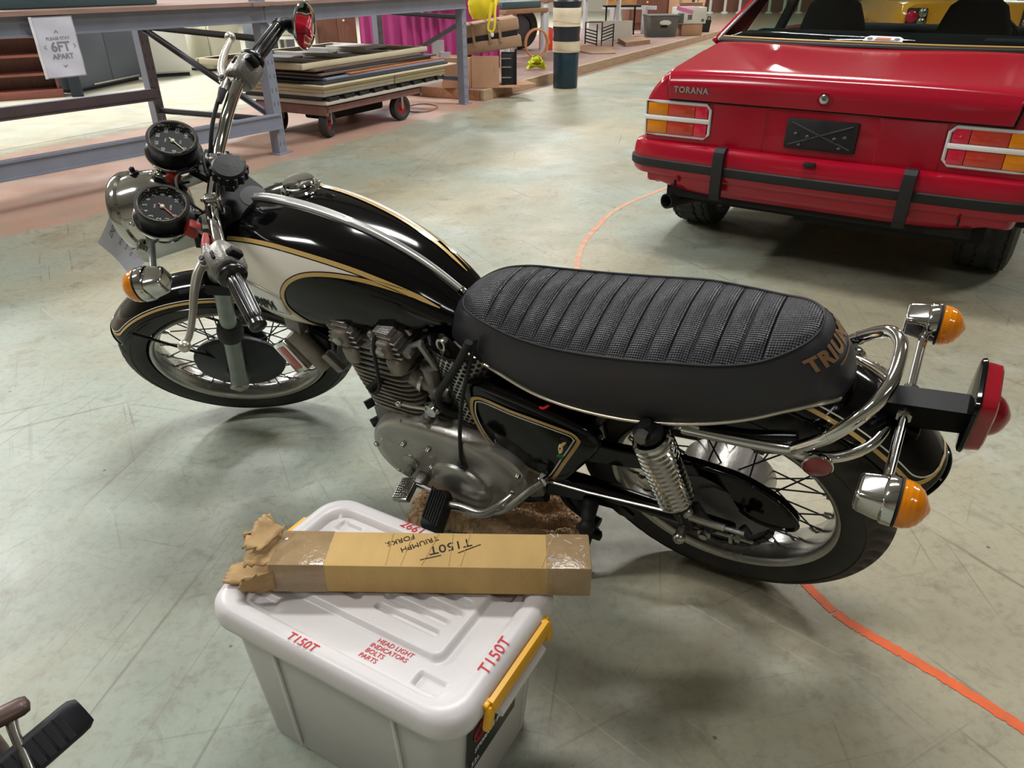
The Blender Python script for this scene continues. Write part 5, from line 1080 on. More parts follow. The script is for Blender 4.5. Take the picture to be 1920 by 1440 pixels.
obj('warning_lamp', MB().lathe([(0.005, 0.0), (0.004, 0.004), (0.0, 0.005)], n=12, o=HC + V((-0.055, 0.058, 0.06)), ax=(-0.3, 0.6, 0.7)), 'red_lens', hl)
obj('screw', MB().sphere(HC + V((-0.02, -0.06, 0.062)), 0.006, 10, 8).sphere(HC + V((-0.02, 0.074, 0.045)), 0.006, 10, 8), 'chrome', hl)
for s in (1, -1): S('headlight_bracket', MB().box((1.265, 0.094 * s, 0.895), (0.17, 0.006, 0.05), rot=(0, 0.1, 0), bev=0.003).cyl((1.325, 0.080 * s, 0.905), (1.325, 0.105 * s, 0.905), 0.011, 12), 'dull_chrome')
# ---- indicators: lens faces fwd (d=+1) or aft (d=-1)
def indicator(root, tip, d, steered, s):
    root, tip = V(root), V(tip); A = V((d, 0, 0)); kw = dict(mx=ST) if steered else {}
    st = obj('indicator', MB().tube([root, root + (tip - root) * 0.06, root + (tip - root) * 0.07, tip], [0.011, 0.011, 0.0075, 0.0075], n=14), 'chrome' if not steered else 'fork_alloy', bike, **kw)
    c_ = tip + V((0, 0.036 * s, 0))
    rows = []
    for h, k, e in ((-0.036, 0.50, 5), (-0.034, 0.62, 5), (-0.029, 0.68, 5), (-0.004, 0.78, 5), (0.0, 0.80, 4)):
        rows.append([c_ + A * h + V((0, 0.036 * k * math.copysign(abs(math.cos(a)) ** (2 / e), math.cos(a)), 0.033 * k * math.copysign(abs(math.sin(a)) ** (2 / e), math.sin(a)))) for a in [2 * PI * j / 40 for j in range(40)]])
    obj('housing', MB().grid(rows, cu=True, caps=True), 'chrome', st, smooth=45)
    obj('rim', MB().lathe([(0.026, -0.002), (0.0345, 0.0), (0.0365, 0.003), (0.0365, 0.016), (0.0345, 0.018), (0.028, 0.018)], n=44, o=c_, ax=A), 'chrome', st)
    obj('gasket', MB().lathe([(0.028, 0.017), (0.0365, 0.018), (0.0365, 0.0205), (0.028, 0.021)], n=44, o=c_, ax=A), 'rubber', st)
    pr = [(0.0355, 0.0205), (0.0355, 0.025), (0.0345, 0.032), (0.0315, 0.040), (0.0255, 0.0475), (0.0175, 0.053), (0.009, 0.057), (0.0035, 0.0595), (0.0, 0.060)]
    rr_ = []
    for i in range(len(pr) - 1):
        for t in (0, 0.35, 0.5, 0.85):
            q = pr[i][0] * (1 - t) + pr[i + 1][0] * t - (0.0003 if t in (0.35, 0.5) and i < 6 else 0); rr_.append((q, pr[i][1] * (1 - t) + pr[i + 1][1] * t))
    rr_.append((0.0, 0.060))
    obj('lens', MB().lathe(rr_, n=40, o=c_, ax=A), 'amber_lens', st, smooth=25)
indicator((-0.283, 0.022, 0.698), (-0.280, 0.185, 0.735), -1, False, 1)
indicator((-0.283, -0.022, 0.700), (-0.284, -0.172, 0.688), -1, False, -1)
indicator((1.296, 0.088, 0.915), (1.262, 0.188, 0.936), 1, True, 1)
indicator((1.296, -0.088, 0.905), (1.280, -0.158, 0.902), 1, True, -1)
# ---- mudguards
def guard(cx, cz, Rc, drop, hw, a0, a1, flare, nm, steered):
    n, m_ = 60, 21
    def pt(a, u, off=0.0):
        t = u * 1.15; yy = hw * math.sin(t) / math.sin(1.15); dz = drop * (1 - math.cos(t)) / (1 - math.cos(1.15))
        k = 0.0
        for e in (a0, a1):
            dd = abs(a - e)
            if dd < 0.10: k = max(k, (1 - dd / 0.10) ** 2)
        r_ = Rc - dz - 0.0 * k + off + flare * k * 0.006
        yy *= (1 - 0.10 * k)
        return V((cx + r_ * math.cos(a), yy + (off * math.sin(t) * 0.8), cz + r_ * math.sin(a)))
    rows = [[pt(a0 + (a1 - a0) * i / n, -1 + 2 * j / (m_ - 1)) for j in range(m_)] for i in range(n + 1)]
    o = obj(nm, MB().grid(rows), 'gloss_black', bike, mx=ST if steered else None, smooth=60)
    so = o.modifiers.new('t', 'SOLIDIFY'); so.thickness = 0.003; so.offset = -1
    obj('rolled_edge', MB().tube([pt(a0 + (a1 - a0) * i / n, 1, -0.001) for i in range(n + 1)], 0.003, n=8).tube([pt(a0 + (a1 - a0) * i / n, -1, -0.001) for i in range(n + 1)], 0.003, n=8).tube([pt(a0, -1 + 2 * j / 20, -0.001) for j in range(21)], 0.003, n=8), 'gloss_black', o)
    return o, pt
ag0, ag1 = math.radians(46), math.radians(172)
fg, fpt = guard(FW.x, FW.z, 0.348, 0.034, 0.064, ag0, ag1, 0, 'mudguard', True)
def strip(pt, path, w_, m, par, off=0.0012, nm='pinstripe'):
    """path: list of (angle, u); ribbon across the surface, width w_ metres"""
    P = [pt(a, u, off) for a, u in path]; rows = []
    for i in range(len(P)):
        a, u = path[i]; t = (P[min(i + 1, len(P) - 1)] - P[max(i - 1, 0)]).normalized()
        nrm = (pt(a, u, 0.02) - pt(a, u, 0.0)).normalized(); b_ = t.cross(nrm).normalized() * (w_ / 2)
        rows.append([P[i] - b_, P[i] + b_])
    return obj(nm, MB().grid(rows), m, par, smooth=60)
def uloop(a_end, a_far, ue, inset, n=30):
    """runs along one edge, rounds the tip and returns on the other edge"""
    L = [(a_far + (a_end + inset - a_far) * i / n, ue) for i in range(n)]
    for i in range(17):
        t = PI / 2 - PI * i / 16; q = abs(math.sin(t)) ** 0.8 * math.copysign(1, math.sin(t))
        L.append((a_end + inset - (inset - 0.05 * 1) * math.cos(t) * (1 if a_end < a_far else 1), ue * q))
    L += [(a_far + (a_end + inset - a_far) * (n - 1 - i) / n, -ue) for i in range(n)]
    return L
strip(fpt, uloop(ag0, ag1 - 0.05, 0.76, 0.16), 0.0062, 'gold', fg); strip(fpt, uloop(ag0, ag1 - 0.05, 0.66, 0.19), 0.0022, 'white_line', fg)
S('mudguard_stay', MB().tube([(FW.x - 0.0, 0.062, FW.z + 0.03), fpt(math.radians(60), 0.95)], 0.004, n=8).tube([(FW.x, -0.062, FW.z + 0.03), fpt(math.radians(60), -0.95)], 0.004, n=8).tube([fk(0.50, 0.09), fpt(math.radians(112), 0.9)], 0.005, n=8).tube([fk(0.50, -0.09), fpt(math.radians(112), -0.9)], 0.005, n=8), 'satin_black')
ar0, ar1 = math.radians(147), math.radians(35)
rg, rpt = guard(0.0, 0.3322, 0.445, 0.050, 0.088, ar0, ar1, 0, 'mudguard', False)
def uloop_r(ue, tip, n=30):
    L = [(ar1 + (ar0 - tip - ar1) * i / n, ue) for i in range(n)]
    for i in range(17):
        t = PI / 2 - PI * i / 16; L.append((ar0 - tip + (tip - 0.055) * math.cos(t), ue * abs(math.sin(t)) ** 0.7 * math.copysign(1, math.sin(t))))
    return L + [(ar1 + (ar0 - tip - ar1) * (n - 1 - i) / n, -ue) for i in range(n)]
strip(rpt, uloop_r(0.80, 0.13), 0.0075, 'gold', rg); strip(rpt, uloop_r(0.69, 0.155), 0.0026, 'white_line', rg)

# ---- fuel tank
TX = [.50, .56, .63, .72, .82, .92, 1.00, 1.06, 1.105, 1.135, 1.145]
ZT = [.67, .725, .782, .830, .862, .880, .884, .880, .866, .838, .80]
ZB = [.645, .642, .637, .626, .613, .602, .600, .610, .636, .68, .74]
TW = [.03, .074, .098, .118, .136, .146, .148, .142, .125, .088, .03]
def _cub(xs, ys):
    xs, ys = np.array(xs), np.array(ys); d = np.gradient(ys, xs)
    def f(x):
        i = int(np.clip(np.searchsorted(xs, x) - 1, 0, len(xs) - 2)); h = xs[i + 1] - xs[i]; t = (x - xs[i]) / h
        return float(ys[i] * (1 + 2 * t) * (1 - t) ** 2 + d[i] * h * t * (1 - t) ** 2 + ys[i + 1] * t * t * (3 - 2 * t) + d[i + 1] * h * t * t * (t - 1))
    return f
fzt, fzb, ftw = _cub(TX, ZT), _cub(TX, ZB), _cub(TX, TW); NT = 2.7
def tankp(x, phi, s=1, off=0.0):
    def raw(x, phi):
        zt, zb, w_ = fzt(x), fzb(x), max(0.004, ftw(x)); zm = zb + 0.5 * (zt - zb); h = (zt - zm) if math.sin(phi) >= 0 else (zm - zb)
        c_, sn = math.cos(phi), math.sin(phi)
        return V((x, w_ * abs(c_) ** (2 / NT) * (1 if c_ >= 0 else -1), zm + h * abs(sn) ** (2 / NT) * (1 if sn >= 0 else -1)))
    p = raw(x, phi)
    if off:
        e = 0.003; a = raw(min(1.144, x + e), phi) - raw(max(0.501, x - e), phi); b_ = raw(x, phi + 0.01) - raw(x, phi - 0.01); n_ = a.cross(b_)
        if n_.length > 1e-12:
            n_.normalize(); n_ = n_ if n_.dot(p - V((x, 0, fzb(x) + 0.5 * (fzt(x) - fzb(x))))) > 0 else -n_
            p = p + n_ * off
    return V((p.x, p.y * s, p.z))
def phis(n):  # dense near the shoulders
    return [2 * PI * j / n for j in range(n)]
txs = [0.50, 0.503, 0.51, 0.52, 0.535] + [0.55 + 0.02 * k for k in range(28)] + [1.105, 1.118, 1.128, 1.136, 1.141, 1.1445]
tk_ = MB().grid([[tankp(x, p) for p in phis(112)] for x in txs], cu=True, caps=True)
tank = B('fuel_tank', tk_, 'gloss_black', smooth=70)
UP = [(1.100, 0.74), (1.08, 0.77), (1.051, .801), (1.004, .835), (0.946, .845), (0.893, .838), (0.845, .832), (0.799, .826), (0.755, .815), (0.712, .802), (0.673, .798), (0.633, .80), (0.605, .808), (0.580, .815)]
TE = [(0.580, .815), (0.605, .79), (0.635, .765), (0.672, .722), (0.71, .682), (0.752, .635), (0.795, .580), (0.835, .504), (0.869, .403), (0.901, .256), (0.923, .114), (0.936, .014), (0.9405, -.045), (0.938, -.133), (0.926, -.272), (0.908, -.46), (0.886, -.66), (0.850, -.86), (0.80, -1.02), (0.74, -1.13), (0.66, -1.22)]
def smooth2(L, n=6):
    P, _ = spline([V((a, b_, 0)) for a, b_ in L], [0] * len(L), n); return [(p.x, p.y) for p in P]
UPs, TEs = smooth2(UP), smooth2(TE)
def tribbon(path, w_, m, s, off, nm, shift=0.0):
    rows = []; P = [tankp(a, b_, s, off) for a, b_ in path]
    for i in range(len(P)):
        t = (P[min(i + 1, len(P) - 1)] - P[max(i - 1, 0)]).normalized(); n_ = (tankp(*path[i], s, 0.02) - tankp(*path[i], s, 0.001)).normalized(); b_ = t.cross(n_).normalized() * s
        k = w_ if not callable(w_) else w_(i / (len(P) - 1))
        rows.append([P[i] + b_ * (shift - k / 2), P[i] + b_ * shift, P[i] + b_ * (shift + k / 2)])
    return obj(nm, MB().grid(rows), m, tank, smooth=70)
for s in (1, -1):
    SHIFT = 0.0 if s > 0 else 0.22
    UPq = [(a, b_ + SHIFT) for a, b_ in UPs]
    # cream field: between the upper line and the teardrop, then round its nose to the tank bottom
    cr_ = MB(); up_x = np.array([p[0] for p in UPq][::-1]); up_f = np.array([p[1] for p in UPq][::-1])
    ti = max(range(len(TEs)), key=lambda i: TEs[i][0])
    ta = TEs[:ti + 1]; tb = TEs[ti:]
    ta_x = np.array([p[0] for p in ta]); ta_f = np.array([p[1] for p in ta]); tb_x = np.array([p[0] for p in tb][::-1]); tb_f = np.array([p[1] for p in tb][::-1])
    NOSE = TEs[ti][0]
    cols = []
    for k in range(60):
        x = 0.655 + (NOSE - 0.655) * (1 - (1 - k / 59) ** 2); cols.append((x, float(np.interp(x, ta_x, ta_f)) + 0.055, float(np.interp(x, up_x, up_f)) - 0.045))
    rows = [[tankp(x, lo + (hi - lo) * j / 10, s, 0.0009) for j in range(11)] for x, lo, hi in cols if hi > lo]
    cr_.grid(rows)
    rows = [[tankp(x, -0.95 + (float(np.interp(x, up_x, up_f)) - 0.045 + 0.95) * j / 30, s, 0.0009) for j in range(31)] for x in [NOSE + (1.10 - NOSE) * k / 24 for k in range(25)]]
    cr_.grid(rows)
    rows = []
    for k in range(40):
        x = 0.70 + (NOSE - 0.70) * (1 - (1 - k / 39) ** 2); hi = float(np.interp(x, tb_x, tb_f)) - 0.045; lo = -0.95 - 0.35 * (NOSE - x) / (NOSE - 0.70)
        if hi > lo: rows.append([tankp(x, lo + (hi - lo) * j / 8, s, 0.0009) for j in range(9)])
    cr_.grid(rows)
    obj('cream_panel', cr_, 'cream', tank, smooth=70, label='cream painted side panel')
    tribbon(UPq, lambda t: (0.0085 + 0.002 * t) * min(1, (1.02 - t) * 8), 'gold', s, 0.0016, 'pinstripe')
    tribbon(TEs, lambda t: 0.0085 * min(1, 0.04 + t * 9), 'gold', s, 0.0016, 'pinstripe')
    tribbon(UPq, 0.0022, 'gloss_black', s, 0.0014, 'pinstripe_border', shift=0.0058 if s > 0 else 0.0058)
    tribbon(UPq, 0.0022, 'gloss_black', s, 0.0014, 'pinstripe_border', shift=-0.0058)
    tribbon(TEs[8:], 0.0022, 'gloss_black', s, 0.0014, 'pinstripe_border', shift=0.0056)
    tribbon(TEs[8:], 0.0022, 'gloss_black', s, 0.0014, 'pinstripe_border', shift=-0.0056)
    # chrome badge strip
    bd = MB(); rows = []
    for k in range(21):
        t = k / 20; x = 1.118 - (1.118 - 0.944) * t; hi = 0.10 - 0.10 * t + 0.05 * math.sin(t * PI); lo = hi - (0.34 + 0.16 * math.sin(t * PI) * (1 - t) - 0.06 * t)
        rows.append([tankp(x, lo + (hi - lo) * j / 8, s, 0.0035 + 0.0035 * (1 - (2 * j / 8 - 1) ** 2) * (1 if 0 < k < 20 else 0.2)) for j in range(9)])
    bg = obj('badge', bd.grid(rows), 'trim_bright' if 'trim_bright' in MATS else mat('trim_bright', '#dcdcda', 0.3, 0.6), tank, smooth=60); so = bg.modifiers.new('t', 'SOLIDIFY'); so.thickness = 0.003
    def onb(x, y, z): return tankp(1.035 - s * 0 - (x) , -0.115 + y * 9.0, s, 0.0085 + z)
    obj('badge_lettering', text_mesh('TRIUMPH', 0.024, 0.0006, (lambda x, y, z: tankp(1.025 - x, -0.115 + y * 8.0, 1, 0.0082 + z)) if s > 0 else (lambda x, y, z: tankp(1.025 + x, -0.115 + y * 8.0, -1, 0.0082 + z)), bold=0.0006, spacing=1.1), 'satin_black', tank, smooth=0)
# centre trim and filler cap
obj('centre_trim', MB().grid([[tankp(x, PI / 2 + d, 1, o_) for d, o_ in ((0.030, 0.0005), (0.027, 0.0052), (0.016, 0.0085), (0.006, 0.0078), (0.0, 0.0060), (-0.006, 0.0078), (-0.016, 0.0085), (-0.027, 0.0052), (-0.030, 0.0005))] for x in [0.560 + (1.095 - 0.560) * k / 60 for k in range(61)]]), 'trim_bright' if 'trim_bright' in MATS else mat('trim_bright', '#dcdcda', 0.3, 0.6), tank, smooth=60)
obj('trim_clip', MB().box((0.560, 0, 0.728), (0.022, 0.014, 0.012), rot=(0, -0.9, 0), bev=0.003).box((1.098, 0, 0.872), (0.016, 0.02, 0.010), rot=(0, 0.3, 0), bev=0.003), 'chrome', tank)
cpc = V((0.985, -0.058, 0.884)); ca = V((-0.05, -0.10, 1)).normalized()
cap_ = obj('filler_cap', MB().lathe([(0.0, 0.016), (0.024, 0.0155), (0.033, 0.0145), (0.0355, 0.011), (0.0355, 0.007), (0.030, 0.003), (0.028, -0.006)], n=48, o=cpc, ax=ca), 'chrome', tank)
obj('filler_neck', MB().lathe([(0.042, -0.010), (0.044, -0.004), (0.040, 0.001), (0.028, 0.002)], n=40, o=cpc, ax=ca), 'chrome', tank)
for k in range(5):
    a = 2 * PI * k / 5 + 0.4; f = frame(cpc, ca); obj('cap_screw', MB().sphere(f @ V((0.045 * math.cos(a), 0.045 * math.sin(a), -0.006)), 0.0045, 10, 6), 'chrome', tank)

# ---- seat
def ring(x0, x1, w_, zf, n=120, e=2.5, dz=0.0):
    L = []
    for j in range(n):
        a = 2 * PI * j / n; c_, s_ = math.cos(a), math.sin(a)
        X = (x0 + x1) / 2 + (x1 - x0) / 2 * math.copysign(abs(c_) ** (2 / e), c_); Y = w_ * math.copysign(abs(s_) ** (2 / e), s_)
        L.append(V((X, Y, zf(X) + dz)))
    return L
z0x = [(-.205, .712), (-.17, .728), (-.12, .722), (-.07, .700), (.0, .672), (.07, .650), (.15, .630), (.23, .621), (.34, .624), (.45, .650), (.53, .655), (.60, .648)]
z3x = [(-.135, .832), (-.10, .818), (-.07, .805), (0, .790), (.07, .782), (.15, .768), (.22, .757), (.30, .748), (.38, .745), (.45, .748), (.50, .745), (.545, .732)]
fz0, fz3 = _cub(*zip(*z0x)), _cub(*zip(*z3x))
def cl(f, a, b_): return lambda x: f(min(b_, max(a, x)))
fz0, fz3 = cl(fz0, -.205, .60), cl(fz3, -.135, .545)
r0 = ring(-.197, .596, .132, fz0); r3 = ring(-.137, .547, .113, fz3)
rings = [[V((p.x, p.y * 0.96, p.z - 0.004)) for p in r0], r0]
for t, grow in ((0.10, 0.0065), (0.25, 0.0095), (0.45, 0.0095), (0.62, 0.0085), (0.76, 0.0075), (0.87, 0.0065), (0.95, 0.0035), (1.0, 0.0)):
    rg_ = []
    for a, b_ in zip(r0, r3):
        th = t ** 1.25; q = a * (1 - th) + b_ * th; q.z = a.z + (b_.z - a.z) * t ** 0.88
        d = V((a.x - 0.19, a.y * 2.4, 0)).normalized(); rg_.append(q + d * grow)
    rings.append(rg_)
seat = B('seat', MB().grid(rings, cu=True), 'seat_vinyl', smooth=80)
def qhw(x):
    c_ = (x - 0.205) / 0.342; return 0.113 * max(0.0, 1 - abs(c_) ** 2.5) ** (1 / 2.5)
SX0, SP = -0.066, 0.0372
def qz(x, v):
    z = fz3(x) + 0.020 * (1 - abs(v) ** 2.2) * min(1.0, qhw(x) / 0.09)
    if SX0 - 0.001 <= x <= SX0 + SP * 14 + 0.001:
        ph = ((x - SX0) / SP) % 1.0; z += (0.0062 * (abs(math.sin(PI * ph)) ** 0.42 - 0.75)) * (1 - abs(v) ** 8)
    else: z += 0.0016 * (1 - abs(v) ** 8)
    return z
qx = sorted(set([round(-0.1365 + 0.0835 * (k / 26) ** 1.5 * 0.85, 5) for k in range(27)] + [round(SX0 + SP * 14 * k / 252, 5) for k in range(253)] + [round(SX0 + SP * 14 + (0.5465 - SX0 - SP * 14) * (1 - (1 - k / 24) ** 1.6), 5) for k in range(25)]))
qv = [-1, -0.985, -0.95, -0.9] + [-0.84 + 1.68 * k / 24 for k in range(25)] + [0.9, 0.95, 0.985, 1]
obj('quilted_top', MB().grid([[V((x, v * qhw(x), qz(x, v))) for v in qv] for x in qx]), 'seat_weave', seat, smooth=80, label='woven vinyl panel with fourteen stitched ribs')
obj('piping', MB().tube([p + V((0, 0, 0.001)) for p in r3], 0.0026, n=8, closed=True), 'rubber', seat)
obj('bottom_trim', MB().tube([V((p.x, p.y * 1.01, p.z)) for p in r0], 0.0042, n=8, closed=True), 'trim_silver' if 'trim_silver' in MATS else mat('trim_silver', '#c8c2b2', 0.28, 0.7), seat)
obj('base_pan', MB().grid([[V((p.x, p.y * 0.97, p.z - 0.004)) for p in r0], [V((p.x, p.y * 0.9, p.z - 0.02)) for p in r0]], cu=True, caps=True), 'satin_black', seat)
# lettering on the tail of the seat
def onseat(u, v, off=0.0015):
    """u: metres along the tail outline from the centre (rider's left positive), v: 0 trim .. 1 quilt edge"""
    n = len(r0); cum = [0.0]; L = []
    for k in range(n // 2 + 1): L.append(k)
    i0 = n // 2
    # walk from the tail centre index n/2 (x minimum)
    k = 0; d = 0.0; step = -1 if u > 0 else 1; tgt = abs(u); mid = lambda i: rings[5][i % n]
    while d < tgt and k < n // 2 - 1:
        a, b_ = mid(i0 + step * k), mid(i0 + step * (k + 1)); l_ = (b_ - a).length
        if d + l_ >= tgt: break
        d += l_; k += 1
    a_i, b_i = (i0 + step * k) % n, (i0 + step * (k + 1)) % n; f_ = min(1, max(0, (tgt - d) / max(1e-6, (mid(b_i) - mid(a_i)).length)))
    q = v * (len(rings) - 2); j = int(min(len(rings) - 3, math.floor(q))) + 1; g = q - (j - 1)
    lo = rings[j][a_i] * (1 - f_) + rings[j][b_i] * f_; hi = rings[j + 1][a_i] * (1 - f_) + rings[j + 1][b_i] * f_; p = lo * (1 - g) + hi * g
    out = V((p.x - 0.1, p.y * 1.6, 0.10)).normalized(); return p + out * off
mat('seat_gold', '#8f6d4e', 0.5, 0.2)
obj('seat_lettering', text_mesh('TRIUMPH', 0.035, 0.0002, lambda x, y, z: onseat(-x, 0.60 + y * 8.5, 0.0022 + z), bold=0.0018, spacing=1.12, finer=0.008), 'seat_gold', seat, smooth=0, label='gold printed maker lettering')
obj('seat_underline', MB().grid([[onseat(-(-0.03 + 0.10 * k / 24), 0.42, 0.0018) for k in range(25)], [onseat(-(-0.03 + 0.10 * k / 24), 0.435, 0.0018) for k in range(25)]]), 'seat_gold', seat, smooth=0)
# ---- grab rail
gl = MB(); up_ = [(0.05, 0.116, 0.628), (-0.05, 0.118, 0.640), (-0.128, 0.118, 0.653), (-0.150, 0.1185, 0.668), (-0.190, 0.115, 0.711), (-0.229, 0.092, 0.757), (-0.250, 0.050, 0.779), (-0.254, 0.0, 0.784)]
gl.tube([V(p) for p in up_] + [V((p[0], -p[1], p[2])) for p in up_[::-1][1:]], 0.0112, n=16, sub=7)
lw_ = [(-0.120, 0.118, 0.650), (-0.160, 0.119, 0.651), (-0.205, 0.110, 0.655), (-0.245, 0.080, 0.664), (-0.262, 0.040, 0.670), (-0.266, 0.0, 0.672)]
gl.tube([V(p) for p in lw_] + [V((p[0], -p[1], p[2])) for p in lw_[::-1][1:]], 0.0098, n=16, sub=7)
rail = B('grab_rail', gl, 'chrome')
for s in (1, -1):
    obj('rail_joint', MB().tube([(-0.186, 0.1155 * s, 0.7065), (-0.189, 0.115 * s, 0.7095)], 0.0120, n=16), 'chrome', rail)
    rc = V((-0.181, 0.130 * s, 0.648)); ra = V((-0.18, s, 0.10))
    rf = B('reflector', MB().lathe([(0.0, -0.008), (0.020, -0.007), (0.0245, 0.0), (0.0245, 0.005), (0.0225, 0.007)], n=32, o=rc, ax=ra), 'chrome')
    obj('reflector_lens', MB().lathe([(0.0225, 0.006), (0.018, 0.009), (0.0, 0.0105)], n=28, o=rc, ax=ra), 'reflector', rf)
    obj('rail_plate', MB().box((0.045, 0.116 * s, 0.635), (0.055, 0.010, 0.022), rot=(0, 0.12, 0), bev=0.004), 'dull_chrome', rail)
# ---- tail lamp
B('tail_bracket', MB().add([(-0.17, 0.0205, 0.700), (-0.17, -0.0205, 0.700), (-0.17, 0.022, 0.642), (-0.17, -0.022, 0.642), (-0.366, 0.0205, 0.7275), (-0.366, -0.0205, 0.7275), (-0.366, 0.022, 0.681), (-0.366, -0.022, 0.681)], [(0, 4, 6, 2), (1, 3, 7, 5), (0, 1, 5, 4), (2, 6, 7, 3), (4, 5, 7, 6), (0, 2, 3, 1)]).box((-0.275, 0.0, 0.655), (0.075, 0.06, 0.022), bev=0.004).box((-0.19, 0, 0.66), (0.10, 0.11, 0.045), bev=0.006), 'bracket_black' if 'bracket_black' in MATS else mat('bracket_black', '#070708', 0.38, 0, spec=0.14), smooth=20)
for s in (1, -1): B('bracket_nut', MB().tube([(-0.283, 0.020 * s, 0.698), (-0.283, 0.034 * s, 0.700)], 0.0125, n=6), 'dull_chrome', smooth=20)
TLc = V((-0.370, 0, 0.726)); ta_ = V((-1, 0, 0.10)).normalized()
def tl_sec(k, h, e=5): return [TLc + ta_ * h + V((0, 0.057 * k * math.copysign(abs(math.cos(a)) ** (2 / e), math.cos(a)), 0.057 * k * math.copysign(abs(math.sin(a)) ** (2 / e), math.sin(a)))) for a in [2 * PI * j / 48 for j in range(48)]]
tl = B('tail_lamp', MB().grid([tl_sec(0.98, -0.007), tl_sec(1.05, -0.005), tl_sec(1.07, 0.0), tl_sec(1.04, 0.002)], cu=True, caps=True), 'gloss_black', smooth=45)
obj('lens', MB().grid([tl_sec(0.99, 0.001), tl_sec(0.99, 0.006), tl_sec(0.95, 0.022), tl_sec(0.90, 0.0245)], cu=True, caps=True), 'red_lens', tl, smooth=40)
obj('lens_nose', MB().lathe([(0.034, 0.023), (0.0335, 0.028), (0.031, 0.034), (0.0265, 0.040), (0.020, 0.045), (0.012, 0.049), (0.005, 0.0515), (0.0, 0.052)], n=40, o=TLc + V((0, 0, -0.013)), ax=ta_), 'red_lens', tl)
# ---- side cover
sc = [(.515, .605), (.47, .618), (.40, .607), (.32, .588), (.252, .566), (.222, .545), (.215, .52), (.235, .475), (.285, .395), (.315, .352), (.345, .338), (.385, .345), (.44, .37), (.495, .425), (.52, .475), (.526, .55)]
def smpoly(P, n=5):
    Q, _ = spline([V((a, b_, 0)) for a, b_ in P], [0] * len(P), n, closed=True); return [(q.x, q.y) for q in Q]
scs = smpoly(sc); cxm, czm = 0.39, 0.48
def scl(k, y): return [V((cxm + (a - cxm) * k, y, czm + (b_ - czm) * k)) for a, b_ in scs]
for s in (1, -1):
    o_ = B('side_cover', MB().grid([scl(0.97, 0.108 * s), scl(1.0, 0.118 * s), scl(1.0, 0.131 * s), scl(0.975, 0.139 * s), scl(0.93, 0.1425 * s), scl(0.80, 0.1455 * s), scl(0.5, 0.148 * s), scl(0.15, 0.149 * s)], cu=True, caps=True), 'gloss_black', smooth=50)
    if s > 0:
        stp = [(.497, .562), (.488, .577), (.462, .583), (.40, .572), (.33, .565), (.272, .556), (.256, .541), (.258, .524), (.297, .445), (.336, .366), (.352, .357), (.385, .362), (.43, .385), (.475, .42), (.495, .462), (.504, .52)]
        sm = smpoly(stp, 6)
        def surfy(a, b_): return 0.1495 - 0.0075 * min(1.6, (((a - cxm) / 0.155) ** 4 + ((b_ - czm) / 0.125) ** 4)) + 0.0012
        def band(off, w_, m, yo):
            rows = []
            for i, (a, b_) in enumerate(sm):
                p, n_ = sm[i - 1], sm[(i + 1) % len(sm)]; t = V((n_[0] - p[0], n_[1] - p[1], 0)).normalized(); no = V((-t.y, t.x, 0))
                r_ = []
                for k in (-0.5, 0.5):
                    A_, B_ = a + no.x * (off + w_ * k), b_ + no.y * (off + w_ * k); r_.append(V((A_, surfy(A_, B_) + yo, B_)))
                rows.append(r_)
            obj('pinstripe', MB().grid(rows, cv=True), m, o_, smooth=60)
        band(0.0, 0.0082, 'gold', 0.0012); band(0.0095, 0.0032, 'white_line', 0.0012)
        kk = obj('lock', MB().lathe([(0.011, 0.0), (0.0115, 0.006), (0.009, 0.008), (0.0, 0.008)], n=20, o=(0.281, 0.146, 0.530), ax=(0, 1, 0)), 'satin_black', o_)
        obj('key', MB().box((0.283, 0.158, 0.527), (0.010, 0.012, 0.003), rot=(0.2, 0.5, 0), bev=0.001).lathe([(0.003, -0.001), (0.010, -0.001), (0.010, 0.001), (0.003, 0.001)], n=18, o=(0.287, 0.166, 0.519), ax=(0.6, 0.5, 0.4)), 'gold', o_)
        obj('key_string', MB().tube([(0.288, 0.166, 0.512), (0.292, 0.168, 0.500), (0.288, 0.167, 0.488), (0.296, 0.169, 0.494), (0.284, 0.167, 0.497), (0.290, 0.168, 0.482)], 0.0016, n=6, sub=4), 'green_string', o_)
B('red_lead', MB().tube([(0.318, 0.128, 0.600), (0.330, 0.134, 0.592), (0.345, 0.130, 0.589)], 0.003, n=6, sub=4), 'marker_red')
# ---- engine
eng = B('crankcase', MB().box((0.64, 0.0, 0.30), (0.42, 0.24, 0.24), bev=0.03, seg=3).box((0.60, 0.0, 0.195), (0.36, 0.20, 0.07), bev=0.02).prism([(.845, .30), (.83, .40), (.78, .435), (.62, .45), (.50, .44), (.44, .40), (.43, .26), (.60, .20), (.80, .20)], lambda a, b_: (a, -0.13, b_), lambda a, b_: (a, 0.135, b_)), 'cast_alloy', smooth=30)
po = [(.852, .290), (.846, .235), (.812, .190), (.74, .163), (.64, .142), (.55, .142), (.475, .185), (.425, .265), (.400, .330), (.408, .378), (.45, .418), (.53, .445), (.62, .446), (.70, .438), (.77, .412), (.828, .355)]
pos = smpoly(po, 6); pcx, pcz = 0.62, 0.30
def pr_(k, y): return [V((pcx + (a - pcx) * k, y, pcz + (b_ - pcz) * k)) for a, b_ in pos]
prim = B('primary_cover', MB().grid([pr_(1.0, 0.10), pr_(1.0, 0.148), pr_(0.992, 0.158), pr_(0.965, 0.170), pr_(0.92, 0.1775), pr_(0.80, 0.181), pr_(0.5, 0.1825), pr_(0.2, 0.183)], cu=True, caps=True), 'polished_alloy', smooth=60)
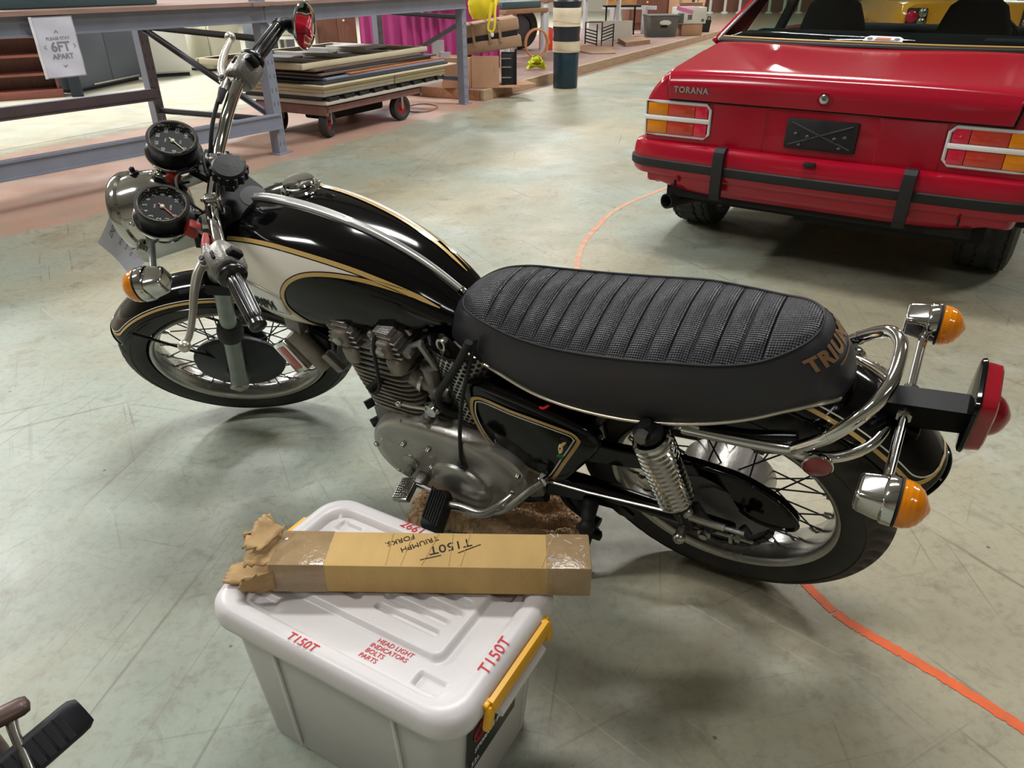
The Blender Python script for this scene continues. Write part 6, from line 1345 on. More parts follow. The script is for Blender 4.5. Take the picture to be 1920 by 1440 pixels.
obj('seam', MB().tube([V((pcx + (a - pcx) * 1.003, 0.126, pcz + (b_ - pcz) * 1.003)) for a, b_ in pos], 0.0016, n=5, closed=True), 'drum_grey', prim)
obj('clutch_cover', MB().lathe([(0.082, -0.012), (0.083, 0.004), (0.080, 0.011), (0.070, 0.016), (0.045, 0.019), (0.0, 0.020)], n=56, o=(0.583, 0.180, 0.258), ax=(0, 1, 0)), 'polished_alloy', prim)
obj('boss', MB().lathe([(0.085, -0.05), (0.085, 0.0), (0.080, 0.006), (0.06, 0.008), (0.0, 0.008)], n=44, o=(0.480, 0.168, 0.345), ax=(0, 1, 0)), 'polished_alloy', prim)
obj('inspection_cap', MB().lathe([(0.021, -0.004), (0.022, 0.004), (0.019, 0.006), (0.0, 0.006)], n=28, o=(0.724, 0.182, 0.287), ax=(0, 1, 0)).box((0.724, 0.188, 0.287), (0.028, 0.004, 0.005), rot=(0, 0.5, 0)), 'polished_alloy', prim)
for a, b_ in ((.832, .300), (.800, .335), (.725, .356), (.646, .372), (.792, .210), (.66, .295), (.612, .163), (.50, .200), (.436, .30), (.588, .205), (.655, .27), (.53, .30), (.41, .372)):
    y = 0.176 if (a - pcx) ** 2 / 0.05 + (b_ - pcz) ** 2 / 0.022 > 0.55 else 0.186
    sc_ = obj('screw', MB().lathe([(0.008, -0.012), (0.0075, 0.0), (0.0062, 0.005), (0.0, 0.006)], n=14, o=(a, y, b_), ax=(0, 1, 0)), 'dull_chrome', prim)
for a, b_, r_ in ((.725, .385, 0), (.646, .400, 0.05), (.43, .345, -0.4)):
    obj('screw_boss', MB().tube([(a, 0.165, b_), (a - 0.012, 0.165, b_ + 0.045)], [0.009, 0.006], n=10), 'polished_alloy', prim)
obj('filler_plug', MB().lathe([(0.014, -0.01), (0.014, 0.006), (0.009, 0.010), (0.0, 0.011)], n=6, o=(0.645, 0.150, 0.452), ax=(0, 0.5, 1)), 'cast_alloy', prim)
B('sprocket_cover', MB().prism([(.46, .45), (.405, .44), (.372, .36), (.385, .25), (.42, .225), (.46, .24)], lambda a, b_: (a, 0.06, b_), lambda a, b_: (a, 0.135, b_)), 'cast_alloy', smooth=20)
for p in ((0.855, 0.11, 0.385), (0.845, 0.125, 0.335)): obj('mount_bolt', MB().tube([V(p), V(p) + V((0.012, 0.02, 0))], 0.012, n=6), 'drum_grey', eng)
# barrels: each fin a plate of its own
LEAN = 0.10
def fin(z, hx, hy, cx, th=0.0048, e=5):
    P = [(cx + LEAN * (z - 0.42) + hx * math.copysign(abs(math.cos(a)) ** (2 / e), math.cos(a)), hy * math.copysign(abs(math.sin(a)) ** (2 / e), math.sin(a))) for a in [2 * PI * j / 36 for j in range(36)]]
    return MB().prism(P, lambda a, b_: (a, b_, z - th / 2), lambda a, b_: (a, b_, z + th / 2))
cyl_ = B('cylinder_block', MB().box((0.735, 0, 0.49), (0.15, 0.24, 0.16), rot=(0, 0.09, 0), bev=0.02).box((0.735, 0, 0.425), (0.19, 0.25, 0.03), bev=0.008), 'dirty_alloy')
for k in range(9): obj('fin', fin(0.438 + 0.0150 * k, 0.098 + 0.001 * min(k, 5), 0.150, 0.735), 'dirty_alloy', cyl_, smooth=30)
hd = B('cylinder_head', MB().box((0.748, 0, 0.600), (0.13, 0.25, 0.09), rot=(0, 0.09, 0), bev=0.015).box((0.832, 0.11, 0.572), (0.03, 0.05, 0.05), bev=0.008).box((0.806, 0.125, 0.603), (0.040, 0.058, 0.05), bev=0.012, seg=3).box((0.684, 0.125, 0.603), (0.040, 0.058, 0.05), bev=0.012, seg=3), 'dirty_alloy')
for k in range(5): obj('fin', fin(0.574 + 0.0145 * k, 0.100 - 0.006 * k, 0.150 - 0.003 * k, 0.742), 'cast_alloy', hd, smooth=30)
for x, nm in ((0.808, 'exhaust'), (0.690, 'inlet')):
    rk = B('rocker_box', MB().prism([(-0.036, 0.628), (0.036, 0.628), (0.034, 0.675), (0.018, 0.692), (-0.018, 0.692), (-0.034, 0.675)], lambda a, b_: (x + a * 0.85 + LEAN * 0.1, -0.13, b_ - 0.004), lambda a, b_: (x + a * 0.85 + LEAN * 0.1, 0.136, b_ - 0.004)), 'dirty_alloy', smooth=25)
    for k in range(6):
        hw_ = 0.044 - 0.0035 * k - (0.006 if k > 3 else 0)
        obj('fin', MB().box((x + LEAN * 0.1, 0.0, 0.632 + 0.0118 * k), (hw_ * 2, 0.290 - 0.004 * k, 0.0042), bev=0.0018), 'cast_alloy', rk, smooth=25)
    obj('end_block', MB().box((x + LEAN * 0.1, 0.138, 0.650), (0.040, 0.024, 0.046), bev=0.007, seg=3), 'dirty_alloy', rk)
    obj('rocker_cap', MB().lathe([(0.013, -0.004), (0.013, 0.008), (0.009, 0.011), (0.0, 0.012)], n=6, o=(x + 0.01, 0.149, 0.652), ax=(0, 1, 0)), 'polished_alloy', rk)
    obj('rocker_stud', MB().tube([(x + 0.05, 0.12, 0.60), (x + 0.052, 0.122, 0.66)], 0.008, n=8).sphere((x + 0.052, 0.122, 0.665), 0.010, 10, 6), 'cast_alloy', rk)
B('spark_plug_lead', MB().tube([(0.744, 0.148, 0.545), (0.760, 0.178, 0.533)], [0.010, 0.012], n=12).tube([(0.760, 0.175, 0.533), (0.742, 0.182, 0.535), (0.722, 0.176, 0.560), (0.716, 0.165, 0.620), (0.715, 0.150, 0.668), (0.72, 0.12, 0.69)], 0.0042, n=8, sub=6).cyl((0.744, 0.135, 0.548), (0.744, 0.152, 0.545), 0.008, 6), 'rubber')
for i in range(3):
    y = 0.115 - 0.10 * i
    cb_ = B('carburettor', MB().tube([(0.672, y, 0.550), (0.655, y, 0.545), (0.652, y, 0.545), (0.640, y, 0.542)], [0.024, 0.024, 0.027, 0.027], n=20).tube([(0.640, y, 0.542), (0.600, y, 0.535), (0.575, y, 0.530)], [0.021, 0.021, 0.027], n=18).tube([(0.618, y, 0.500), (0.612, y, 0.600)], [0.022, 0.019], n=18).tube([(0.612, y, 0.600), (0.611, y, 0.606)], 0.021, n=18), 'cast_alloy')
    obj('clip', MB().tube([(0.648, y, 0.544), (0.640, y, 0.542)], 0.0285, n=24), 'chrome', cb_)
    obj('float_bowl', MB().lathe([(0.0, -0.02), (0.018, -0.018), (0.022, -0.006), (0.022, 0.014), (0.016, 0.018)], n=20, o=(0.626, y + 0.012, 0.484), ax=(0.1, 0.2, 1)), 'chrome', cb_)
    obj('linkage', MB().box((0.600, y + 0.006, 0.640), (0.014, 0.012, 0.075), rot=(0, 0.35, 0), bev=0.003).box((0.628, y + 0.004, 0.665), (0.055, 0.012, 0.010), rot=(0, 0.6, 0), bev=0.003).cyl((0.645, y + 0.0, 0.645), (0.645, y + 0.022, 0.645), 0.011, 14), 'cast_alloy', cb_)
B('choke_lever', MB().tube([(0.628, 0.158, 0.500), (0.66, 0.166, 0.504), (0.685, 0.170, 0.508)], [0.005, 0.004, 0.004], n=8).sphere((0.690, 0.171, 0.509), 0.009, 12, 8).lathe([(0.0, 0.012), (0.017, 0.010), (0.020, 0.0), (0.014, -0.01)], n=24, o=(0.618, 0.150, 0.494), ax=(0.1, 1, 0.1)), 'chrome')
B('throttle_link', MB().tube([(0.70, 0.06, 0.70), (0.672, 0.09, 0.690), (0.65, 0.10, 0.668)], 0.006, n=8, sub=4).tube([(0.565, 0.10, 0.69), (0.545, 0.115, 0.700)], 0.007, n=8).lathe([(0.009, -0.002), (0.014, -0.002), (0.014, 0.003), (0.009, 0.003)], n=22, o=(0.552, 0.122, 0.690), ax=(0.3, 1, 0.3)).tube([(0.56, 0.12, 0.68), (0.545, 0.135, 0.66), (0.53, 0.13, 0.63), (0.55, 0.12, 0.60)], 0.0022, n=6, sub=5), 'dull_chrome')
# air filter with punched side
af = MB(); ang_ = [math.radians(-62 + 130 * k / 24) for k in range(25)]
def afp(t, z, o=0.0): return V((0.532 + (0.092 + o) * math.sin(t), 0.045 + (0.092 + o) * math.cos(t) * 1.0, z))
airf = B('air_filter', af.grid([[afp(t, z) for t in ang_] for z in (0.452, 0.47, 0.52, 0.57, 0.62, 0.655, 0.672)]), 'dull_chrome', smooth=60)
hl_ = MB()
for i in range(15):
    for j in range(17):
        t = ang_[0] + (ang_[-1] - ang_[0]) * (i + 0.5 * (j % 2) + 0.3) / 15.4; z = 0.462 + 0.0125 * j
        c_ = afp(t, z, 0.0006); n_ = V((math.sin(t), math.cos(t), 0)); f = frame(c_, n_)
        hl_.add([f @ V((0.0047 * math.cos(a), 0.0047 * math.sin(a), 0)) for a in [2 * PI * q / 8 for q in range(8)]], [tuple(range(8))])
hl_.recalc = False
obj('perforation', hl_, 'under_black', airf, smooth=0, kind='stuff')
obj('end_plate', MB().grid([[afp(t, 0.450, 0.003) for t in ang_], [afp(t, 0.458, 0.003) for t in ang_]]).grid([[afp(t, 0.668, 0.003) for t in ang_], [afp(t, 0.676, 0.003) for t in ang_]]).box((0.47, 0.0, 0.56), (0.06, 0.10, 0.20)), 'satin_black', airf)
B('breather_hose', MB().tube([(0.540, 0.118, 0.478), (0.575, 0.140, 0.486), (0.592, 0.146, 0.515), (0.580, 0.150, 0.560), (0.545, 0.150, 0.612), (0.505, 0.146, 0.670), (0.475, 0.125, 0.725)], 0.0085, n=12, sub=6), 'rubber')
cbl = B('clutch_cable', MB().tube([(0.548, 0.190, 0.368), (0.546, 0.186, 0.40), (0.530, 0.170, 0.50), (0.502, 0.158, 0.60), (0.482, 0.145, 0.66), (0.470, 0.11, 0.72)], 0.0045, n=10, sub=6), 'rubber')
obj('cable_end', MB().lathe([(0.0, 0.026), (0.009, 0.024), (0.012, 0.012), (0.013, 0.0), (0.0, 0.0)], n=16, o=(0.552, 0.178, 0.350), ax=(0, 0.6, 1)), 'drum_grey', cbl)
# ---- oil cooler, its reflector and bracket under the tank nose
oc_ = B('oil_cooler', MB().box((0.975, 0.0, 0.535), (0.055, 0.20, 0.085), rot=(0, -0.4, 0), bev=0.008), 'satin_black')
for k in range(9): obj('fin', MB().box((0.975, 0.09 - 0.0225 * k, 0.535), (0.066, 0.004, 0.100), rot=(0, -0.4, 0)), 'satin_black', oc_)
obj('end_tank', MB().tube([(1.018, 0.115, 0.585), (0.955, 0.115, 0.485)], 0.024, n=16), 'dirty_alloy', oc_); obj('bracket', MB().box((1.000, 0.108, 0.615), (0.045, 0.03, 0.05), rot=(0, -0.3, 0), bev=0.006).tube([(1.0, 0.10, 0.63), (0.985, 0.08, 0.665)], 0.012, n=8), 'cast_alloy', oc_); obj('bracket', MB().box((0.915, 0.12, 0.520), (0.03, 0.02, 0.06), rot=(0, 0.6, 0), bev=0.004), 'cast_alloy', oc_)
rfm = frame(V((1.036, 0.137, 0.519)), (0.05, 1, 0.05), (-0.80, 0, 0.5))
rfl = B('reflector', MB().box(rfm.translation, (0.062, 0.092, 0.022), rot=rfm.to_3x3(), bev=0.004), 'chrome')
obj('reflector_lens', MB().box(rfm @ V((0, 0, 0.010)), (0.040, 0.070, 0.006), rot=rfm.to_3x3(), bev=0.002), 'reflector_orange', rfl)
# ---- frame, swingarm, stands
ft = MB()
for s in (1, -1):
    ft.tube([(1.07, 0.02 * s, 0.76), (0.97, 0.02 * s, 0.55), (0.88, 0.03 * s, 0.36), (0.82, 0.06 * s, 0.22), (0.76, 0.10 * s, 0.175), (0.50, 0.11 * s, 0.165), (0.40, 0.105 * s, 0.20)], 0.015, n=12, sub=5)
    ft.tube([(0.60, 0.05 * s, 0.665), (0.45, 0.095 * s, 0.625), (0.30, 0.105 * s, 0.610), (0.10, 0.108 * s, 0.632), (-0.04, 0.108 * s, 0.640), (-0.14, 0.10 * s, 0.665)], 0.0125, n=12, sub=5)
    ft.tube([(0.20, 0.105 * s, 0.615), (0.28, 0.108 * s, 0.47), (0.37, 0.11 * s, 0.31)], 0.013, n=12, sub=3)
ft.tube([(1.09, 0, 0.78), (0.85, 0, 0.72), (0.55, 0, 0.66), (0.47, 0, 0.55), (0.42, 0, 0.35)], 0.02, n=12, sub=4)
ft.tube([AP + AX * 0.83, AP + AX * 1.0], 0.03, n=16)
ft.prism([(.40, .335), (.37, .345), (.30, .325), (.20, .300), (.165, .268), (.172, .252), (.20, .256), (.215, .272), (.30, .262), (.40, .235)], lambda a, b_: (a, 0.112, b_), lambda a, b_: (a, 0.120, b_))
ft.prism([(.40, .335), (.37, .345), (.30, .325), (.20, .300), (.165, .268), (.172, .252), (.20, .256), (.215, .272), (.30, .262), (.40, .235)], lambda a, b_: (a, -0.112, b_), lambda a, b_: (a, -0.120, b_))
ft.box((0.37, 0, 0.62), (0.20, 0.17, 0.03)).box((0.42, 0.0, 0.50), (0.10, 0.16, 0.20), bev=0.02).box((0.30, 0.0, 0.52), (0.13, 0.18, 0.16), bev=0.02)
B('frame', ft, 'frame_black', smooth=40)
sa = MB()
for s in (1, -1):
    sa.tube([(0.395, 0.10 * s, 0.300), (0.26, 0.105 * s, 0.312), (0.10, 0.11 * s, 0.322), (0.03, 0.112 * s, 0.328), (-0.045, 0.112 * s, 0.333)], [0.024, 0.022, 0.019, 0.019, 0.017], n=14, sub=4)
    sa.box((-0.01, 0.112 * s, 0.332), (0.09, 0.016, 0.045), bev=0.005)
sa.tube([(0.395, 0.12, 0.30), (0.395, -0.12, 0.30)], 0.03, n=18)
swa = B('swingarm', sa, 'frame_black')
obj('axle_nut', MB().tube([(0, 0.115, 0.332), (0, 0.142, 0.332)], 0.015, n=6).tube([(0, 0.142, 0.332), (0, 0.150, 0.332)], 0.009, n=10), 'dull_chrome', swa)
obj('chain_adjuster', MB().tube([(-0.02, 0.128, 0.333), (-0.095, 0.126, 0.336)], 0.0045, n=8).tube([(-0.060, 0.126, 0.335), (-0.070, 0.126, 0.335)], 0.010, n=6).box((-0.052, 0.126, 0.335), (0.008, 0.02, 0.034), bev=0.002), 'dull_chrome', swa)
obj('shock_bolt', MB().tube([(0.036, 0.125, 0.372), (0.036, 0.186, 0.372)], 0.0095, n=10).sphere((0.036, 0.186, 0.366), 0.013, 10, 8), 'dull_chrome', swa)
for s in (1, -1):
    a, b_ = V((0.106, 0.150 * s, 0.648)), V((0.034, 0.150 * s, 0.372)); d = b_ - a; L_ = d.length; u = d.normalized()
    sh_ = B('shock_absorber', MB().tube([a - u * 0.010, a + u * 0.004, a + u * 0.006, a + u * 0.022], [0.012, 0.018, 0.027, 0.027], n=24).tube([a + u * 0.022, b_ - u * 0.05], 0.018, n=16).tube([b_ - u * 0.076, b_ - u * 0.064, b_ - u * 0.060, b_ - u * 0.012, b_ + u * 0.012], [0.030, 0.030, 0.022, 0.015, 0.015], n=20), 'satin_black')
    f = frame(a, u); turns = 14; hp = []
    s0, s1 = 0.026, L_ - 0.078
    for k in range(turns * 20 + 1):
        t = k / (turns * 20); hp.append(f @ V((0.0310 * math.cos(2 * PI * turns * t), 0.0310 * math.sin(2 * PI * turns * t), s0 + (s1 - s0) * t)))
    obj('spring', MB().tube(hp, 0.0068, n=8), 'chrome', sh_)
    obj('top_bolt', MB().tube([a + V((0, 0.014 * s, 0)), a + V((0, 0.032 * s, 0))], 0.012, n=6), 'dull_chrome', sh_)
cgp = [(.34, .440), (.197, .458), (.069, .482), (.01, .483), (-.04, .479), (-.075, .468), (-.125, .440), (-.158, .402), (-.166, .378), (-.150, .358), (-.10, .352), (-.070, .365), (-.049, .385), (-.026, .428), (.01, .448), (.045, .449), (.12, .424), (.22, .395), (.34, .375)]
cgs = smpoly(cgp, 3)
cgx, cgz = 0.05, 0.45
def cg_(k, y): return [V((cgx + (a - cgx) * (k if False else 1) , y, b_)) for a, b_ in cgs]
B('chain_guard', MB().grid([[V((a, y, b_)) for a, b_ in cgs] for y in (0.070, 0.088)], cu=True, caps=True).tube([V((a, 0.088, b_)) for a, b_ in smpoly(cgp, 3)[:36]], 0.004, n=8), 'gloss_black', smooth=30)
B('brake_rod', MB().tube([(0.372, 0.152, 0.352), (0.25, 0.154, 0.366), (0.02, 0.158, 0.410)], 0.0032, n=8).tube([(0.025, 0.158, 0.409), (-0.045, 0.158, 0.410)], 0.0075, n=10).tube([(-0.045, 0.158, 0.410), (-0.082, 0.158, 0.412)], 0.0045, n=8).sphere((0.030, 0.155, 0.418), 0.012, 12, 8), 'polished_alloy')
B('brake_arm', MB().prism([(-0.02, 0.35), (0.015, 0.345), (0.032, 0.415), (0.016, 0.425)], lambda a, b_: (a, 0.128, b_), lambda a, b_: (a, 0.136, b_)).tube([(-0.07, 0.12, 0.37), (-0.085, 0.125, 0.355)], 0.009, n=8), 'drum_grey')
B('torque_plate', MB().prism([(-0.115, .335), (-0.10, .375), (-0.05, .415), (0.0, .42), (0.03, .40), (0.02, .36), (-0.03, .32), (-0.09, .30)], lambda a, b_: (a, 0.078, b_), lambda a, b_: (a, 0.084, b_)), 'plate_grey', smooth=20)
fp = B('footrest', MB().tube([(0.42, 0.12, 0.285), (0.45, 0.19, 0.272), (0.50, 0.225, 0.242), (0.565, 0.228, 0.236), (0.60, 0.235, 0.236)], 0.013, n=14, sub=5), 'dull_chrome')
obj('rubber_pad', MB().box((0.612, 0.262, 0.236), (0.052, 0.105, 0.050), rot=(0, 0.0, 0.25), bev=0.012, seg=3), 'rubber', fp)
pg_ = MB()
for k in range(7): pg_.box((0.590 + 0.0075 * k, 0.262 - 0.0019 * k + 0.006, 0.262), (0.0035, 0.085, 0.004), rot=(0, 0, 0.25))
obj('pad_rib', pg_, 'rubber', fp, smooth=0)
br = B('brake_pedal', MB().tube([(0.355, 0.130, 0.335), (0.348, 0.150, 0.360), (0.350, 0.170, 0.372)], 0.010, n=10, sub=3).tube([(0.350, 0.170, 0.372), (0.378, 0.190, 0.350), (0.425, 0.210, 0.295), (0.465, 0.215, 0.255), (0.53, 0.215, 0.222), (0.60, 0.215, 0.222)], 0.0095, n=12, sub=5).tube([(0.60, 0.215, 0.222), (0.66, 0.212, 0.232), (0.705, 0.212, 0.238)], 0.008, n=10, sub=3), 'dull_chrome')
pdm = Euler((0.0, 0.25, 0.15)).to_matrix()
obj('pedal_pad', MB().box((0.722, 0.238, 0.240), (0.046, 0.068, 0.012), rot=pdm, bev=0.004).box((0.722, 0.238, 0.230), (0.038, 0.055, 0.02), rot=pdm, bev=0.004), 'dull_chrome', br)
pk = MB()
for i in range(7):
    for j in range(9): pk.box(V((0.722, 0.238, 0.240)) + pdm @ V((-0.018 + 0.006 * i, -0.027 + 0.0068 * j, 0.0075)), (0.0036, 0.0042, 0.004), rot=pdm)
obj('pad_stud', pk, 'dull_chrome', br, smooth=0, kind='stuff')
obj('pedal_pivot', MB().tube([(0.368, 0.140, 0.340), (0.355, 0.150, 0.365)], 0.012, n=10), 'cast_alloy', br); obj('pedal_link', MB().box((0.70, 0.19, 0.236), (0.03, 0.05, 0.03), bev=0.006), 'cast_alloy', br); obj('pedal_stop', MB().cyl((0.74, 0.16, 0.245), (0.74, 0.20, 0.245), 0.012, 10), 'cast_alloy', br)
# side stand: pivot lug, spring eye and leg reaching the floor
BI = BM.inverted(); foot = BI @ V((0.150, 1.312, 0.008))
B('pillion_peg', MB().tube([(0.268, 0.118, 0.272), (0.262, 0.150, 0.262), (0.258, 0.165, 0.258)], [0.020, 0.017, 0.012], n=14).sphere((0.256, 0.172, 0.252), 0.019, 14, 10).sphere((0.272, 0.176, 0.246), 0.010, 8, 6), 'rubber')
sst = B('side_stand', MB().tube([(0.256, 0.150, 0.235), (0.262, 0.155, 0.215)], [0.013, 0.020], n=10).box((0.258, 0.160, 0.205), (0.055, 0.02, 0.024), bev=0.006).tube([(0.262, 0.158, 0.21), V((0.262, 0.158, 0.21)) * 0.5 + foot * 0.5, foot + V((0, 0, 0.004))], [0.013, 0.011, 0.010], n=12), 'satin_black')
obj('foot_plate', MB().box(foot + V((0.0, 0.01, 0.002)), (0.05, 0.035, 0.008), rot=Euler((math.radians(20.7), 0, 0)).to_matrix(), bev=0.003), 'satin_black', sst)
for s in (1, -1): B('centre_stand', MB().tube([(0.36, 0.095 * s, 0.235), (0.34, 0.10 * s, 0.20), (0.30, 0.105 * s, 0.175), (0.26, 0.11 * s, 0.17)], 0.012, n=10, sub=3), 'satin_black')
B('stand_bar', MB().box((0.302, 0.105, 0.185), (0.026, 0.012, 0.19), rot=(0, 0.28, 0), bev=0.003), 'satin_black')
B('silencer', MB().tube([(0.55, -0.17, 0.215), (0.30, -0.19, 0.250), (-0.22, -0.205, 0.345), (-0.27, -0.207, 0.355)], [0.030, 0.045, 0.047, 0.034], n=24).tube([(0.82, -0.10, 0.56), (0.91, -0.13, 0.45), (0.88, -0.15, 0.25), (0.75, -0.16, 0.205), (0.55, -0.17, 0.215)], 0.021, n=16, sub=5), 'chrome')
B('battery_tray', MB().box((0.16, 0.0, 0.585), (0.22, 0.17, 0.06), bev=0.01).box((0.05, 0.0, 0.60), (0.12, 0.15, 0.05), bev=0.01), 'under_black')

# ------------------------------------------------------------------ paper note tied to the headlight
NY = 1.645
npts = [(-0.905, 0.812), (-0.953, 0.712), (-0.902, 0.638), (-0.822, 0.712)]
def notep(u, v):
    a, d, c_, b_ = [V((x, 0, z)) for x, z in ((-0.905, 0.835), (-0.972, 0.716), (-0.915, 0.628), (-0.815, 0.722))]
    p = (a * (1 - u) + b_ * u) * (1 - v) + (d * (1 - u) + c_ * u) * v
    return V((p.x + 0.012 * math.sin(PI * v) * (1 - u), NY + 0.03 - 0.018 * math.sin(PI * v) + 0.010 * math.sin(PI * u) + 0.02 * (1 - v), p.z))
note = thing('paper_note', 'pale lilac paper note with faint writing hanging off the headlight', 'note')
obj('sheet', MB().grid([[notep(i / 12, j / 12) for i in range(13)] for j in range(13)]), 'paper', note)
def notetext(body, cu, cv, size):
    me = text_mesh(body, size, 0.0, lambda x, y, z: notep(min(1, max(0, cu + y * 9.0)), min(1, max(0, cv + x * 8.0))) + V((0.0, -0.004, 0.0006)), shear=0.3)
    obj('handwriting', me, 'ink', note, smooth=0)
notetext('TRIDENT', 0.16, 0.48, 0.014); notetext('wheel & all', 0.40, 0.52, 0.010); notetext('to restore', 0.55, 0.52, 0.010); notetext('needs fork', 0.70, 0.52, 0.010); notetext('seals', 0.84, 0.50, 0.010)
for o_ in note.children:
    for v_ in o_.data.vertices: pass
ts_ = obj('string', MB().tube([notep(0.15, 0.03), (-0.87, 1.70, 0.868), (-0.845, 1.685, 0.885)], 0.001, n=5, sub=3), 'tag_white', note)

# ------------------------------------------------------------------ storage tub
TYAW = math.radians(-30.0); TM = T(-0.222, 0.930, 0.0, TYAW)
tub = thing('storage_tub', 'white translucent plastic storage tub with yellow latches, red marker on its lid', 'storage tub', mx=TM)
LX, LY, H = 0.262, 0.172, 0.345
def rr(hx, hy, r, z, n=10):
    L = []
    for cx_, cy_, a0 in ((hx - r, hy - r, 0), (-hx + r, hy - r, 90), (-hx + r, -hy + r, 180), (hx - r, -hy + r, 270)):
        for k in range(n + 1):
            a = math.radians(a0 + 90 * k / n); L.append(V((cx_ + r * math.cos(a), cy_ + r * math.sin(a), z)))
    return L
bod = [rr(0.205, 0.125, 0.035, 0.006), rr(0.212, 0.131, 0.038, 0.0), rr(0.216, 0.135, 0.04, 0.006), rr(0.238, 0.152, 0.045, 0.29), rr(0.250, 0.163, 0.048, 0.296), rr(0.250, 0.163, 0.048, 0.318)]
bd_ = obj('body', MB().grid(bod, cu=True).add(bod[0], [tuple(range(len(bod[0])))[::-1]]), 'tub_body', tub, smooth=50)
sd_ = bd_.modifiers.new('t', 'SOLIDIFY'); sd_.thickness = 0.003; sd_.offset = -1
for x in (-0.12, 0.13):
    for s in (-1, 1): obj('body_rib', MB().box((x, s * 0.1465, 0.15), (0.006, 0.006, 0.27), rot=(-0.06 * s, 0, 0), bev=0.002), 'tub_body', tub)
for y in (-0.09, 0.09): obj('body_rib', MB().box((0.2265, y, 0.15), (0.006, 0.006, 0.27), rot=(0, 0.075, 0), bev=0.002), 'tub_body', tub)

ld = [rr(0.252, 0.165, 0.050, 0.296), rr(0.259, 0.171, 0.055, 0.300), rr(0.262, 0.1735, 0.058, 0.312), rr(0.260, 0.172, 0.058, 0.330), rr(0.253, 0.166, 0.056, 0.341), rr(0.243, 0.157, 0.052, 0.3455), rr(0.228, 0.143, 0.045, 0.345), rr(0.221, 0.136, 0.040, 0.340), rr(0.217, 0.132, 0.037, 0.329)]
def lidbump(x, y):
    """height above the sunken floor of the lid"""
    h = 0.0
    # raised central island with rounded corners and slots
    def box_(cx_, cy_, hx, hy, r, e):
        qx, qy = abs(x - cx_) - hx + r, abs(y - cy_) - hy + r
        d = math.hypot(max(qx, 0), max(qy, 0)) + min(max(qx, qy), 0) - r
        return 1 - smoothstep(-e, e * 0.2, d)
    h = 0.011 * box_(0.0, 0.012, 0.168, 0.086, 0.02, 0.008)
    for cx_ in (-0.090, 0.072):
        for cy_ in (-0.030, -0.004, 0.022, 0.048): h -= 0.009 * box_(cx_ + 0.012 * (1 if cy_ > 0 else 0), cy_, 0.066, 0.0075, 0.0075, 0.004)
    for sx_ in (-1, 1):
        for sy in (-1, 1): h -= 0.008 * box_(sx_ * 0.172, sy * 0.108, 0.026, 0.014, 0.005, 0.005)
    h += 0.006 * box_(0.0, 0.117, 0.12, 0.006, 0.004, 0.004) * 0
    return h
nx_, ny_ = 150, 92; rows = []
for j in range(ny_ + 1):
    row = []
    for i in range(nx_ + 1):
        u, v = -1 + 2 * i / nx_, -1 + 2 * j / ny_; x, y = 0.217 * u, 0.132 * v
        # squeeze the grid into the rounded rectangle
        r = 0.037; qx, qy = abs(x) - (0.217 - r), abs(y) - (0.132 - r)
        if qx > 0 and qy > 0:
            m_ = max(qx, qy); ln = math.hypot(qx, qy); f_ = m_ / ln; x = math.copysign(0.217 - r + qx * f_, x); y = math.copysign(0.132 - r + qy * f_, y)
        edge_ = min(1.0, max(0, (1 - max(abs(u), abs(v))) * 14))
        row.append(V((x, y, 0.329 + lidbump(x, y) * edge_)))
    rows.append(row)
lid_ = obj('lid', MB().grid(ld, cu=True).grid(rows), 'tub_plastic', tub, smooth=50)
# clip latches on the two short ends
for s in (1, -1):
    lt = MB()
    lt.prism([(-0.003, -0.002), (0.006, -0.002), (0.009, 0.018), (0.006, 0.028), (-0.002, 0.029), (-0.001, 0.014)], lambda a, b_: (s * (0.266 + a), -0.090, 0.300 + b_), lambda a, b_: (s * (0.266 + a), 0.090, 0.300 + b_))
    for y in (-0.094, 0.094):
        lt.box((s * 0.268, y, 0.300), (0.011, 0.020, 0.044), rot=(0.25 * (1 if y > 0 else -1), 0, 0), bev=0.004).box((s * 0.262, y * 0.97, 0.323), (0.014, 0.018, 0.008), bev=0.003)
    obj('latch', lt, 'yellow_plastic', tub, smooth=30)
    obj('handle', MB().prism([(0.0, 0.0), (0.030, -0.004), (0.032, 0.006), (0.026, 0.012), (0.0, 0.014)], lambda a, b_: (s * (0.246 + a), -0.070, 0.280 + b_), lambda a, b_: (s * (0.246 + a), 0.070, 0.280 + b_)), 'tub_plastic', tub, smooth=25)
stk = obj('label_sticker', MB().box((0.2375, -0.035, 0.205), (0.0015, 0.15, 0.115), rot=(0, 0.075, 0)), 'label_black', tub)
stm = basis(V((0.2387, -0.035, 0.205)), (0, 1, 0), V((0.075, 0, 1)).normalized(), V((1, 0, -0.075)).normalized())
def stp_(cx_, cy_): return lambda x, y, z: stm @ V((x + cx_, y + cy_, 0.0008 + z))
obj('sticker_ring', MB().tube([stm @ V((-0.045 + 0.017 * math.cos(a), 0.028 + 0.017 * math.sin(a), 0.001)) for a in [2 * PI * k / 28 for k in range(28)]], 0.0009, n=5, closed=True).tube([stm @ V((-0.045 + 0.012 * math.cos(a), 0.028 + 0.012 * math.sin(a), 0.001)) for a in [2 * PI * k / 24 for k in range(24)]], 0.0006, n=5, closed=True), 'marker_red', tub)
obj('lettering', text_mesh('STORAGE BOX', 0.014, 0.0002, stp_(-0.012, -0.010), shear=0.2, bold=0.0004), 'tag_white', tub, smooth=0)
obj('lettering', text_mesh('52L', 0.017, 0.0002, stp_(-0.055, -0.038)), 'tag_white', tub, smooth=0)
bcm = MB(); xx = 0.028
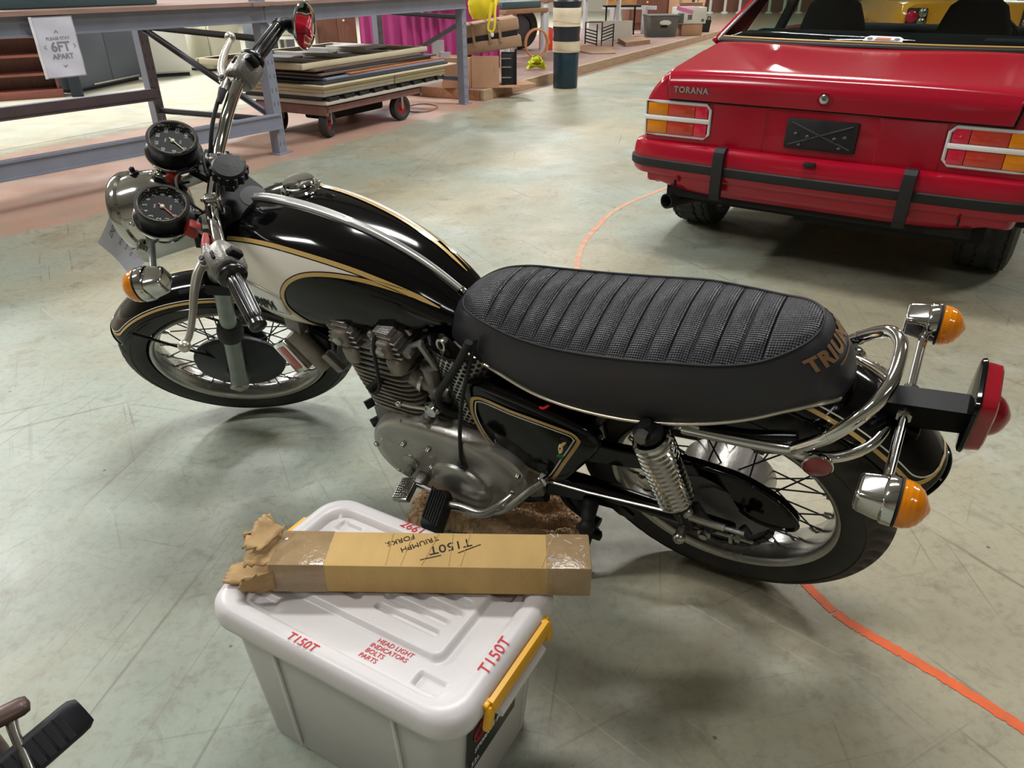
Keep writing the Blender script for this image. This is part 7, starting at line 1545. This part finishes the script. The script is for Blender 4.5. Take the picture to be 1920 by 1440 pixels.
for k in range(16):
    w__ = random.choice((0.0008, 0.0014, 0.002)); bcm.box(stm @ V((xx, 0.032, 0.0010)), (w__, 0.030, 0.0006), rot=stm.to_3x3()); xx += w__ + random.choice((0.001, 0.0018))
obj('barcode_field', MB().box(stm @ V((0.046, 0.030, 0.0006)), (0.044, 0.042, 0.0006), rot=stm.to_3x3()), 'tag_white', tub, smooth=0)
obj('barcode', bcm, 'label_black', tub, smooth=0)
# red marker writing
def mk(body, cx_, cy_, rot, size, z=0.3465, zf=None, sh=0.15):
    c_, s_ = math.cos(rot), math.sin(rot)
    def fn(x, y, zz):
        X, Y = cx_ + x * c_ - y * s_, cy_ + x * s_ + y * c_; return (X, Y, (zf(X, Y) if zf else z) + zz)
    obj('marker_writing', text_mesh(body, size, 0.0002, fn, shear=sh, bold=0.0), 'marker_red', tub, smooth=0)
rimz = lambda X, Y: 0.3463
mk('T150T', -0.040, -0.155, 0.0, 0.022, zf=rimz); mk('T150T', 0.239, -0.028, PI / 2, 0.028, zf=lambda X, Y: 0.3462)
mk('2661', -0.052, 0.152, PI + 0.0 if False else -0.05, 0.026, zf=rimz); mk('150', 0.03, 0.155, -0.05, 0.026, zf=rimz)
for k, tx in enumerate(('HEAD LIGHT', 'INDICATORS', 'BOLTS', 'PARTS')): mk(tx, 0.086 - 0.004 * k + (-0.014 if k > 1 else 0), -0.081 - 0.0122 * k, 0.02, 0.0120, z=0.3297)

# ------------------------------------------------------------------ cardboard tube carton on the tub
ca0, ca1 = V((-0.455, 0.965, 0)), V((0.139, 0.948, 0)); cd = (ca1 - ca0).normalized(); cn_ = V((-cd.y, cd.x, 0))
CBM = basis(V((-0.452, 0.925, 0.3475)), cd, cn_, (0, 0, 1)); CL, CW, CH_ = 0.580, 0.086, 0.060
cbx = thing('long_carton', 'long narrow cardboard carton with torn taped end lying across the storage tub', 'box', mx=CBM)
obj('body', MB().box((0.04 + (CL - 0.04) / 2, CW / 2, CH_ / 2), (CL - 0.04, CW, CH_), bev=0.003), 'cardboard', cbx)
fl_ = MB()
for k, x in enumerate((0.24, 0.265, 0.30, 0.345, 0.365, 0.50)): fl_.tube([(x, 0.004, CH_ + 0.0002), (x + 0.01 * (k % 3), CW - 0.004, CH_ + 0.0002)], 0.0010, n=5)
obj('crease', fl_, 'cardboard', cbx)
obj('tape', MB().box((CL - 0.036, CW / 2, CH_ / 2), (0.076, CW + 0.0016, CH_ + 0.0016), bev=0.003), 'tape', cbx)
obj('tape', MB().box((0.09, CW / 2, CH_ / 2), (0.095, CW + 0.0016, CH_ + 0.0016), bev=0.003), 'tape', cbx)
crk = MB(); rt_ = random.Random(5)
for k in range(14):
    x, y = rt_.uniform(CL - 0.07, CL - 0.004), rt_.uniform(0.006, CW - 0.006); a = rt_.uniform(0, PI); l_ = rt_.uniform(0.006, 0.016)
    crk.tube([(x, y, CH_ + 0.001), (min(CL, x + l_ * math.cos(a)), min(CW, y + l_ * math.sin(a)), CH_ + 0.001)], 0.0006, n=4)
obj('tape_wrinkle', crk, 'tag_white', cbx, smooth=0, kind='stuff')
def torn(nm, pts, th, m, seed):
    r_ = random.Random(seed); a, b_, c_, d = [V(p) for p in pts]; n = 9; rows = []
    for i in range(n + 1):
        row = []
        for j in range(7):
            u, v = i / n, j / 6; p = (a * (1 - u) + b_ * u) * (1 - v) + (d * (1 - u) + c_ * u) * v
            k = 1.0 if (i in (0, n) or j == 6) else 0.35
            row.append(p + V((r_.uniform(-1, 1), r_.uniform(-1, 1), r_.uniform(-1, 1))) * 0.004 * k)
        rows.append(row)
    o = obj(nm, MB().grid(rows), m, cbx, smooth=30); so = o.modifiers.new('t', 'SOLIDIFY'); so.thickness = th; so.offset = 0
torn('flap', [(0.045, 0.0, 0.058), (0.045, 0.088, 0.060), (0.012, 0.105, 0.072), (-0.005, 0.012, 0.048)], 0.004, 'torn_card', 1)
torn('flap', [(0.05, 0.082, 0.056), (0.05, 0.086, 0.02), (-0.03, 0.10, 0.012), (-0.035, 0.098, 0.045)], 0.004, 'torn_card', 2)
torn('flap', [(0.05, 0.0, 0.05), (0.05, 0.0, 0.004), (-0.012, -0.010, 0.006), (0.0, -0.012, 0.036)], 0.004, 'torn_card', 3)
torn('flap', [(0.03, 0.02, 0.075), (0.055, 0.075, 0.078), (0.01, 0.080, 0.092), (-0.01, 0.03, 0.070)], 0.003, 'torn_card', 4)
torn('flap', [(0.05, 0.005, 0.008), (0.05, 0.085, 0.008), (-0.045, 0.06, 0.004), (-0.05, 0.015, 0.004)], 0.004, 'torn_card', 6)
torn('flap', [(0.012, 0.085, 0.05), (0.030, 0.108, 0.045), (0.005, 0.132, 0.060), (-0.018, 0.115, 0.052)], 0.003, 'torn_card', 8)
def pen(body, cx_, cy_, rot, size, sh=0.1):
    c_, s_ = math.cos(rot), math.sin(rot)
    obj('pen_writing', text_mesh(body, size, 0.0002, lambda x, y, z: (cx_ + x * c_ - y * s_, cy_ + x * s_ + y * c_, CH_ + 0.0006 + z), shear=sh), 'pen', cbx, smooth=0)
pen('T150T', 0.344, 0.051, PI + 0.34, 0.028); pen('TRIUMPH', 0.290, 0.056, PI + 0.50, 0.0165); pen('FORKS.', 0.255, 0.064, PI + 0.45, 0.0165)
obj('pen_line', MB().tube([(0.296, 0.016, CH_ + 0.001), (0.330, 0.028, CH_ + 0.001)], 0.0007, n=4).tube([(0.358, 0.034, CH_ + 0.001), (0.395, 0.056, CH_ + 0.001)], 0.0007, n=4), 'pen', cbx)

# ------------------------------------------------------------------ fleecy rug under the engine
rug = thing('rug', 'folded tan fleece rug on the floor under the motorcycle engine', 'rug', mx=T(-0.03, 1.565, 0.0, math.radians(-14)))
rr_ = random.Random(11)
def rugz(u, v):
    f = 0.016 + 0.020 * abs(math.sin(v * 5.2 + 0.6 * math.sin(u * 4))) + 0.010 * math.sin(u * 7 + v * 2) ** 2
    e = min(1, (1 - max(abs(u), abs(v))) * 8); return max(0.003, f * e ** 0.5)
rows = []
for j in range(61):
    row = []
    for i in range(91):
        u, v = -1 + 2 * i / 90, -1 + 2 * j / 60; wob = 1 + 0.05 * math.sin(5 * v + 2) * abs(u) + 0.04 * math.sin(6 * u) * abs(v)
        row.append(V((0.235 * u * wob + 0.004 * rr_.uniform(-1, 1), 0.115 * v * wob + 0.004 * rr_.uniform(-1, 1), rugz(u, v) + 0.0035 * rr_.uniform(-1, 1) * (1 if max(abs(u), abs(v)) < 0.97 else 0))))
    rows.append(row)
obj('fleece', MB().grid(rows), 'rug', rug, smooth=180)
pl_ = MB()
for k in range(9000):
    u, v = rr_.uniform(-0.97, 0.97), rr_.uniform(-0.97, 0.97); x, y, z = 0.235 * u, 0.115 * v, rugz(u, v)
    a = rr_.uniform(0, 2 * PI); l_ = rr_.uniform(0.006, 0.011); d = V((math.cos(a) * 0.6, math.sin(a) * 0.6, 0.75)) * l_; s_ = V((-math.sin(a), math.cos(a), 0)) * 0.0011
    p = V((x, y, z)); pl_.add([p - s_, p + s_, p + d], [(0, 1, 2)])
pl_.recalc = False
obj('pile', pl_, 'rug', rug, smooth=0, kind='stuff')

# ------------------------------------------------------------------ foot controls of the next motorcycle, at the lower left
nb = thing('motorcycle', 'footrest, lever and engine edge of another motorcycle cut off at the lower left', 'motorcycle', mx=T(-0.665, 0.640, 0.345, 0.0))
pa, pb = V((-0.040, -0.075, -0.018)), V((0.052, 0.052, 0.006)); pd = (pb - pa).normalized(); pf = frame(pa, pd, (0.5, -0.5, 0.6))
mat('peg_rubber', '#1b1b22', 0.6, 0)
pe_ = MB(); rows = []
Lp = (pb - pa).length
for h, a, b_ in ((0.045, 0.004, 0.004), (0.046, 0.020, 0.015), (0.056, 0.026, 0.018), (Lp - 0.02, 0.026, 0.018), (Lp - 0.008, 0.025, 0.021), (Lp, 0.020, 0.024), (Lp + 0.001, 0.004, 0.006)):
    rows.append([pf @ V((b_ * math.copysign(abs(math.cos(t)) ** 0.6, math.cos(t)), a * math.copysign(abs(math.sin(t)) ** 0.6, math.sin(t)), h)) for t in [2 * PI * k / 28 for k in range(28)]])
fpg = obj('footrest', pe_.grid(rows, cu=True, caps=True), 'peg_rubber', nb, smooth=40)
gv = MB()
for k in range(6): gv.box(pf @ V((0.0155, 0, 0.058 + 0.014 * k)), (0.006, 0.040, 0.011), rot=pf.to_3x3(), bev=0.0015)
obj('rubber_block', gv, 'peg_rubber', fpg, smooth=0)
obj('peg_stem', MB().tube([pf @ V((0, 0, -0.06)), pf @ V((0, 0, 0.05))], [0.014, 0.011], n=14).tube([pf @ V((-0.004, 0.012, 0.022)), pf @ V((-0.02, 0.026, 0.03))], 0.006, n=8), 'satin_black', fpg)
lv_ = obj('kick_lever', MB().tube([(0.050, -0.075, -0.045), (0.022, -0.035, -0.006), (-0.008, -0.002, 0.024), (-0.020, 0.014, 0.034)], [0.0075, 0.007, 0.0065, 0.008], n=12, sub=4), 'dull_chrome', nb)
lr = MB(); rows = []
for h, k in ((-0.050, 0.1), (-0.048, 0.7), (-0.040, 0.95), (0.0, 1.0), (0.022, 0.98), (0.030, 0.8), (0.033, 0.1)):
    f = frame(V((-0.030, 0.016, 0.042)), (0.75, 0.66, 0.0), (0, 0, 1)); rows.append([f @ V((0.011 * k * math.cos(t), 0.016 * k * math.sin(t), h)) for t in [2 * PI * q / 24 for q in range(24)]])
obj('lever_pad', lr.grid(rows, cu=True, caps=True), 'engine_brown', lv_, smooth=60)
obj('engine_case', MB().tube([(-0.22, 0.05, -0.02), (-0.12, 0.020, -0.02), (-0.055, -0.030, -0.02), (-0.03, -0.12, -0.03)], [0.03, 0.036, 0.04, 0.05], n=24, sub=4), 'engine_brown', nb, smooth=60)
obj('frame_tube', MB().tube([(-0.09, -0.12, -0.33), (-0.085, -0.125, -0.2), (-0.08, -0.13, -0.03)], 0.015, n=12), 'satin_black', nb)
